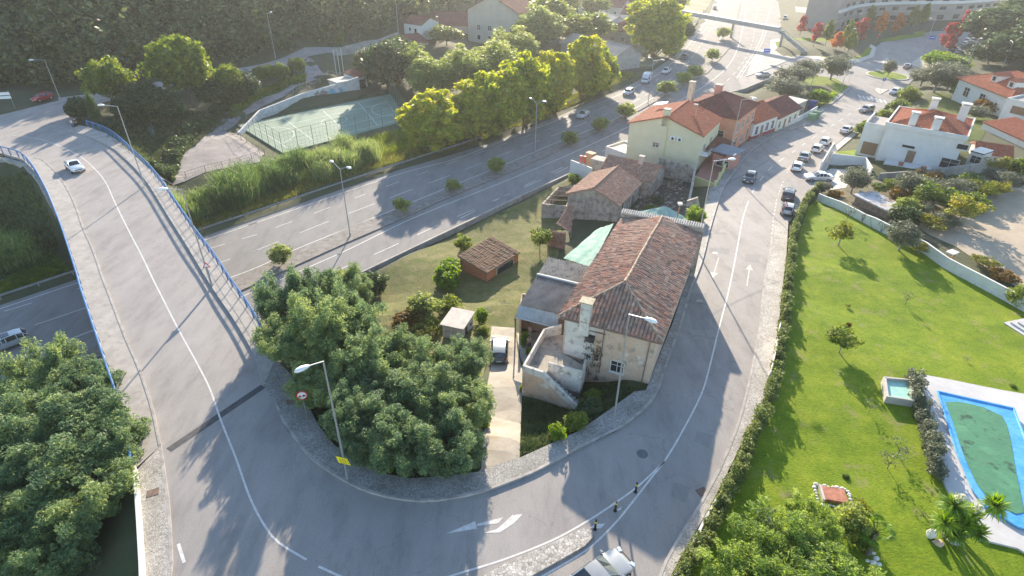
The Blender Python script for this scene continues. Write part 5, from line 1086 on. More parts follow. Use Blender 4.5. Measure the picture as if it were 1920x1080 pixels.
for j in range(8):
    y0, y1 = HP_ + (LY - HP_) * j / 8, HP_ + (LY - HP_) * (j + 1) / 8
    dk([(0,y0,EZ),(LX/2,y0,EZ+RZ),(LX/2,y1,EZ+RZ),(0,y1,EZ)][::-1]); dk([(LX,y0,EZ),(LX,y1,EZ),(LX/2,y1,EZ+RZ),(LX/2,y0,EZ+RZ)])
dk([(0,0,EZ),(LX,0,EZ),(LX/2,HP_,EZ+RZ)]); dk([(0,0,EZ),(LX/2,HP_,EZ+RZ),(0,HP_,EZ)]); dk([(LX,0,EZ),(LX,HP_,EZ),(LX/2,HP_,EZ+RZ)])
uvfill(rf); ro = rf.build('roof', M_TOLD, oh)
rc = MB(); pts = [sag(Vector((LX/2, y, EZ+RZ))) + Vector((0,0,.08)) for y in np.linspace(HP_, LY, 40)]; rc.path(pts, .12, 7)
for x in (0, LX): rc.path([sag(Vector((x + (LX/2 - x) * t, HP_ * t, EZ + RZ * t))) + Vector((0,0,.07)) for t in np.linspace(0, 1, 12)], .11, 7)
rc.build('ridge_cap', mat('mortar_ridge', (.38,.30,.22), .9, .25, 2, extra=[((.2,.12,.09), 3, .5, .6)]), ro)
# end parapet of pale cap tiles
pc = MB(); pc.box((LX/2, LY + .15, (11.9+1)/2), (LX + .2, .3, 10.9)); pc.build('end_wall', M_LIME, oh)
cp_ = MB()
for i in range(36):
    x = -.1 + (LX + .2) * (i + .5) / 36; cp_.tube((x, LY - .35, 11.9), (x, LY + .45, 12.08), .125, .11, 7)
cp_.build('wall_coping', mat('pale_coping_tiles', (.56,.50,.43), .9, .2, 3), oh)
ch = MB(); ch.box((2.35,.35,11.6), (.85,.7,3.3)); co = ch.build('chimney', M_STAIN, oh); ck = MB(); ck.box((2.35,.35,13.3), (1.15,.95,.12)); ck.build('chimney_cap', mat('lichen_slab', (.45,.40,.28), .9, .25, 3), co)
windows(oh, [((.5,.45),(LX-.5,.45))], [(0, 5.0, 6.7, 1.15, 1.2, 'win')])
for a_, b_ in (((7.9,.36,11.0),(7.75,.36,6.3)), ((4.05,.36,10.9),(4.0,.36,6.2)), ((4.2,.34,10.4),(2.2,.34,10.4))): MB().tube(a_, b_, .05).build('drainpipe', M_WOOD, oh)
vb = MB(); vb.box((2.95,.2,9.7),(.7,.45,.55)); vb.build('air_unit', M_TRIM, oh)
vr = np.random.default_rng(9); vp = np.column_stack([vr.uniform(2.5,4.0,60), np.full(60,.3), vr.uniform(5.4,9.6,60)]); Vv = leaves(vp, np.full(60,.22), 16, .07, vr)
mesh_np('dead_creeper', Vv, quads(Vv), mat('dead_twigs', (.06,.045,.035), .95, .3, 5), oh)
# local -> world helper of the old house
def HL(x, y, z): return HO + hd_ * x + hn_ * y + Vector((0, 0, z - EZ))
# ---- terrace with stairs
te = empty('terrace', (0,0,0), 0, 'raised concrete terrace with parapet and outside stairs at the front of the old house', 'terrace')
FP = [(1.1,38.4),(2.7,37.7),(3.2,38.85),(5.9,37.75),(6.4,39.3),(4.55,41.2),(5.75,43.9),(3.0,43.5)]
m = MB(); m.prism(FP, 3.5, 7.15); m.build('floor', mat('terrace_floor', (.36,.32,.26), .85, .15, 1, extra=[((.16,.17,.17), .7, .5, .62), ((.09,.09,.09), 2.4, .62, .75)]), te)
m = MB(); m.wall([(3.2,38.85),(5.9,37.75),(6.4,39.3)], 5.6, 8.0, .16); m.build('parapet', M_STAIN, te)
m = MB(); m.wall([(4.6,43.9),(3.0,43.5),(1.1,38.4)], 3.6, [8.25,8.0,8.0], .18); m.build('parapet', M_STAIN, te)
m = MB(); m.wall([(1.02,38.37),(2.7,37.55),(4.1,36.75),(5.5,35.85)], 3.4, [8.0,8.0,6.9,5.9], .18); m.build('stair_wall', M_PEACH, te)
cpm = MB(); cpm.wall([(1.02,38.37),(2.7,37.55),(4.1,36.75),(5.5,35.85)], [7.4,7.4,6.3,5.35], [8.05,8.05,6.95,5.95], .24); cpm.build('stair_coping', M_STAIN, te)
s_ = MB(); a, b = Vector((2.75,38.1)), Vector((5.6,36.5)); dd = (b - a).normalized(); n_ = 9
for i in range(n_):
    c = a.lerp(b, (i + .5) / n_); s_.box((c.x, c.y, (3.5 + 7.0 - i * .19) / 2), ((b - a).length / n_, .95, 7.0 - i * .19 - 3.5), math.atan2(dd.y, dd.x))
s_.build('stairs', M_CONC, te)
# ---- porch
po = empty('porch_roof', (0,0,0), 0, 'corrugated grey porch roof with blue-grey awning against the old house', 'porch')
def corr(name, A, B, C, D, m, par, per=.32, amp=.10, n2=6):
    """corrugated sheet, columns run from edge AB to edge DC"""
    A, B, C, D = map(Vector, (A, B, C, D)); n = int((B - A).length / per) * 4; V = []; nr = (B - A).cross(D - A).normalized()
    for i in range(n + 1):
        u = i / n; z = amp * math.sin(u * n / 4 * 2 * math.pi)
        for j in range(n2 + 1): V.append(tuple(A.lerp(B, u).lerp(D.lerp(C, u), j / n2) + nr * z))
    F_ = [[i * (n2 + 1) + j, (i + 1) * (n2 + 1) + j, (i + 1) * (n2 + 1) + j + 1, i * (n2 + 1) + j + 1] for i in range(n) for j in range(n2)]
    return MB().raw(V, F_).build(name, m, par)
M_FIB = mat('fibre_cement', (.36,.34,.31), .9, .2, 1.0, extra=[((.16,.15,.13), 2, .52, .7)]); M_FIB2 = mat('dark_fibre_cement', (.22,.22,.215), .9, .2, 1.0)
pNW, pNE, pSE, pSW = W(1027,480,7.9), W(1105,496,8.9), W(1050,584,8.9), W(975,568,7.9)
mW, mE = pNW.lerp(pSW, .42), pNE.lerp(pSE, .42)
corr('roof_sheet', mW, mE, pNE, pNW, M_FIB, po); corr('roof_sheet', pSW - Vector((0,0,.12)), pSE - Vector((0,0,.12)), mE - Vector((0,0,.05)), mW - Vector((0,0,.05)), M_FIB2, po)
m = MB(); m.tube(mW + Vector((0,0,.1)), mE + Vector((0,0,.1)), .13, n=6); m.build('roof_joint', M_WHITE, po)
aw0, aw1 = W(968,595,6.6), W(1047,613,7.2)
corr('awning', aw0, aw1, pSE - Vector((0,0,.2)), pSW - Vector((0,0,.2)), mat('awning_sheet', (.42,.45,.47), .7, .12, 1.5), po, .3, .012, 3)
m = MB(); m.tube(aw0, aw1, .05); m.build('awning_rail', M_WHITE, po)
for p in (aw0, pNW, mW, aw1):
    m = MB(); g = float(h(p.x, p.y)); m.tube((p.x, p.y, g - .2), (p.x, p.y, p.z - .08), .07); m.build('post', M_WOOD, po)
m = MB(); q0, q1 = W(1003,606,6.3), W(1022,600,6.3)
m.wall([(.9,49.5),(1.1,51.5),(6.9,49.5)], 1.5, 6.6, .2); m.build('back_wall', M_PEACH, po)
# ---- tarpaulins
M_TARP = mat('green_tarpaulin', (.24,.40,.33), .95, .25, .9, col2=(.38,.48,.43), extra=[((.12,.28,.22), 1.7, .6, .7)], bump=.03, bscale=2, spec=.05)
def tarp(name, px, zs, label):
    P = [W(a, b, z) for (a, b), z in zip(px, zs)]; n = 12; rg_ = np.random.default_rng(len(label)); V = []
    for i in range(n + 1):
        for j in range(n + 1):
            u, v = i / n, j / n; p = P[0].lerp(P[1], u).lerp(P[3].lerp(P[2], u), v); p.z += .07 * math.sin(u * 17 + v * 5) * math.sin(v * 13) + rg_.uniform(-.03, .03); V.append(tuple(p))
    F_ = [[i * (n + 1) + j, (i + 1) * (n + 1) + j, (i + 1) * (n + 1) + j + 1, i * (n + 1) + j + 1] for i in range(n) for j in range(n)]
    V2 = V + [(x, y, z - .04) for x, y, z in V]; k = len(V)
    o = MB().raw(V2, F_ + [[q + k for q in f][::-1] for f in F_]).build(name, M_TARP, None, True); return tag(o, label, 'tarpaulin', 'tarpaulins beside the old house')
tarp('tarpaulin', [(1055,481),(1107,497),(1147,414),(1118,424)], [7.9,9.0,9.2,7.6], 'long pale green tarpaulin between the porch roof and the middle outbuilding')
tarp('tarpaulin', [(1168,401),(1258,418),(1243,378),(1190,391)], [5.2,5.4,6.6,5.4], 'green tarpaulin peak behind the coping of the old house, left sheet')
tarp('tarpaulin', [(1225,410),(1290,413),(1281,398),(1243,378)], [5.5,5.0,5.0,6.6], 'green tarpaulin behind the coping of the old house, right sheet')
pl_ = W(1257,462,5.0); m = MB(); tp = None; m.tube((pl_.x, pl_.y, 1.5), (pl_.x, pl_.y, 11.3), .09, .07); o = m.build('utility_post', mat('rusty_post', (.28,.17,.12), .8, .2, 3)); 
m = MB(); m.box((pl_.x, pl_.y, 11.35), (.5,.5,.22)); m.build('post_cap', M_WHITE, o); tag(o, 'rusty brown post with a white cap rising behind the old house', 'post')
# ---- outbuildings
MIDA, MIDB = W(1060,360,4.5), W(1155,379,4.5)
house('outbuilding', 'middle outbuilding with stained gable wall and two-tone brown tile roof', MIDA, MIDB, 1.4, 9.4, 3.1, 'gable', 1.75, 'y', .3, M_LIME, M_TOLD2, [(1,2.0,.9,.9,1.9,'dark'),(1,6.5,.2,1.1,2.1,'door')], jit=.012)
m = MB(); e0, e1 = Vector((MIDB.x, MIDB.y, 0)), None
dm = (MIDB - MIDA).normalized(); nm_ = Vector((-dm.y, dm.x, 0)); MA = MIDA.copy(); MA.z = 0
house('outbuilding', 'rear outbuilding with patched tile roof and small chimney against the yellow house', Vector((14.2,91.5,0)), Vector((21.7,87.2,0)), 1.4, 6.5, 3.0, 'gable', 1.5, 'x', .3, M_LIME, M_TOLD2, jit=.012, chim=[(5.6,3.0,4,5.6,mat('pale_chimney',(.55,.42,.36),.9,.15,3),.7)])
# lean-to with broken tiles
lt = empty('lean_to', (0,0,0), 0, 'collapsing lean-to of broken red tiles on the middle outbuilding', 'shed')
rf = MB(); a, b, c, d_ = W(1040,417,2.3), W(1068,436,1.9), W(1106,386,3.6), W(1064,377,3.8)
U_ = (b - a); V_ = (d_ - a); rng_ = random.Random(4)
def wl(p): return Vector((p.x, p.y, p.z + .1 * math.sin(p.x * 2) * math.sin(p.y * 1.7)))
tiles(rf, a, U_, V_, [(0,0),(U_.length,0),((c-a).dot(U_.normalized()), V_.length*.95),(0,V_.length)], .24, .4, .07, wl, .05, 8); uvfill(rf); rf.build('roof', M_TRED if 0 else M_TOLD2, lt)
m = MB()
for p in (a, b): MB().tube((p.x, p.y, .3), (p.x, p.y, p.z), .08).build('post', M_WOOD, lt)
# roofless ruined shed
rs = empty('ruined_shed', (0,0,0), 0, 'roofless ruined shed with broken rafters behind the frame rack', 'shed')
rp = [W(1013,379,2.6),W(1058,380,2.6),W(1072,345,2.6),W(1043,345,2.6)]
m = MB(); m.wall([tuple(p[:2]) for p in rp] + [tuple(rp[0][:2])], 0, [2.5,2.3,2.7,2.4,2.5], .25); m.build('wall', M_LIME, rs)
for t in (.15,.4,.65,.9):
    m = MB(); m.tube(rp[0].lerp(rp[3], t) + Vector((0,0,.05)), rp[1].lerp(rp[2], t * .9) + Vector((0,0,.15)), .07); m.build('rafter', M_WOOD, rs)
# frame rack
fr = empty('frame_rack', (0,0,0), 0, 'upright reddish wooden lattice frame leaning in the dry garden', 'frame')
a = at(1024,461); b = at(1056,466); m = MB()
zt = 2.5
for i in range(4): p = a.lerp(b, i / 3); m.tube((p.x, p.y, p.z - .1), (p.x, p.y, p.z + zt), .045)
for j in range(5): z = j / 4 * zt; m.tube(a + Vector((0,0,z)), b + Vector((0,0,z)), .035)
m.build('lattice', mat('red_oxide_frame', (.40,.20,.15), .8, .25, 3), fr)
m = MB(); dxy = (b - a).normalized(); n_ = Vector((-dxy.y, dxy.x, 0)) * .18; m.quad(a + n_, b + n_, b + n_ + Vector((0,0,zt)), a + n_ + Vector((0,0,zt))); m.quad(*[p + n_ * .2 for p in (b + n_, a + n_, a + n_ + Vector((0,0,zt)), b + n_ + Vector((0,0,zt)))]); m.build('panel', mat('rusty_panel', (.22,.12,.09), .9, .4, 2.5, col2=(.38,.3,.26)), fr)
# brick shed, white shed
M_BRICK = mat('orange_brick', (.50,.19,.10), .9, .15, 4, extra=[((.32,.17,.12), 1.5, .55, .75)], bump=.01)
bs, _ = house('brick_shed', 'small orange brick shed with mossy broken tile roof in the dry garden', W(912,510,2.6), W(970,471,2.6), .5, 4.4, 1.9, 'shed', .7, 'x', .2, M_BRICK, M_TBRN, [(0,3.6,.0,3.4,1.6,'glass')], jit=.03)  # wide dark pane paints the shade inside the shed's open side
ws_ = at(850,648); house('white_shed', 'tiny white shed with flat concrete slab roof and open door by the driveway', W(834,640,1.9), W(871,647,1.9), 1.7, 2.9, 2.1, 'flat', 0, 'x', .22, M_STAIN, M_CONCP, [(1,.9,.1,.8,1.7,'glass'),(1,2.2,.9,.6,.6,'dark')], cat='shed')  # dark door pane stands in for the shade behind the open doorway
# pile of tiles
m = MB(); rr = random.Random(2)
for i in range(150):
    p = at(rr.uniform(808,872), rr.uniform(664,684)); p2 = (p.x, p.y, p.z + rr.uniform(.03,.28)); m.box(p2, (.42,.18,.05), rr.uniform(-.5,.5), Matrix.Rotation(rr.uniform(-.3,.3), 3, 'X'))
o = m.build('tile_pile', mat('loose_tiles', (.40,.17,.10), .9, .3, 3)); tag(o, 'heap of loose orange roof tiles between the acacias and the white shed', 'roof tiles')
# roofless ruin behind
ru = empty('roofless_ruin', (0,0,0), 0, 'roofless ruin with flaking walls full of rubble beside the yellow house', 'ruin')
q = [W(1222,330,1.6), W(1228,303,4.6), W(1291,308,4.6), W(1283,378,3.4), W(1288,350,4.2)]
wp = [tuple(W(1210,352,1.6)[:2]), tuple(W(1226,322,1.6)[:2]), tuple(W(1293,330,2.4)[:2]), tuple(W(1289,360,2.8)[:2]), tuple(W(1283,392,3.0)[:2])]
m = MB(); m.wall(wp, .5, [4.2,4.8,5.0,5.0,4.6], .35); m.build('wall', M_LIME, ru)
m = MB(); p = W(1290,402,3.0)
m.wall([(p.x-.8,p.y+.3),(p.x+.4,p.y-.3),(p.x+1.0,p.y-.1)], 2.0, [5.8,6.6,4.8], .5); m.build('broken_wall_stub', M_LIME, ru)
m = MB()
for i in range(60):
    p = at(rr.uniform(1195,1280), rr.uniform(335,392)); m.tube(p + Vector((0,0,.1)), p + Vector((rr.uniform(-1,1), rr.uniform(-1,1), rr.uniform(.1,.7))), rr.uniform(.03,.09), n=5)
m.build('fallen_beams', M_WOOD, ru)
m = MB()
for i in range(160):
    p = at(rr.uniform(1190,1280), rr.uniform(330,392)); s = rr.uniform(.1,.5); m.box((p.x,p.y,p.z+s*.2), (s,s*.8,s*.6), rr.uniform(0,3), Matrix.Rotation(rr.uniform(-.6,.6), 3, 'X'))
m.build('rubble', M_LIME, ru)
# white garden wall with orange and red bits
wg = empty('garden_wall', (0,0,0), 0, 'white garden wall with an orange gatepost beside the highway', 'wall')
a, b = W(1063,325,.4), W(1102,338,.6); m = MB(); m.wall([tuple(a[:2]), tuple(b[:2])], -.2, 3.2, .25); m.build('panel', M_WHITE, wg)
for px in ((1081,305),(1088,306)): p = W(px[0], px[1]+20, .6); MB().tube((p.x,p.y,3.0),(p.x,p.y,4.2),.28,.28,10).build('red_pipe', mat('terracotta_pipe',(.5,.12,.08),.7,.1,2), wg)
m = MB(); a, b = W(1104,318,.6), W(1133,322,.8); m.wall([tuple(a[:2]), tuple(b[:2])], -.2, 3.4, 2.2); m.build('masonry_block', M_CONC, wg)
m = MB(); a, b = W(1093,310,.6), W(1106,312,.8); m.wall([tuple(a[:2]), tuple(b[:2])], -.2, 3.6, 1.2); m.build('orange_block', mat('orange_render',(.62,.36,.2),.8,.1,2), wg)
house('white_lean_to', 'low white walled yard with sloping top beside the highway and the yellow house', W(1128,275,2.5), W(1172,290,2.5), .6, 5, 2.2, 'parapet', .3, 'x', 0, M_WHITE, M_CONCP, group='houses')
# ---- yellow house
M_YEL = mat('pale_yellow_render', (.64,.59,.41), .85, .05, .6); M_YEL2 = mat('yellow_wall_paint', (.62,.55,.26), .85, .05, .6)
yh, yL = house('yellow_house', 'pale yellow gabled house with red tile roof and two air conditioners on the gable', W(1172,226,8.6), W(1309,247,8.6), 2.2, 11.4, 6.6, 'gable', 2.1, 'y', .35, M_YEL, M_TRED, [(0,5.2,3.2,1.1,.8,'win'),(1,2.5,3.2,1,1.3,'win'),(1,6.5,3.2,1,1.3,'win')], chim=[(6.2,.5,7,9.8,M_YEL,1.0),(9.5,5.5,8,9.9,mat('brick_chimney',(.5,.25,.18),.9,.2,3),.5)], down=2)
for x in (8.0, 9.2): m = MB(); m.box((x,-.2,5.35),(.85,.36,.62)); ao = m.build('air_conditioner', M_LAMPW, yh); MB().tube((x+.05,-.38,5.35),(x+.05,-.41,5.35),.25,n=14).build('fan', M_TRIM, ao)
MB().tube((6.9,-.06,.2),(6.9,-.06,8.3),.06).build('drainpipe', M_YEL2, yh)
m = MB(); m.box((2.6,8.0,8.5),(2.2,1.6,.12),tilt=Matrix.Rotation(-.25,3,'Y')); m.build('solar_panel', M_LAMPW, yh)
ba = MB(); ba.box((yL+.7,1.2,3.2),(1.4,2.0,.16)); bo = ba.build('balcony', M_WHITE, yh); r_ = MB()
for t in np.linspace(0,2,9): r_.tube((yL+1.38,.2+t,3.2),(yL+1.38,.2+t,4.1),.02)
r_.tube((yL+1.38,.2,4.1),(yL+1.38,2.2,4.1),.03); r_.build('balcony_rail', M_GALV, bo)
# front yard with red canopies
fy = empty('front_yard', (0,0,0), 0, 'walled front yard with red tiled terrace and low yellow wall beside the yellow house', 'yard')
a, b, c, d_ = W(1294,332,2.9), W(1334,344,3.1), W(1362,290,2.6), W(1325,275,2.4)
m = MB(); m.prism([tuple(p[:2]) for p in (a,b,c,d_)], 2.0, 3.1); m.build('terrace', mat('red_terrace_tiles',(.36,.16,.12),.8,.15,4), fy)
m = MB(); m.wall([tuple(a[:2]), tuple(b[:2])], 2.0, 4.0, .2); m.build('yellow_wall', M_YEL2, fy); m = MB(); m.wall([tuple(b[:2]), tuple(c[:2])], 2.0, 4.0, .2); m.build('yellow_wall', M_YEL2, fy)
for t in (0,.25,.5,.75,1): p = b.lerp(c, t); m = MB(); m.box((p.x,p.y,3.3),(.4,.4,2.4)); m.build('gate_pillar', M_YEL2, fy)
a2, b2, c2, d2 = W(1310,268,5.4), W(1352,286,5.4), W(1368,252,5.4), W(1330,240,5.8)
rf = MB(); U_ = b2 - a2; V_ = d2 - a2; tiles(rf, a2, U_, V_, [(0,0),(U_.length,0),(U_.length,V_.length),(0,V_.length)], .28, .4, .05); uvfill(rf); rf.build('canopy_roof', M_TDRK, fy)
for p in (a2,b2,c2): m = MB(); m.tube((p.x,p.y,2.2),(p.x,p.y,p.z),.08); m.build('canopy_post', M_WHITE, fy)
# ---- pink house and terraced row
M_PINK = mat('pink_render', (.55,.24,.19), .85, .08, .8); M_ORG = mat('orange_brick_render', (.58,.27,.17), .85, .08, .8)
house('pink_house', 'pink two-storey house with dark hipped tile roof above the street', Vector((31.5,112.3)), Vector((40.0,106.3)), 2.3, 12.4, 6.5, 'hip', 2.4, 'y', .4, M_ORG, M_TDRK, [(0,7.6,2.6,2.2,1.3,'win'),(1,2,3.6,1.0,1.6,'win'),(1,5,3.6,1.0,1.6,'win'),(1,8,3.6,1.0,1.6,'win'),(1,11,3.6,1.0,1.6,'win'),(1,2.4,.2,1.1,2.2,'door'),(1,6,.6,1.0,1.5,'win'),(1,9.5,.2,1.1,2.2,'door')], chim=[(4.2,6.6,8,10.2,M_PINK,1.2),(-.4,4.8,6,10.4,mat('mossy_chimney',(.5,.42,.34),.9,.2,2),1.0)])
house('pink_annex', 'low pink annex with flat grey slab in front of the pink house', W(1332,272,5.6), W(1366,280,5.6), 2.4, 3.5, 3.2, 'flat', 0, 'x', .5, M_PINK, mat('grey_blue_slab',(.2,.23,.27),.8,.1,1), [(0,1.9,.9,2.2,1.1,'win')])
M_DRED = mat('dark_red_plinth', (.26,.05,.06), .8, .1, 1)
house('terraced_house', 'white terraced house with dark red plinth and bright red roof on the street', Vector((47.2,115.5)), Vector((54.0,121.5)), 1.75, 8, 3.5, 'gable', 1.9, 'x', .35, M_WHITE, M_TRED, [(0,1.4,.9,1.0,1.7,'win'),(0,3.4,.05,1.0,2.4,'door'),(0,5.4,.9,1.0,1.7,'win'),(0,7.6,.9,1.0,1.7,'win')], base=(.75,M_DRED), chim=[(6.5,5,3.6,6.3,M_WHITE,.9)])
house('terraced_house', 'cream terraced house with blue-grey door trims and dark roof on the street', Vector((54.3,121.8)), Vector((62.3,130.0)), 1.2, 8, 3.2, 'gable', 1.8, 'x', .35, mat('cream_render',(.68,.66,.52),.85,.05,1), M_TDRK, [(0,1.6,.9,1.0,1.3,'win'),(0,4.2,.05,1.0,2.2,'door'),(0,6.6,.9,1.0,1.3,'win'),(0,9.4,.9,1.0,1.3,'win')], base=(.45,M_WHITE))
house('grey_outhouse', 'small grey outhouse with flat roof at the end of the terraced row', Vector((63.4,134.5)), Vector((67.2,138.2)), .7, 4, 3.0, 'flat', 0, 'x', .15, M_CONC, M_CONCP, [(0,1.3,.1,.9,2,'door')])
gw = MB(); gw.wall([tuple(W(x,y,z)[:2]) for x,y,z in ((1472,221,1.3),(1492,211,1.1),(1508,203,.9),(1520,196,.8))], -.2, 2.4, .2); tag(gw.build('garden_wall', M_WHITE), 'white garden wall at the end of the terraced row', 'wall')
# ---- white villa
vA, vB = W(1655,216,9.0), W(1802,238,9.0)
vi, vL = house('white_villa', 'large white villa with orange hipped roof and tall white chimneys', vA, vB, 2.9, 12.5, 6.3, 'hip', 2.0, 'x', .15, M_WHITE, M_TRED, [(0,4.2,3.0,2.0,.5,'dark'),(0,5.0,.2,1.3,2.5,'shut'),(0,5.0,-2.0,1.2,1.9,'shut'),(0,10.8,.9,2.6,1.7,'win'),(0,11.6,4.4,1.6,.9,'dark')], per=.3, down=3)
pp = MB(); pp.wall([(-.2,-.2),(vL+.2,-.2),(vL+.2,12.7),(-.2,12.7),(-.2,-.2)], 6.0, 6.75, .3); pp.build('parapet', M_WHITE, vi)
for x, y, z1, s in ((3.4,1.1,8.6,1.1),(6.9,.9,8.4,1.2),(5.2,7.5,9.9,1.1),(9.8,8.5,9.6,1.3)): c = MB(); c.box((x,y,(z1+2 if y<2 else z1+6)/2),(s,s*.8,z1-2 if y<2 else z1-6)); co = c.build('chimney', M_WHITE, vi); k_ = MB(); k_.box((x,y,z1+.25),(s+.3,s+.1,.14)); k_.build('chimney_cap', M_WHITE, co)
wgx = MB(); wgx.prism([(-3.6,1.5),(-.02,1.5),(-.02,9.5),(-3.6,9.5)], -2, 5.0); wgx.build('wing', M_WHITE, vi); t_ = MB(); t_.wall([(-3.5,9.4),(-3.5,1.6),(-.1,1.6)], 5.0, 5.7, .2); t_.build('wing_parapet', M_WHITE, vi); t_ = MB(); t_.box((-1.8,5.4,5.05),(3,7.4,.06)); t_.build('wing_roof', M_CONC, vi)
t_ = MB(); t_.box((-1.7,1.44,1.2),(2.4,.1,2.2)); t_.build('garage_door', M_SHUT, vi)
t_ = MB(); t_.box((vL/2-.6,-1.6,.45),(7,3.0,.3)); t_.build('porch_slab', M_WHITE, vi); 
for i in range(8): t_ = MB(); t_.box((-.6+i*.45,-2.2,-.1-i*.0-.3*(7-i)*.5),(.45,1.6,.4)); t_.build('step', M_CONCP, vi)
t_ = MB(); t_.box((2.6,-3.2,-1.2),(9.4,.25,2.2)); t_.build('retaining_wall', M_WHITE, vi)
for x in (4.2,7.6): t_ = MB(); t_.tube((x,-2.6,.6),(x,-2.6,1.2),.35,.45,10); t_.build('planter', mat('terracotta',(.4,.2,.14),.8,.1,2), vi)
house('villa_outbuilding', 'long low outbuilding with ribbed red roof right of the villa', W(1835,205,4.2)+Vector((0,0,0)), W(1925,243,4.2), 2.6, 6, 1.6, 'shed', 1.0, 'x', .2, M_WHITE, M_TRED, group='houses', cat='outbuilding')
house('villa_outbuilding', 'red-roofed outbuilding below the ribbed roof at the right edge', W(1822,262,4.6), W(1890,270,4.6), 3.0, 5.5, 1.7, 'gable', 1.0, 'x', .25, M_WHITE, M_TRED, group='houses', cat='outbuilding')
house('garden_room', 'small white garden room with dark flat roof at the right side of the villa', W(1812,262,5.4), W(1836,268,5.4), 3.0, 3.5, 2.6, 'flat', 0, 'x', .1, M_WHITE, M_GLASS, [(0,1.2,.8,1.6,1.3,'win')], cat='outbuilding')
house('white_block', 'white flat-roofed building with a long window at the right picture edge', W(1878,160,7.5), W(1960,176,7.5), 2.4, 9, 5.0, 'parapet', .4, 'x', 0, M_WHITE, M_CONC, [(0,4.0,2.6,5.0,1.6,'shut'),(3,4,2.6,3.4,1.4,'win')])
gv, gL = house('gabled_villa', 'white villa with broad red roof and two dormers in the upper right', W(1789,122,7.2), W(1885,156,7.2), 2.2, 14, 5.0, 'hip', 3.0, 'x', .6, M_WHITE, M_TRED, [(0,4.0,1.6,1.8,2.0,'win'),(0,9.5,1.6,1.8,2.0,'win'),(3,4,1.6,1.4,1.8,'win')], per=.35)
for x, y in ((8.0,3.2),(13.5,3.2)):
    t_ = MB(); t_.prism([(x-1,y-1.2),(x+1,y-1.2),(x+1,y+1.6),(x-1,y+1.6)], 5.2, 7.4); d0 = t_.build('dormer', M_WHITE, gv); MB().box((x,y-1.23,6.7),(.9,.06,.9)).build('dormer_window', M_GLASS, d0); t_ = MB(); t_.raw([(x-1.2,y-1.4,7.4),(x+1.2,y-1.4,7.4),(x,y-1.4,8.1),(x-1.2,y+2,7.4),(x+1.2,y+2,7.4),(x,y+2,8.1)], [[0,1,2],[3,5,4],[0,2,5,3],[1,4,5,2],[0,3,4,1]]); t_.build('dormer_roof', M_TRED, d0)
house('gabled_villa_extension', 'red-roofed lower wing in front of the dormered villa', W(1865,150,6.2), W(1920,165,6.2), 2.2, 7, 3.9, 'hip', 1.8, 'x', .4, M_WHITE, M_TRED, cat='outbuilding', per=.35)
# ---- far left houses
M_BEI = mat('beige_render', (.46,.41,.34), .85, .08, .5); M_GRYB = mat('grey_block', (.34,.32,.3), .9, .15, 1)
house('beige_house', 'big beige three-storey house with red roof at the top of the picture', W(862,17,12.5), W(957,22,12.5), 1.5, 14, 10.6, 'gable', 4.5, 'y', .6, M_BEI, M_TDRK, [(0,4,4.6,1.4,1.6,'win'),(0,8,4.6,1.4,1.6,'win'),(0,12,4.6,1.4,1.6,'win'),(0,4,1.6,1.2,1.5,'dark'),(0,8,1.6,1.2,1.5,'dark'),(0,12,1.6,1.2,1.5,'dark'),(0,16,4.4,1.6,1.8,'dark')], per=.5)
house('red_roof_hall', 'long red-roofed hall in front of the beige house', W(778,52,6.5), W(893,48,6.5), 2.5, 14, 4.0, 'gable', 3.0, 'x', .6, M_BEI, M_TBRN if 0 else M_TDRK, per=.5)
house('white_hut', 'small white hut with dark window at the end of the hillside lane', W(743,46,9.3), W(776,50,9.3), 5.4, 8, 3.6, 'gable', 1.6, 'x', .3, M_WHITE, M_TDRK, [(0,2.6,1.4,.9,1.0,'dark'),(0,5.0,.3,1.0,2.0,'glass')], per=.5)
house('red_roof_shed', 'low dark red roofed shed below the white hut', W(738,90,5.0), W(790,82,5.0), 3.2, 6, 1.6, 'shed', 1.6, 'x', .3, M_GRYB, M_TDRK, per=.5, cat='shed')
wh, wL = house('warehouse', 'grey warehouse with long fibre-cement gable roof behind the yellow trees', W(1143,101,5.0), W(1190,92,5.0), 0, 24, 5.0, 'gable', 2.2, 'y', .4, M_GRYB, tilemat('grey_sheet',[(.3,.28,.26),(.34,.32,.29)],(.22,.2,.18),.4), per=.9, row=2.5, amp=.08)
for A_, B_, dd_, hh_, rt, mw_, mt_, lb in [((1120,50),(1185,54),12,5,'hip',M_GRYB,M_TDRK,'dark red hipped house behind the big yellow tree'),((1150,20),(1190,22),12,6,'gable',M_WHITE,M_TDRK,'white gabled house at the top edge'),((1088,30),(1122,42),10,6,'gable',M_WHITE,M_CONC,'white house with pale gable among far trees'),((1112,5),(1150,8),10,7,'gable',M_WHITE,M_TDRK,'pink-roofed white house at the top edge'),((975,20),(1000,24),10,4,'flat',M_GRYB,M_CONC,'low grey flat building among far trees'),((962,35),(985,38),10,4,'flat',M_BEI,M_CONC,'beige flat-roofed annex beside the big beige house'),((1040,2),(1080,4),12,6,'gable',M_WHITE,M_TBRN,'far house behind the trees at the top edge')]:
    house('far_house', lb, W(A_[0],A_[1],4+1), W(B_[0],B_[1],4+1), 0, dd_, 5, rt, 2.5, 'x', .4, mw_, mt_, [(0,3,1.5,1.3,1.4,'dark'),(0,7,1.5,1.3,1.4,'dark')], per=.6, row=.8)
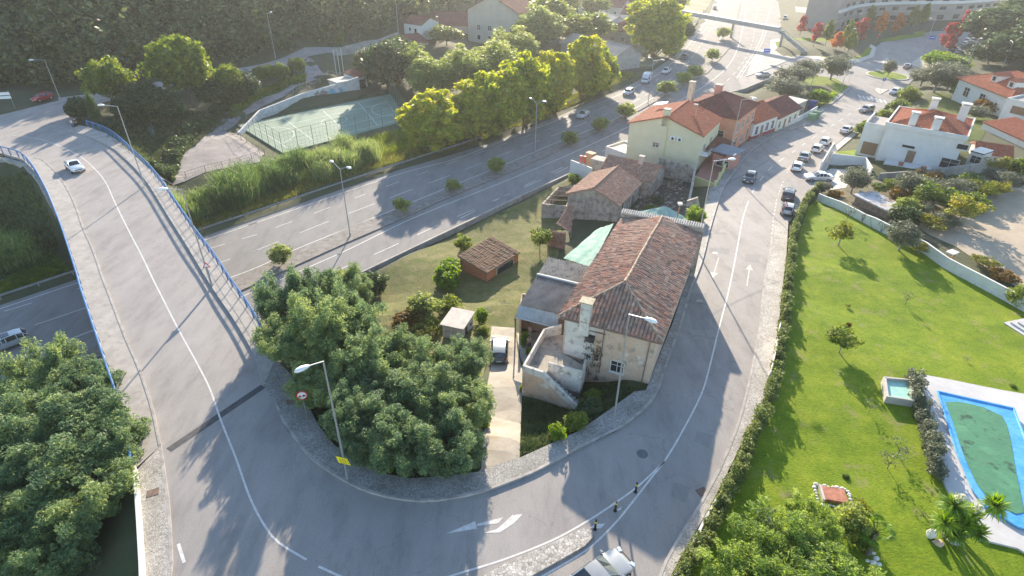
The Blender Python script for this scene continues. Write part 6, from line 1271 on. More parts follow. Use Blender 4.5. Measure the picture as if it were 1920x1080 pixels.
# ---- curved apartment building at the top right
M_APT = mat('apartment_render', (.34,.30,.27), .85, .06, .3); M_APD = mat('apartment_dark_band', (.16,.16,.17), .6, .1, 1)
ap = empty('apartment_building', (0,0,0), 0, 'long curved apartment building at the top right edge', 'building', 'houses')
arc = [W(x, y, 0) for x, y in ((1548,44),(1580,30),(1620,24),(1670,20),(1730,18),(1790,14),(1850,6))]; arc = smooth_line(arc, 6.0); inner = [tuple(p[:2]) for p in arc]
m = MB(); m.wall([offs(inner, 6)[i] for i in range(len(inner))], 0, 19, 12); m.build('wall', M_APT, ap)
for lv in range(5):
    b_ = MB(); b_.wall(offs(inner, -.4), 3.5 + lv * 3.4, 4.6 + lv * 3.4, 1.0); b_.build('balcony', M_WHITE if lv % 2 else M_APT, ap)
for i in range(1, len(inner) - 1):
    a, b = Vector(inner[i]), Vector(inner[i + 1]) if i + 1 < len(inner) else None; d0 = (b - a); c = a.lerp(b, .5); n0 = Vector((d0.y, -d0.x)).normalized()
    for lv in range(4):
        p = c + n0 * .12; w0 = MB(); w0.box((p.x, p.y, 1.6 + lv * 3.4), (3.2, .2, 1.7), math.atan2(d0.y, d0.x)); w0.build('window', M_GLASS, ap)
m = MB(); m.wall([tuple(W(1535,40,0)[:2]), tuple(W(1560,0,0)[:2])], 0, 22, 3); m.build('stair_tower', M_WHITE, ap)
# ---------------------------------------------------------------- ground covers
def grassmat(name, c1, c2, c3, sc=.9, bare=None, bumpd=.06):
    m, ns, ln, b = newmat(name); b.inputs['Roughness'].default_value = .9; b.inputs['Specular IOR Level'].default_value = .15
    tc = ns.new('ShaderNodeTexCoord')
    n1 = N(ns, 'ShaderNodeTexNoise', i_Scale=sc * .35, i_Detail=7, i_Roughness=.7); ln.new(tc.outputs['Object'], n1.inputs['Vector'])
    r1 = ramp(ns, [(.3, c1), (.52, c2), (.72, c3)]); ln.new(n1.outputs['Fac'], r1.inputs[0])
    mp = N(ns, 'ShaderNodeMapping'); mp.inputs['Scale'].default_value = (1.0, 1.9, 1); mp.inputs['Rotation'].default_value = (0, 0, .5); ln.new(tc.outputs['Object'], mp.inputs[0])
    n2 = N(ns, 'ShaderNodeTexNoise', i_Scale=4.5, i_Detail=6, i_Roughness=.75); ln.new(mp.outputs[0], n2.inputs['Vector'])
    r2 = ramp(ns, [(.28, (.55, .55, .5)), (.72, (1.4, 1.35, 1.2))]); ln.new(n2.outputs['Fac'], r2.inputs[0])
    mx = N(ns, 'ShaderNodeMixRGB', blend_type='MULTIPLY', i_0=1.0); ln.new(r1.outputs[0], mx.inputs[1]); ln.new(r2.outputs[0], mx.inputs[2]); out = mx.outputs[0]
    if bare:
        n3 = N(ns, 'ShaderNodeTexNoise', i_Scale=bare[1], i_Detail=8, i_Roughness=.7); ln.new(tc.outputs['Object'], n3.inputs['Vector'])
        mr = N(ns, 'ShaderNodeMapRange', i_1=bare[2], i_2=bare[3]); ln.new(n3.outputs['Fac'], mr.inputs[0])
        m2 = N(ns, 'ShaderNodeMixRGB'); ln.new(mr.outputs[0], m2.inputs[0]); ln.new(out, m2.inputs[1]); m2.inputs[2].default_value = (*bare[0], 1); out = m2.outputs[0]
    ln.new(out, b.inputs['Base Color'])
    bp = N(ns, 'ShaderNodeBump', i_Strength=.9, i_Distance=bumpd); ln.new(n2.outputs['Fac'], bp.inputs['Height']); ln.new(bp.outputs[0], b.inputs['Normal'])
    MATS[name] = m; return m
M_LAWN = grassmat('lawn_grass', (.10,.175,.009), (.16,.235,.014), (.235,.285,.026), 1.3, ((.26,.22,.11), .5, .56, .72))
M_DRY = grassmat('dry_grass', (.09,.115,.04), (.165,.165,.075), (.235,.21,.12), 1.4, ((.10,.14,.03), .5, .52, .68))
M_DIRT = mat('sandy_dirt', (.38,.315,.235), .95, .12, .25, extra=[((.33,.27,.20), .7, .5, .75), ((.24,.21,.14), 1.9, .64, .78)], bump=.03, bscale=2, detail=8)
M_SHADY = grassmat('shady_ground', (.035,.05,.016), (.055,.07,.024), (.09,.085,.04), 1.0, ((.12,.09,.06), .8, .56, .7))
LAWN = PS([(1462,700),(1478,600),(1484,520),(1494,430),(1510,372),(1527,358)]) + AT([(1580,382),(1650,418),(1665,424),(1730,455),(1767,480),(1880,537),(1950,575),(2300,760),(2300,1400),(1200,1400)]) + PS([(1240,1130),(1300,1082),(1340,1000),(1365,945),(1392,890),(1415,845),(1432,800),(1450,755)])
patch('lawn', LAWN, h, .07, M_LAWN, 2)
GARD = AT([(470,600),(560,560),(640,535),(735,505),(880,428),(960,386),(1060,337),(1100,330),(1120,345),(1065,365),(1050,420),(1045,480),(1010,510),(985,560),(965,600),(975,640),(925,640),(912,700),(905,730),(820,680),(740,650),(640,610),(560,620),(500,640)])
patch('garden_ground', GARD, h, .07, M_DRY, 2)
FRONT = AT([(985,750),(985,855)]) + PS([(1092,806),(1147,766),(1195,729),(1214,726)]) + AT([(1140,708),(1105,690),(1088,766)])
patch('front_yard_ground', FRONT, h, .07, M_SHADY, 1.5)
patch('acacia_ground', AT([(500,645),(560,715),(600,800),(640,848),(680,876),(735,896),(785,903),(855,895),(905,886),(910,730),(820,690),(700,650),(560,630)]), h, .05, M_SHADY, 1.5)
DRV = AT([(924,614),(968,616),(972,650),(985,700),(984,750),(983,858)]) + PS([(982,861),(960,866),(908,888)]) + AT([(912,880),(916,800),(918,730),(925,690),(922,640)])
patch('concrete_driveway', DRV, h, .10, mat('driveway_concrete', (.34,.31,.265), .9, .12, .6, extra=[((.32,.27,.2), 1.2, .5, .72), ((.2,.2,.11), 3, .64, .74)], bump=.015, detail=8), 1.5)
patch('yard_paving', AT([(970,625),(1030,620),(1020,660),(990,690),(980,672)]), h, .08, M_CONC, 1.5)
patch('dirt_lot', AT([(1700,395),(1760,380),(1830,345),(1870,330),(1920,318),(2100,300),(2400,420),(2200,640),(1960,560),(1900,510),(1850,480),(1790,440),(1740,420)]), h, .07, M_DIRT, 2.5)
patch('orchard_ground', AT([(1540,345),(1600,320),(1700,318),(1830,305),(1900,290),(1890,325),(1830,345),(1760,380),(1700,395),(1740,422),(1800,462),(1727,425),(1660,395),(1585,368)]), h, .06, mat('orchard_soil', (.16,.12,.08), .95, .3, .5, col2=(.11,.11,.05), bump=.04, bscale=2), 2)
patch('ruin_floor', AT([(1195,335),(1225,330),(1290,335),(1284,395),(1190,400)]), h, .06, mat('ruin_soil', (.10,.085,.065), .95, .3, .8, bump=.06, bscale=2), 1.5)
patch('villa_drive', AT([(1516,343),(1527,313),(1552,300),(1600,303),(1580,335),(1545,342)]), h, .08, M_CONCP, 2)
patch('villa_lawn', AT([(1558,268),(1608,262),(1612,288),(1548,290),(1545,280)]), h, .08, M_LAWN, 2)
patch('pavement', AT([(1515,343),(1527,313),(1550,264),(1600,222),(1607,226),(1560,268),(1540,310),(1522,344)]), h, .12, M_CONCP, 2)
# green islands and far ground
patch('grass_island', PW([(1440,66),(1480,57),(1560,55),(1600,60),(1622,73),(1617,85),(1590,95),(1565,97),(1500,86),(1445,78)], 0), zero, .14, M_LAWN, 4, skirt=.2)
patch('island_pavement', PW([(1430,84),(1432,62),(1440,60),(1600,54),(1630,70),(1626,88),(1592,101),(1563,102),(1490,92)], 0), zero, .10, M_CONCP, 4, skirt=.2)
patch('grass_island', PW([(1455,158),(1480,132),(1510,126),(1555,131),(1580,146),(1545,175),(1515,198),(1492,190)], 0.15), lambda x, y: .15 + 0 * x, .14, M_LAWN, 4, skirt=.3)
p0 = W(1652,123,0); m = MB(); P = [(p0.x + 5.6 * math.cos(t), p0.y + 5.6 * math.sin(t)) for t in np.linspace(0, 2 * math.pi, 33)[:-1]]; m.prism(P, -.1, .22); tag(m.build('roundabout_kerb', M_CONCP), kind='structure')
m = MB(); P = [(p0.x + 5.1 * math.cos(t), p0.y + 5.1 * math.sin(t)) for t in np.linspace(0, 2 * math.pi, 33)[:-1]]; m.prism(P, -.1, .25); tag(m.build('roundabout_grass', M_LAWN), kind='structure')
patch('triangle_pavement', PW([(1388,132),(1398,98),(1412,80),(1442,82),(1475,95),(1440,112)], 0), zero, .13, M_COBP, 4, skirt=.2)
for pl in ([(1637,100),(1652,88),(1658,101)], [(1632,147),(1655,149),(1640,158),(1630,152)], [(1693,100),(1715,84),(1745,118),(1712,106)]): patch('traffic_island', PW(pl, .1), lambda x, y: .1 + 0 * x, .1, M_CONCP, 3, skirt=.2)
patch('car_park', PW([(1475,-10),(1480,30),(1540,52),(1600,52),(1640,45),(1560,38),(1555,-10)], 0), zero, .04, M_ASPH, 6)
patch('car_park', PW([(1745,74),(1760,35),(1860,30),(1860,48),(1820,62),(1790,86)], 0), zero, .06, M_ASPH, 6)
patch('building_lawn', PW([(1600,50),(1650,44),(1720,34),(1720,46),(1660,57),(1620,58)], 0), zero, .1, M_LAWN, 5, skirt=.1)
patch('far_ground', PW([(960,60),(1100,100),(1200,130),(1290,40),(1320,-10),(1250,-40),(950,-40)], .3), lambda x, y: h(x, y), .1, mat('far_soil', (.2,.19,.12), .95, .3, .1, col2=(.1,.13,.05)), 8)
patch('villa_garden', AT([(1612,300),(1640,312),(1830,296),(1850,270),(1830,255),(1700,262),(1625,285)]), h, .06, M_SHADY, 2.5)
patch('villa_garden', AT([(1640,200),(1700,165),(1760,150),(1850,200),(1830,240),(1660,240)]), h, .06, M_LAWN if 0 else grassmat('garden_grass_green', (.05,.09,.015), (.09,.13,.03), (.16,.15,.07), 1.2), 3)
m = MB(); a_, b_2, c_ = W(243,303,1.5), W(290,300,1.5), W(283,268,1.5)
m.prism([tuple(a_[:2]), tuple(b_2[:2]), tuple(c_[:2])], -.5, [2.2, 2.0, 4.6]); tag(m.build('wing_wall', M_CONC), 'sloping concrete wing wall beneath the bridge railing', 'wall')
# ---------------------------------------------------------------- sports court
ct = [W(524,300,1), W(755,232,1), W(722,183,1), W(438,250,1)]
cM = MB(); cM.prism([tuple(p[:2]) for p in ct], .3, 1.12); tag(cM.build('sports_court', mat('court_green', (.19,.27,.205), .85, .08, .3, extra=[((.25,.31,.24), .5, .5, .75)])), kind='structure')
def cq(u, v): return ct[0].lerp(ct[1], u).lerp(ct[3].lerp(ct[2], u), v)
mk = MB()
def cl(pts, wd=.12):
    P = [cq(*p) for p in pts]; A, B = offs(P, wd / 2), offs(P, -wd / 2)
    for i in range(len(P) - 1): mk.quad((*A[i], 1.135), (*B[i], 1.135), (*B[i + 1], 1.135), (*A[i + 1], 1.135))
cl([(.06,.08),(.94,.08),(.94,.92),(.06,.92),(.06,.08)]); cl([(.5,.08),(.5,.92)]); cl([(.25,.08),(.25,.92)]); cl([(.75,.08),(.75,.92)]); cl([(.06,.3),(.94,.3)]); cl([(.06,.7),(.94,.7)])
cl([(.5 + .09 * math.cos(t), .5 + .12 * math.sin(t)) for t in np.linspace(0, 6.28, 24)])
for s, c in ((1, .06), (-1, .94)): cl([(c + s * .15 * math.sin(t), .5 + .26 * math.cos(t)) for t in np.linspace(0, 3.14, 14)])
tag(mk.build('court_lines', mat('court_paint', (.62,.68,.62), .7, .1, 2)), kind='structure')
M_FENCE = mat('fence_steel', (.10,.17,.13), .6, .1, 3, metal=.3)
def fence(name, pts, hh, label, mt, sp=3.0, wire=.9, r=.05, z=None, rail=True, cat='fence', wr=.014, group=None):
    L = smooth_line([Vector((p[0], p[1], 0)) for p in pts], sp) if len(pts) > 2 else smooth_line([Vector((p[0], p[1], 0)) for p in pts], sp)
    g = [float(h(p.x, p.y)) if z is None else z for p in L]; o = empty(name, (L[0].x, L[0].y, g[0]), 0, label, cat, group); O = Vector((L[0].x, L[0].y, g[0]))
    for p, zz in list(zip(L, g))[:100]: q = Vector((p.x, p.y, zz)) - O; MB().tube(q - Vector((0, 0, .2)), q + Vector((0, 0, hh)), r).build('post', mt, o)
    m = MB(); nn = max(2, int(hh / wire) + 1)
    for i in range(len(L) - 1):
        a = Vector((L[i].x, L[i].y, g[i])) - O; b = Vector((L[i + 1].x, L[i + 1].y, g[i + 1])) - O
        for k in range(nn): zz = Vector((0, 0, .08 + (hh - .1) * k / (nn - 1))); m.tube(a + zz, b + zz, wr if k < nn - 1 else wr * 1.8, n=4, cap=False)
        nv = max(1, int((b - a).length / wire))
        for k in range(1, nv): c = a.lerp(b, k / nv); m.tube(c, c + Vector((0, 0, hh)), wr * .8, n=4, cap=False)
    m.build('wire_mesh', mt, o); return o
fence('court_fence', [cq(0,0), cq(1,0)], 4.0, 'tall wire fence along the near side of the green court', M_FENCE, 3.1, .8, z=1.0, group='court fences')
fence('court_fence', [cq(0,1), cq(0,0)], 4.0, 'tall wire fence on the left end of the green court', M_FENCE, 3.1, .8, z=1.0, group='court fences')
fence('court_fence', [cq(1,0), cq(1,1)], 4.0, 'tall wire fence on the right end of the green court', M_FENCE, 3.1, .8, z=1.0, group='court fences')
fence('court_fence', [cq(0,1), cq(1,1)], 1.2, 'low rail along the far side of the green court', M_FENCE, 3.1, 1.1, z=1.0, group='court fences')
fence('yard_fence', AT([(300,352),(380,338),(440,322),(490,304)]), 1.1, 'rusty wire fence along the lower edge of the paved yard', mat('rusty_fence', (.2,.14,.1), .8, .2, 3), 2.6, .5)
fence('yard_fence', AT([(412,262),(445,275),(490,303)]), 1.0, 'low rail between paved yard and court corner', mat('rusty_fence', (.2,.14,.1)), 2.4, .6)
fence('ramp_fence', AT([(485,205),(540,185),(590,165),(640,152)]), 1.0, 'grey railing above the graffiti wall', M_GALV, 2.5, .6)
fence('lane_fence', AT([(150,250),(185,225),(215,215),(240,205)]), 1.0, 'thin fence beside the small dark tree and the two walkers', M_WOOD, 2.0, .5)
# graffiti wall
M_GRAF, ns_, ln_, b_ = newmat('graffiti_wall'); tc_ = ns_.new('ShaderNodeTexCoord')
b_.inputs['Roughness'].default_value = .85
g1 = [(468,252,1.2),(520,232,1.2),(600,205,1.2),(630,192,1.2)]
gp0, gp1 = W(455,245,1.1), W(650,186,1.1)
n1 = N(ns_, 'ShaderNodeTexNoise', i_Scale=.7, i_Detail=6, i_Distortion=2.0); ln_.new(tc_.outputs['Object'], n1.inputs['Vector'])
r1 = ramp(ns_, [(.40, (.50,.50,.50)), (.55, (.62,.62,.62))]); ln_.new(n1.outputs['Fac'], r1.inputs[0]); ln_.new(r1.outputs[0], b_.inputs['Base Color'])
gw = empty('graffiti_wall', (0,0,0), 0, 'pale concrete retaining wall with blue and brown graffiti behind the court', 'wall')
wpts = [tuple(W(x, y, 1.2)[:2]) for x, y in ((440,268),(480,232),(560,206),(640,186),(665,180))]
m = MB(); m.wall(wpts, .5, [1.8,2.6,3.6,4.3,4.8], .4); m.build('concrete_face', M_GRAF, gw)
def graf(t0, t1, colr, seed, nm):
    rr = random.Random(seed); a, b = Vector(wpts[2]), Vector(wpts[3]); d = (b - a).normalized(); n = Vector((d.y, -d.x)); L = (b - a).length; m = MB()
    for i in range(26):
        s = L * rr.uniform(t0, t1); z = rr.uniform(1.5, 3.1); r = rr.uniform(.15, .5); k = rr.randint(5, 8); c = a + d * s + n * (.205 + i * .0004); P = []
        for j in range(k): an = 2 * math.pi * j / k; q = r * rr.uniform(.5, 1.2); P.append((c.x + d.x * q * math.cos(an) * 1.5, c.y + d.y * q * math.cos(an) * 1.5, z + q * math.sin(an)))
        m.raw(P, [list(range(k))])
    m.build(nm, colr, gw)
graf(.25,.55, mat('graffiti_brown', (.22,.16,.15), .8, .3, 3, col2=(.35,.33,.33)), 1, 'brown_graffiti'); graf(.56,.92, mat('graffiti_blue', (.10,.35,.50), .8, .3, 3, col2=(.3,.5,.6)), 2, 'blue_graffiti')
house('changing_room', 'white concrete changing room with flat roof behind the court', W(626,188,1.3), W(660,180,1.3), 1.2, 4, 3.0, 'flat', 0, 'x', .3, M_WHITE, M_CONCP, [(0,1.0,.1,1.0,2.2,'glass')], cat='building')
house('dark_shelter', 'small white shelter with a dark open front beside the changing room', W(662,179,1.3), W(680,172,1.3), 1.3, 4, 3.2, 'shed', .8, 'x', .2, M_WHITE, M_CONCP and M_TDRK, [(0,1.6,.1,3.0,2.4,'glass')], cat='building')  # open front: its inner shade is painted as one dark pane
m = MB(); m.wall([tuple(W(x,y,3)[:2]) for x,y in ((616,130),(640,122),(690,112),(735,92))], 2.5, [6.6,6.8,6.9,7.0], .4); tag(m.build('retaining_wall', M_CONC), 'grey retaining wall of the hillside lane above the pale thicket', 'wall')
for i, x in enumerate((619, 626, 633)):
    p = W(x, 143, 4.2); o = MB().tube(p - Vector((0,0,1)), p + Vector((0,0,5.5)), .08).build('flag_pole', M_WHITE); tag(o, ['left','middle','right'][i] + ' of three white poles at the top of the ramp', 'pole', 'white poles at the top of the ramp')
# ---------------------------------------------------------------- walls and guardrails of the highway
gr = MB(); L = smooth_line([W(*p) for p in [(905,262),(1040,206),(1185,138),(1252,93),(1290,47),(1310,10)]], 2.0)
L0 = smooth_line([nA - nd * 88, nA, nB, W(905,266)], 2.0); L = L0 + L[1:]; LL = [Vector((p[0], p[1], 0)) for p in offs(L, 1.1)]
M_RAIL = mat('guardrail_steel', (.30,.31,.31), .6, .15, 2, metal=.4)
go = empty('guardrail', (0,0,0), 0, 'long galvanised guardrail along the far edge of the highway', 'guardrail')
for i in range(0, len(LL) - 1): 
    a, b = LL[i], LL[i + 1]; n = Vector((-(b - a).y, (b - a).x, 0)).normalized()
    pr_ = [(.0,.82),(.05,.76),(.0,.68),(.05,.60),(.0,.52)]
    for (u0, z0), (u1, z1) in zip(pr_[:-1], pr_[1:]): gr.quad(a - n * u0 + Vector((0,0,z0)), b - n * u0 + Vector((0,0,z0)), b - n * u1 + Vector((0,0,z1)), a - n * u1 + Vector((0,0,z1)))
gr.build('rail', M_RAIL, go)
for p in LL[::2][:100]: MB().box((p.x, p.y + .12, .35), (.1,.1,.8)).build('post', M_RAIL, go)
wS = [HW_S[0]] + HW_S[1:6]; SL = smooth_line(wS, 2.0); P = offs(SL, -.15)
m = MB(); m.wall(P, -.6, .85, .28); tag(m.build('highway_wall', M_CONC), 'low concrete wall between the highway and the dry garden', 'wall')
m = MB(); m.wall([tuple(W(x,y,0)[:2]) for x,y in ((1335,175),(1385,160),(1442,134))], -.3, .9, .2); tag(m.build('slip_road_wall', M_CONC), 'low wall along the slip road behind the terraced row', 'wall')
# ---------------------------------------------------------------- footbridge
fb = empty('footbridge', (0,0,0), 0, 'grey covered footbridge over the highway at the top of the picture', 'footbridge')
fa, fbb = W(1262,14,6.2), W(1447,42,6.2); m = MB(); m.wall([tuple(fa[:2]), tuple(fbb[:2])], 5.6, 7.0, 2.2); m.build('span', mat('footbridge_steel', (.42,.40,.38), .6, .08, 1), fb)
for px in ((1357,60),(1268,45),(1449,75)): p = W(*px, 0); MB().tube((p.x,p.y,0),(p.x,p.y,5.5),.45,n=10).build('pillar', M_CONC, fb)
m = MB(); a, b = W(1447,44,5.8), W(1500,86,.2); n_ = 16
for i in range(n_): p = a.lerp(b, i / n_); q = a.lerp(b, (i + 1) / n_); m.box(((p.x+q.x)/2,(p.y+q.y)/2,p.z - .2), ((q-p).to_2d().length, 2.0, .4), math.atan2(q.y-p.y, q.x-p.x))
m.build('stair_flight', M_CONC, fb)
m = MB(); 
for s in (-1, 1):
    n = Vector((-(b-a).y, (b-a).x, 0)).normalized() * s; m.tube(a + n + Vector((0,0,1)), b + n + Vector((0,0,1)), .06)
    for i in range(12): p = a.lerp(b, i/11) + n; m.tube(p, p + Vector((0,0,1)), .035)
m.build('stair_rail', M_GALV, fb)
m = MB(); a, b = W(1262,14,5.4), W(1258,30,2.6); m.wall([tuple(a[:2]), tuple(b[:2])], 2.5, 5.5, 2.2); m.build('landing', M_CONC, fb); m = MB(); a, b = W(1250,38,2.4), W(1262,36,2.4); m.box(((a.x+b.x)/2,(a.y+b.y)/2,2.4),(5,3,.3)); m.build('landing', M_CONC, fb)
for s in (-2,2): MB().tube(((a.x+b.x)/2+s,a.y,0),((a.x+b.x)/2+s,a.y,2.4),.2).build('landing_leg', M_CONC, fb)
# ---------------------------------------------------------------- the white lawn wall, hut, gates
M_WW = mat('white_wall_cracked', (.66,.66,.62), .9, .06, .7, extra=[((.40,.38,.34), 1.3, .55, .75)])
wl_ = empty('lawn_wall', (0,0,0), 0, 'long white wall along the back of the lawn, with cracks and dry vines', 'wall')
wp = AT([(1527,361),(1583,383),(1665,424),(1727,452),(1767,480),(1880,537),(1960,580),(2060,640)]); L = smooth_line(wp, 1.5)
m = MB(); m.wall([tuple(p[:2]) for p in L], [p.z - .5 for p in L], [float(h(p.x, p.y)) + (1.25 if i < len(L)*.25 else 1.45) for i, p in enumerate(L)], .22); m.build('panel', M_WW, wl_)
rr = random.Random(8); m = MB()
for k in range(14):
    i = rr.randrange(6, len(L) - 14); p = L[i]; d = (L[i+1] - L[i]); n = Vector((d.y, -d.x, 0)).normalized() * .14; q = p + n; q.z = float(h(p.x, p.y)) + .1; pts = [q.copy()]
    for j in range(7): q = q + d.normalized() * rr.uniform(-.22,.22) + Vector((0,0,rr.uniform(.1,.26))); pts.append(q.copy())
    m.path(pts, .022, 4)
m.build('dry_vine', mat('dead_twigs', (.06,.045,.035)), wl_)
ht = house('garden_hut', 'low grey-roofed hut in the orchard behind the white wall', W(1600,350,5.4), W(1665,380,5.4), 4.3, 3.2, 1.2, 'flat', 0, 'x', .3, M_WOOD, mat('grey_sheet_roof', (.44,.44,.46), .7, .15, .8, extra=[((.3,.24,.2), 1.2, .5, .6)]), cat='shed')
m = MB(); m.wall([tuple(p[:2]) for p in AT([(1602,352),(1625,362),(1655,388)])], 4.0, 5.1, .06); tag(m.build('sheet_fence', mat('blue_grey_sheet', (.34,.40,.47), .6, .15, 1)), 'blue-grey metal sheet fence below the hut roof', 'fence')
m = MB(); m.wall([tuple(p[:2]) for p in AT([(1530,306),(1540,288),(1551,268)])], 2.2, [4.6,4.4,3.9], .22); tag(m.build('garden_wall', M_WHITE), 'white roadside wall beside the parked cars', 'wall')
m = MB(); m.wall([tuple(p[:2]) for p in AT([(1548,292),(1612,292),(1625,310)])], 2.2, 4.6, .2); tag(m.build('garden_wall', M_WHITE), 'white wall below the villa lawn', 'wall')
m = MB(); m.wall([tuple(p[:2]) for p in AT([(1640,318),(1720,312),(1830,300),(1900,288)])], 2.2, [4.6,4.9,5.0,5.0], .25); tag(m.build('garden_wall', M_CONC), 'grey boundary wall between the villa and the orchard', 'wall')
m = MB(); m.wall([tuple(fix(x,y,zstreet)[:2]) for x,y in ((1277,1085),(1298,1045),(1332,972),(1352,935))], 6.3, 7.15, .16); tag(m.build('low_wall', M_WHITE), 'thin white wall beneath the hedge at the lower bend', 'wall')
m = MB(); m.wall([tuple(fix(x,y,zstreet)[:2]) for x,y in ((1445,700),(1454,655),(1460,610))], 6.2, 7.3, .1); tag(m.build('low_wall', M_WHITE), 'thin white wall between the sidewalk and the tall hedge', 'wall')
m = MB(); m.wall([tuple(fix(x,y,z65)[:2]) for x,y in ((266,905),(270,928),(278,1005),(285,1080),(290,1150))], 4.5, 7.2, .22); tag(m.build('retaining_wall', M_WHITE), 'white retaining wall beside the pale sidewalk at the lower left', 'wall')
m = MB(); m.wall([tuple(p[:2]) for p in PS([(1090,812),(1015,858),(984,866)])], 6.0, 6.75, .18); 
# white bench-like table
p = at(1775,470); tb = empty('garden_table', p, .5, 'small white table between the vines on the white wall', 'table'); MB().box((0,0,1.5),(1.3,.9,.08)).build('table_top', M_WHITE, tb)
for x,y in ((-.55,-.35),(.55,-.35),(.55,.35),(-.55,.35)): MB().tube((x,y,0),(x,y,1.5),.03).build('leg', M_WHITE, tb)
# ---------------------------------------------------------------- pool
M_POOLC = mat('pool_cover_green', (.06,.235,.12), .7, .2, .5, col2=(.055,.19,.10), extra=[((.02,.08,.045), .8, .57, .64), ((.10,.30,.16), .7, .55, .8)], bump=.02, bscale=3)
M_POOLB = mat('pool_liner_blue', (.05,.30,.66), .45, .2, .8, col2=(.12,.42,.75), bump=.03, bscale=3)
M_PAVE = mat('white_pool_paving', (.50,.49,.485), .8, .06, 1.2, extra=[((.46,.44,.44), .8, .56, .75)])
dk_ = AT([(1727,683),(1930,716),(2080,742),(2080,1100),(1919,1005),(1850,990),(1815,960),(1770,870),(1750,780)])
patch('pool_paving', dk_, lambda x, y: h(x, y), .22, M_PAVE, 2, skirt=.3)
po_ = [W(x, y, 6.5) for x, y in ((1762,714),(1905,742),(1945,840),(1990,960),(1960,975),(1915,962),(1855,925),(1832,895),(1800,825))]
pz = 6.62
patch('pool_liner', po_, lambda x, y: pz + 0 * x, 0, M_POOLB, 1.5)
cpt = smooth_line([W(x, y, 6.6) for x, y in ((1778,732),(1800,730),(1850,740),(1885,755),(1900,790),(1912,850),(1930,935),(1915,938),(1865,912),(1842,885),(1815,830),(1795,775),(1778,732))], .8)
patch('pool_cover', cpt[:-1], lambda x, y: pz + .012 + .012 * np.sin(x * 3) * np.sin(y * 2.3), .02, M_POOLC, .8)
lm_ = MB()
for i in range(len(po_)): 
    a, b = po_[i], po_[(i + 1) % len(po_)]; lm_.tube((a.x, a.y, pz + .02), (b.x, b.y, pz + .02), .09, n=6)
tag(lm_.build('pool_edge_roll', M_POOLB), 'bunched blue edge of the pool cover', 'pool cover')
# basin
bs_ = [at(1658,700), at(1664,736), at(1712,742), at(1708,703)]
ba_ = empty('water_basin', bs_[0], 0, 'small concrete basin with pale green water at the end of the pool hedge', 'basin'); O = bs_[0]
BL = [tuple((p - O)[:2]) for p in bs_]; m = MB(); m.wall(BL + [BL[0]], -.2, .75, .22); m.build('basin_wall', M_CONCP, ba_); m = MB(); m.prism(BL, -.1, .5); m.build('water', mat('basin_water', (.36,.62,.52), .15, .1, 2), ba_)
# brick bed with stones
p = at(1573,916); bb = empty('brick_bed', p, -.2, 'raised red brick bed ringed by white stones on the lawn', 'flower bed')
m = MB(); m.box((0,0,.2),(1.5,1.1,.3)); m.build('brick_top', mat('red_brick_top',(.42,.17,.11),.85,.25,3), bb)
m = MB(); m.box((-.82,0,.2),(.14,1.3,.4)); m.build('edge', M_CONCP, bb); rr = random.Random(3)
def stone(mb, x, y, z, s, rr):
    n = 7; rings = []
    for zz, q in ((-.5,.6),(-.15,1),(.3,.85),(.55,.35)): rings += [(x + s*q*math.cos(6.283*i/n)*rr.uniform(.8,1.2), y + s*q*.8*math.sin(6.283*i/n)*rr.uniform(.8,1.2), z + zz*s) for i in range(n)]
    mb.raw(rings, [[k*n+i, k*n+(i+1)%n, (k+1)*n+(i+1)%n, (k+1)*n+i] for k in range(3) for i in range(n)] + [list(range(n))[::-1], [3*n+i for i in range(n)]])
M_STONE = mat('white_stone', (.68,.66,.62), .8, .15, 4)
for i in range(30):
    t = i / 30 * 6.283; x, y = 1.15 * math.cos(t), .95 * math.sin(t); x = max(-1.1, min(1.1, x * 1.25)); y = max(-.85, min(.85, y * 1.25)); m = MB(); stone(m, x + rr.uniform(-.06,.06), y + rr.uniform(-.06,.06), .1, rr.uniform(.10,.19), rr); m.build('stone', M_STONE, bb)
for i, (px, py, s) in enumerate([(1650,1020,.16),(1656,1029,.2),(1651,1037,.22),(1662,1040,.17),(1640,1034,.15)]):
    p = at(px, py); m = MB(); stone(m, 0, 0, s*.4, s, rr); o = m.build('stone', M_STONE); o.location = p; tag(o, 'white stone of the little pile at the foot of the small palm', 'stone', 'white stones at the palm foot')
for px, py, s, sz, lb, mt in ((1755,985,.34,2.2,'tall pale upright boulder beside the yucca clump',M_STONE),(1772,998,.36,.8,'rounded pinkish boulder beside the yucca clump',M_PEACH),(1800,995,.4,.9,'grey boulder under the yucca clump',M_CONC)):
    p = at(px, py); m = MB(); stone(m, 0, 0, s*.5, s, rr); o = m.build('boulder', mt); o.location = p; o.scale = (1, 1, sz); tag(o, lb, 'boulder')
# yuccas and palm
def rosette(name, c, r, n, par, lk='yucca', droop=.25, wd=.055):
    rg = np.random.default_rng(int(c[0] * 100) % 999); th = rg.uniform(0, 6.283, n); ph = rg.uniform(-.35, 1.45, n); d = np.stack([np.cos(th)*np.cos(ph), np.sin(th)*np.cos(ph), np.sin(ph)], 1)
    s = np.stack([-np.sin(th), np.cos(th), 0*th], 1) * wd; L = r * rg.uniform(.75, 1.1, n)[:, None]; c = np.array(c)
    mid = c + d * L * .55; tip = c + d * L + np.array([0, 0, -droop]) * L * (1 - d[:, 2:3]); V = np.stack([c - s*.5 + 0*d, c + s*.5 + 0*d, mid + s, mid - s], 1).reshape(-1, 3); V2 = np.stack([mid - s, mid + s, tip + s*.08, tip - s*.08], 1).reshape(-1, 3)
    V = np.concatenate([V, V2]); return mesh_np(name, V, quads(V), LM[lk], par)
p = at(1790,985); yc = empty('yucca', p, 0, 'clump of yuccas with flower plumes beside the pool', 'yucca')
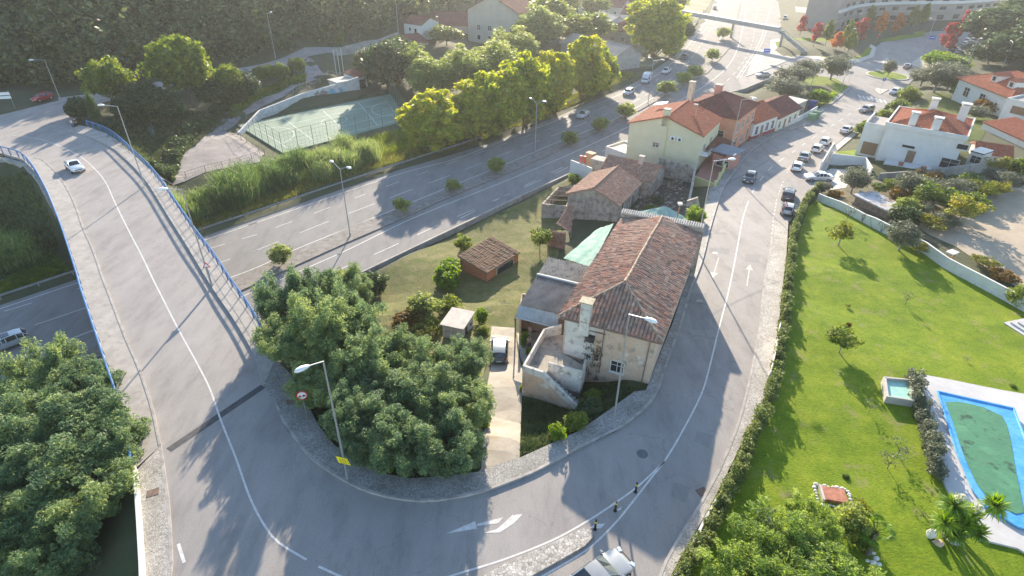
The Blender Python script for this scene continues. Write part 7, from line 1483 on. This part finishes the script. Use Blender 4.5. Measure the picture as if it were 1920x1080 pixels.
for (x, y, z, r) in ((-.3,.5,2.5,1.0),(-.9,-.1,1.6,.95),(.3,-.1,1.5,1.0),(.9,.3,1.9,.95),(2.2,.5,2.6,1.0),(.2,.9,1.7,.9),(1.3,-.4,1.0,.8),(-.2,-.5,.9,.8)):
    MB().tube((x*.3,y*.3,-.1),(x,y,z),.11,.07).build('stem', M_BARK, yc); rosette('leaf_rosette', (x,y,z), r, 170, yc)
for x,y,z in ((-.35,.5,3.2),(.9,.25,2.5)):
    fr_ = np.random.default_rng(4); Vv = leaves(np.array([[x,y,z],[x+.1,y,z+.25]]), np.array([.26,.22]), 90, .07, fr_, asp=.8); mesh_np('flower_plume', Vv, quads(Vv), mat('cream_flowers', (.75,.72,.5), .7, .1, 3), yc)
p = at(1640,1022); pm_ = empty('palm', p, 0, 'small fan palm with a shaggy trunk on the lawn', 'palm'); MB().tube((0,0,-.1),(.25,.5,1.6),.2,.16,8).build('trunk', M_BARK, pm_)
m = MB()
for k in range(11):
    a = k * .571 * 2; el = .1 + .5 * (k % 3); d = Vector((math.cos(a)*math.cos(el), math.sin(a)*math.cos(el), math.sin(el))); b0 = Vector((.25,.5,1.6)); e = b0 + d * .75; m.tube(b0, e, .02, n=4)
    side = Vector((-math.sin(a), math.cos(a), 0)); upv = d.cross(side)
    for j in range(-6, 7): an = j * .2; q = (d * math.cos(an) + side * math.sin(an)); t = e + q * .6 - Vector((0,0,.12 + .02*abs(j))); nrm_ = side * math.cos(an) - d * math.sin(an); m.quad(e, e + q*.3 + nrm_*.04, t, e + q*.3 - nrm_*.04)
m.build('fronds', LM['bright'], pm_)
# white steps at the right edge
st_ = at(1895,582); o = empty('garden_steps', (0,0,0), 0, 'white stone steps at the right edge of the lawn', 'steps')
P0 = AT([(1882,581),(1925,572),(1990,590),(1925,606)])
for i in range(3): q = [tuple((P0[0].lerp(x, 1 - i*.22))[:2]) if False else tuple(((sum(P0, Vector())/4).lerp(x, 1 - i*.25))[:2]) for x in P0]; MB().prism(q, 4.5, P0[0].z + .15 + i*.16).build('step', M_PAVE, o)
# ---------------------------------------------------------------- signs, bollards, bins
def sign(pxb, z, hgt, face, label, d=(0, -1), tilt=0, r=.035, cat='road sign', name='road_sign'):
    b = W(pxb[0], pxb[1], z); o = empty(name, b, math.atan2(d[1], d[0]) + math.pi / 2, label, cat); MB().tube((0,0,-.1),(0,0,hgt),r).build('post', M_GALV, o); face(o, hgt); return o
def disk(o, n, r, y, z, m, name='face', off=0, rot=0, th=.02):
    P = [(r*math.cos(rot+2*math.pi*i/n)+off, y, z + r*math.sin(rot+2*math.pi*i/n)) for i in range(n)]; Q = [(a, b+th, c) for a, b, c in P]
    return MB().raw(P+Q, [list(range(n)), list(range(n,2*n))[::-1]] + [[i, n+i, n+(i+1)%n, (i+1)%n] for i in range(n)]).build(name, m, o)
M_SRED = mat('sign_red', (.62,.02,.02), .45, .03, 1); M_SWH = mat('sign_white', (.78,.78,.78), .45, .03, 1); M_SBL = mat('sign_blue', (.02,.12,.55), .45, .03, 1); M_SYE = mat('sign_yellow', (.80,.68,.02), .5, .05, 2); M_SBK = mat('sign_black', (.01,.01,.012), .5, .05, 1)
def noover(o, H):
    disk(o, 28, .42, -.05, H - .42, M_SRED, 'red_ring'); f = disk(o, 28, .33, -.06, H - .42, M_SWH, 'white_field')
    for s, m in ((-.15, M_SRED), (.15, M_SBK)):
        c = MB(); c.raw([(s-.12,-.075,H-.50),(s+.12,-.075,H-.50),(s+.12,-.075,H-.43),(s+.07,-.075,H-.42),(s+.05,-.075,H-.35),(s-.06,-.075,H-.35),(s-.08,-.075,H-.42),(s-.12,-.075,H-.43)], [[0,1,2,3,4,5,6,7]])
        c.raw([(s-.09,-.076,H-.53),(s-.04,-.076,H-.53),(s-.04,-.076,H-.49),(s-.09,-.076,H-.49)], [[0,1,2,3]]); c.raw([(s+.04,-.076,H-.53),(s+.09,-.076,H-.53),(s+.09,-.076,H-.49),(s+.04,-.076,H-.49)], [[0,1,2,3]]); c.build('red_car_mark' if m is M_SRED else 'black_car_mark', m, o)
sign((583,793), 6.66, 2.75, noover, 'round red-ringed no overtaking sign in front of the acacias', (.3,-1))
def tri(o, H): disk(o, 3, .45, -.05, H-.4, M_SRED, 'red_border', rot=math.pi/2); disk(o, 3, .29, -.065, H-.4, M_SWH, 'white_field', rot=math.pi/2)
sign((399,552), 6.66, 2.9, tri, 'small triangular warning sign on the bridge beside a lamp', (.2,-1))
sign((1463,392), 4.1, 2.3, tri, 'red triangular warning sign beside the hatchback behind the hedge', (-.1,-1))
def blue(o, H): disk(o, 20, .45, -.05, H-.4, M_SBL, 'blue_disc'); c = MB(); c.raw([(-.05,-.075,H-.2),(.05,-.075,H-.2),(.05,-.075,H-.45),(.15,-.075,H-.45),(0,-.075,H-.65),(-.15,-.075,H-.45),(-.05,-.075,H-.45)], [[0,6,5,4,3,2,1]]); c.build('white_arrow', M_SWH, o)
sign((1640,153), .2, 3.6, blue, 'round blue sign with white arrow on the small traffic island', (-.3,-1))
def bsq(o, H): MB().box((0,-.05,H-.6),(2.0,.06,1.2)).build('blue_panel', M_SBL, o); MB().box((0,-.09,H-.5),(1.5,.02,.15)).build('white_lettering', M_SWH, o)
sign((1422,100), .1, 3.5, bsq, 'blue direction sign on the paved triangle', (-.2,-1)); sign((1729,66), .1, 3.6, bsq, 'small blue sign on the road to the car park', (-.3,-1)); sign((1580,137), .2, 3, lambda o, H: MB().box((0,-.04,H-.4),(1.0,.06,.7)).build('grey_back', M_GALV, o), 'small grey sign seen from behind near the roundabout', (-.3,-1))
sign((1650,92), .1, 2.6, tri, 'red triangular sign on the far traffic island', (-.3,-1)); sign((1630,60), .1, 2.6, noover if 0 else (lambda o, H: disk(o, 20, .4, -.05, H-.4, M_SRED, 'red_disc')), 'small round red sign before the curved building', (-.3,-1))
def board(o, H): 
    MB().box((-1.6,0,H-.5),(3.4,.1,.55)).build('panel', M_SWH, o); MB().box((-1.5,0,H-1.2),(3.2,.1,.5)).build('panel', M_SWH, o)
sign((19,228), 6.5, 3.2, board, 'white direction boards at the left edge beside the red car', (.3,-1))
# yellow notice on the lamp post
lp = W(655, 893, 6.66); yb = W(652,868,8.2); o = MB(); o.raw([(-.45,-.12,.30),(.30,-.12,.05),(.45,-.12,-.62),(-.33,-.12,-.36)], [[3,2,1,0]]); o.raw([(-.45,-.10,.30),(.30,-.10,.05),(.45,-.10,-.62),(-.33,-.10,-.36)], [[0,1,2,3]])
yo = o.build('yellow_notice', M_SYE); bp_ = W(662,906,6.66); yo.location = (bp_.x, bp_.y - .02, bp_.z + 2.15); tag(yo, 'bent yellow notice strapped low on the nearest street lamp', 'notice')
m = MB()
for i in range(4):
    z = .0 - i * .13
    for k in range(3 + i % 2): m.quad((-.25+k*.15+i*.03,-.13,z),(-.16+k*.15+i*.03,-.13,z-.02),(-.16+k*.15+i*.03,-.13,z-.06),(-.25+k*.15+i*.03,-.13,z-.04))
m.build('scribbled_text', M_SBK, yo)
for i, (px, py, lb) in enumerate([(1202,916,'farthest black and yellow bollard on the split line'),(1165,952,'middle black and yellow bollard on the split line'),(1128,988,'black and yellow bollard at the tip of the cobbled island')]):
    p = fix(px, py, zstreet); o = empty('bollard', (p.x, p.y, 6.51), 0, lb, 'bollard', 'bollards on the split line'); MB().tube((0,0,0),(0,0,.95),.075,.07,12).build('post', M_SBK, o); MB().tube((0,0,0),(0,0,.05),.13,.11,12).build('foot', M_SBK, o)
    for z in (.68,): MB().tube((0,0,z),(0,0,z+.13),.079,.079,12).build('yellow_band', M_SYE, o)
def bin_(px, py, z, col, lb, s=1.0):
    p = W(px, py, z); o = empty('recycling_bin', p, -.6, lb, 'bin'); m = MB(); m.prism([(-.75*s,-.55*s),(.75*s,-.55*s),(.75*s,.55*s),(-.75*s,.55*s)], .08, 1.25*s); m.build('body', col, o); m = MB(); m.raw([(-.8*s,-.6*s,1.25*s),(.8*s,-.6*s,1.25*s),(.8*s,.6*s,1.25*s),(-.8*s,.6*s,1.25*s),(-.8*s,-.2*s,1.6*s),(.8*s,-.2*s,1.6*s),(.8*s,.35*s,1.6*s),(-.8*s,.35*s,1.6*s)], [[0,3,2,1],[4,5,6,7],[0,1,5,4],[1,2,6,5],[2,3,7,6],[3,0,4,7]]); m.build('lid', col, o)
bin_(1511,211,1.1, mat('bin_green',(.16,.27,.16),.6,.1,2), 'large pale green bin at the end of the terraced row'); bin_(1520,206,1.0, mat('bin_green',(.16,.27,.16)), 'second pale green bin, nearer the roundabout'); bin_(1512,186,.5, mat('bin_blue',(.05,.06,.2),.6,.1,2), 'dark blue recycling container beside the grey outhouse', 1.05)
# white milestone by the ruin, wall block
# wires
def wire(a, b, sag_, label):
    P = [a.lerp(b, t) - Vector((0, 0, sag_ * 4 * t * (1 - t))) for t in np.linspace(0, 1, 14)]; o = MB().path(P, .02, 4).build('overhead_wire', M_SBK); tag(o, label, 'wire')
wire(Vector((pl_.x, pl_.y, 11.1)), W(1441,440,4.6) + Vector((6, 14, 8)), .6, 'thin wire crossing the street from the rusty post')
# ---------------------------------------------------------------- people
def person(p, rz, shirt, legs, label, hair=(.03,.02,.015), z=None, hgt=1.72):
    k = hgt / 1.75; o = empty('person', p, rz, label, 'person')
    def skin(name, vs, es, mt, sub=1):
        me = bpy.data.meshes.new(name); me.from_pydata([tuple(Vector(v[0]) * k) for v in vs], es, []); ob = link(name, me, o); ob.modifiers.new('skin', 'SKIN')
        for i, v in enumerate(vs): me.skin_vertices[0].data[i].radius = (v[1] * k, (v[2] if len(v) > 2 else v[1]) * k)
        me.skin_vertices[0].data[0].use_root = True; s = ob.modifiers.new('sub', 'SUBSURF'); s.levels = sub; s.render_levels = sub + 1; me.materials.append(mt); return ob
    M_SKIN = mat('skin', (.45,.27,.19), .6, .05, 4)
    V = [((0,0,.95),.13,.10),((0,0,1.2),.12,.09),((0,0,1.42),.14,.09),((0,0,1.52),.055),((0,.01,1.62),.085,.09),((0,.01,1.72),.07,.08),
      ((.18,0,1.42),.05),((.23,.02,1.15),.04),((.22,.10,.92),.033),((.22,.12,.82),.025),((-.18,0,1.42),.05),((-.24,.02,1.15),.04),((-.24,.08,.92),.033),((-.24,.10,.82),.025),
      ((.10,0,.86),.085),((.11,.02,.48),.055),((.12,-.02,.08),.04),((.13,.12,.04),.035),((-.10,0,.86),.085),((-.11,0,.48),.055),((-.12,-.05,.08),.04),((-.13,.09,.04),.035)]
    E_ = [(0,1),(1,2),(2,3),(3,4),(4,5),(2,6),(6,7),(7,8),(8,9),(2,10),(10,11),(11,12),(12,13),(0,14),(14,15),(15,16),(16,17),(0,18),(18,19),(19,20),(20,21)]
    skin('body', V, E_, M_SKIN)
    skin('shirt', [((0,0,.98),.155,.12),((0,0,1.2),.145,.115),((0,0,1.42),.16,.11),((.19,0,1.41),.066),((.225,.01,1.24),.058),((-.19,0,1.41),.066),((-.228,.01,1.24),.058)], [(0,1),(1,2),(2,3),(3,4),(2,5),(5,6)], shirt)
    skin('trousers', [((0,0,.96),.15,.12),((.10,0,.84),.10),((.11,.02,.5),.075),((.12,-.01,.2),.06),((-.10,0,.84),.10),((-.11,0,.5),.075),((-.12,-.04,.2),.06)], [(0,1),(1,2),(2,3),(0,4),(4,5),(5,6)], legs)
    skin('hair', [((0,-.02,1.68),.09,.10),((0,-.01,1.755),.07,.08)], [(0,1)], mat('dark_hair', hair, .8, .1, 4)); 
    MB().box((.03*k,.095*k,1.66*k),(.02,.02,.015)).build('eye', M_SBK, o); MB().box((-.03*k,.095*k,1.66*k),(.02,.02,.015)).build('eye', M_SBK, o); return o
M_TW = mat('white_cotton', (.7,.7,.72), .9, .05, 3); M_TB = mat('dark_cotton', (.05,.03,.04), .9, .1, 3); M_JN = mat('blue_denim', (.05,.08,.18), .9, .1, 3); M_TP = mat('pink_cotton', (.6,.42,.42), .9, .05, 3); M_TG = mat('grey_cotton', (.45,.45,.43), .9, .05, 3)
person(W(130,264,6.66), 2.9, M_TW, M_JN, 'walker in a white top at the far end of the bridge sidewalk'); person(W(137,262,6.66), 3.3, M_TB, M_TB, 'walker in dark clothes beside the one in white')
a = at(995,654); person(a, 3.4, M_TG, M_TB, 'person in a pale grey top standing in front of the porch'); a = at(996,634); person(a, 2.6, M_TP, M_TG, 'person in a pink top standing under the edge of the porch')
# ---------------------------------------------------------------- air
hz = MB(); hz.box((0, 640, 30), (1960, 1500, 90)); ho = hz.build('haze', None) if False else None
hb = MB(); hb.prism([(-895, -75), (895, -75), (895, 1480), (-895, 1480)], float(GZ.min()) - 1.0, max(CAMZ, float(GZ.max()) + 4) + 2); me_ = hb.build('haze', bpy.data.materials.new('haze')); hm = me_.data.materials[0]; hm.use_nodes = True; hn = hm.node_tree
hn.nodes.remove(hn.nodes['Principled BSDF']); pv = hn.nodes.new('ShaderNodeVolumePrincipled'); pv.inputs['Color'].default_value = (.93, .96, 1, 1); pv.inputs['Density'].default_value = 0.00020; pv.inputs['Anisotropy'].default_value = 0.55
hn.links.new(pv.outputs[0], hn.nodes['Material Output'].inputs['Volume']); tag(me_, 'pale sunlit haze filling the valley', 'haze', kind='stuff')
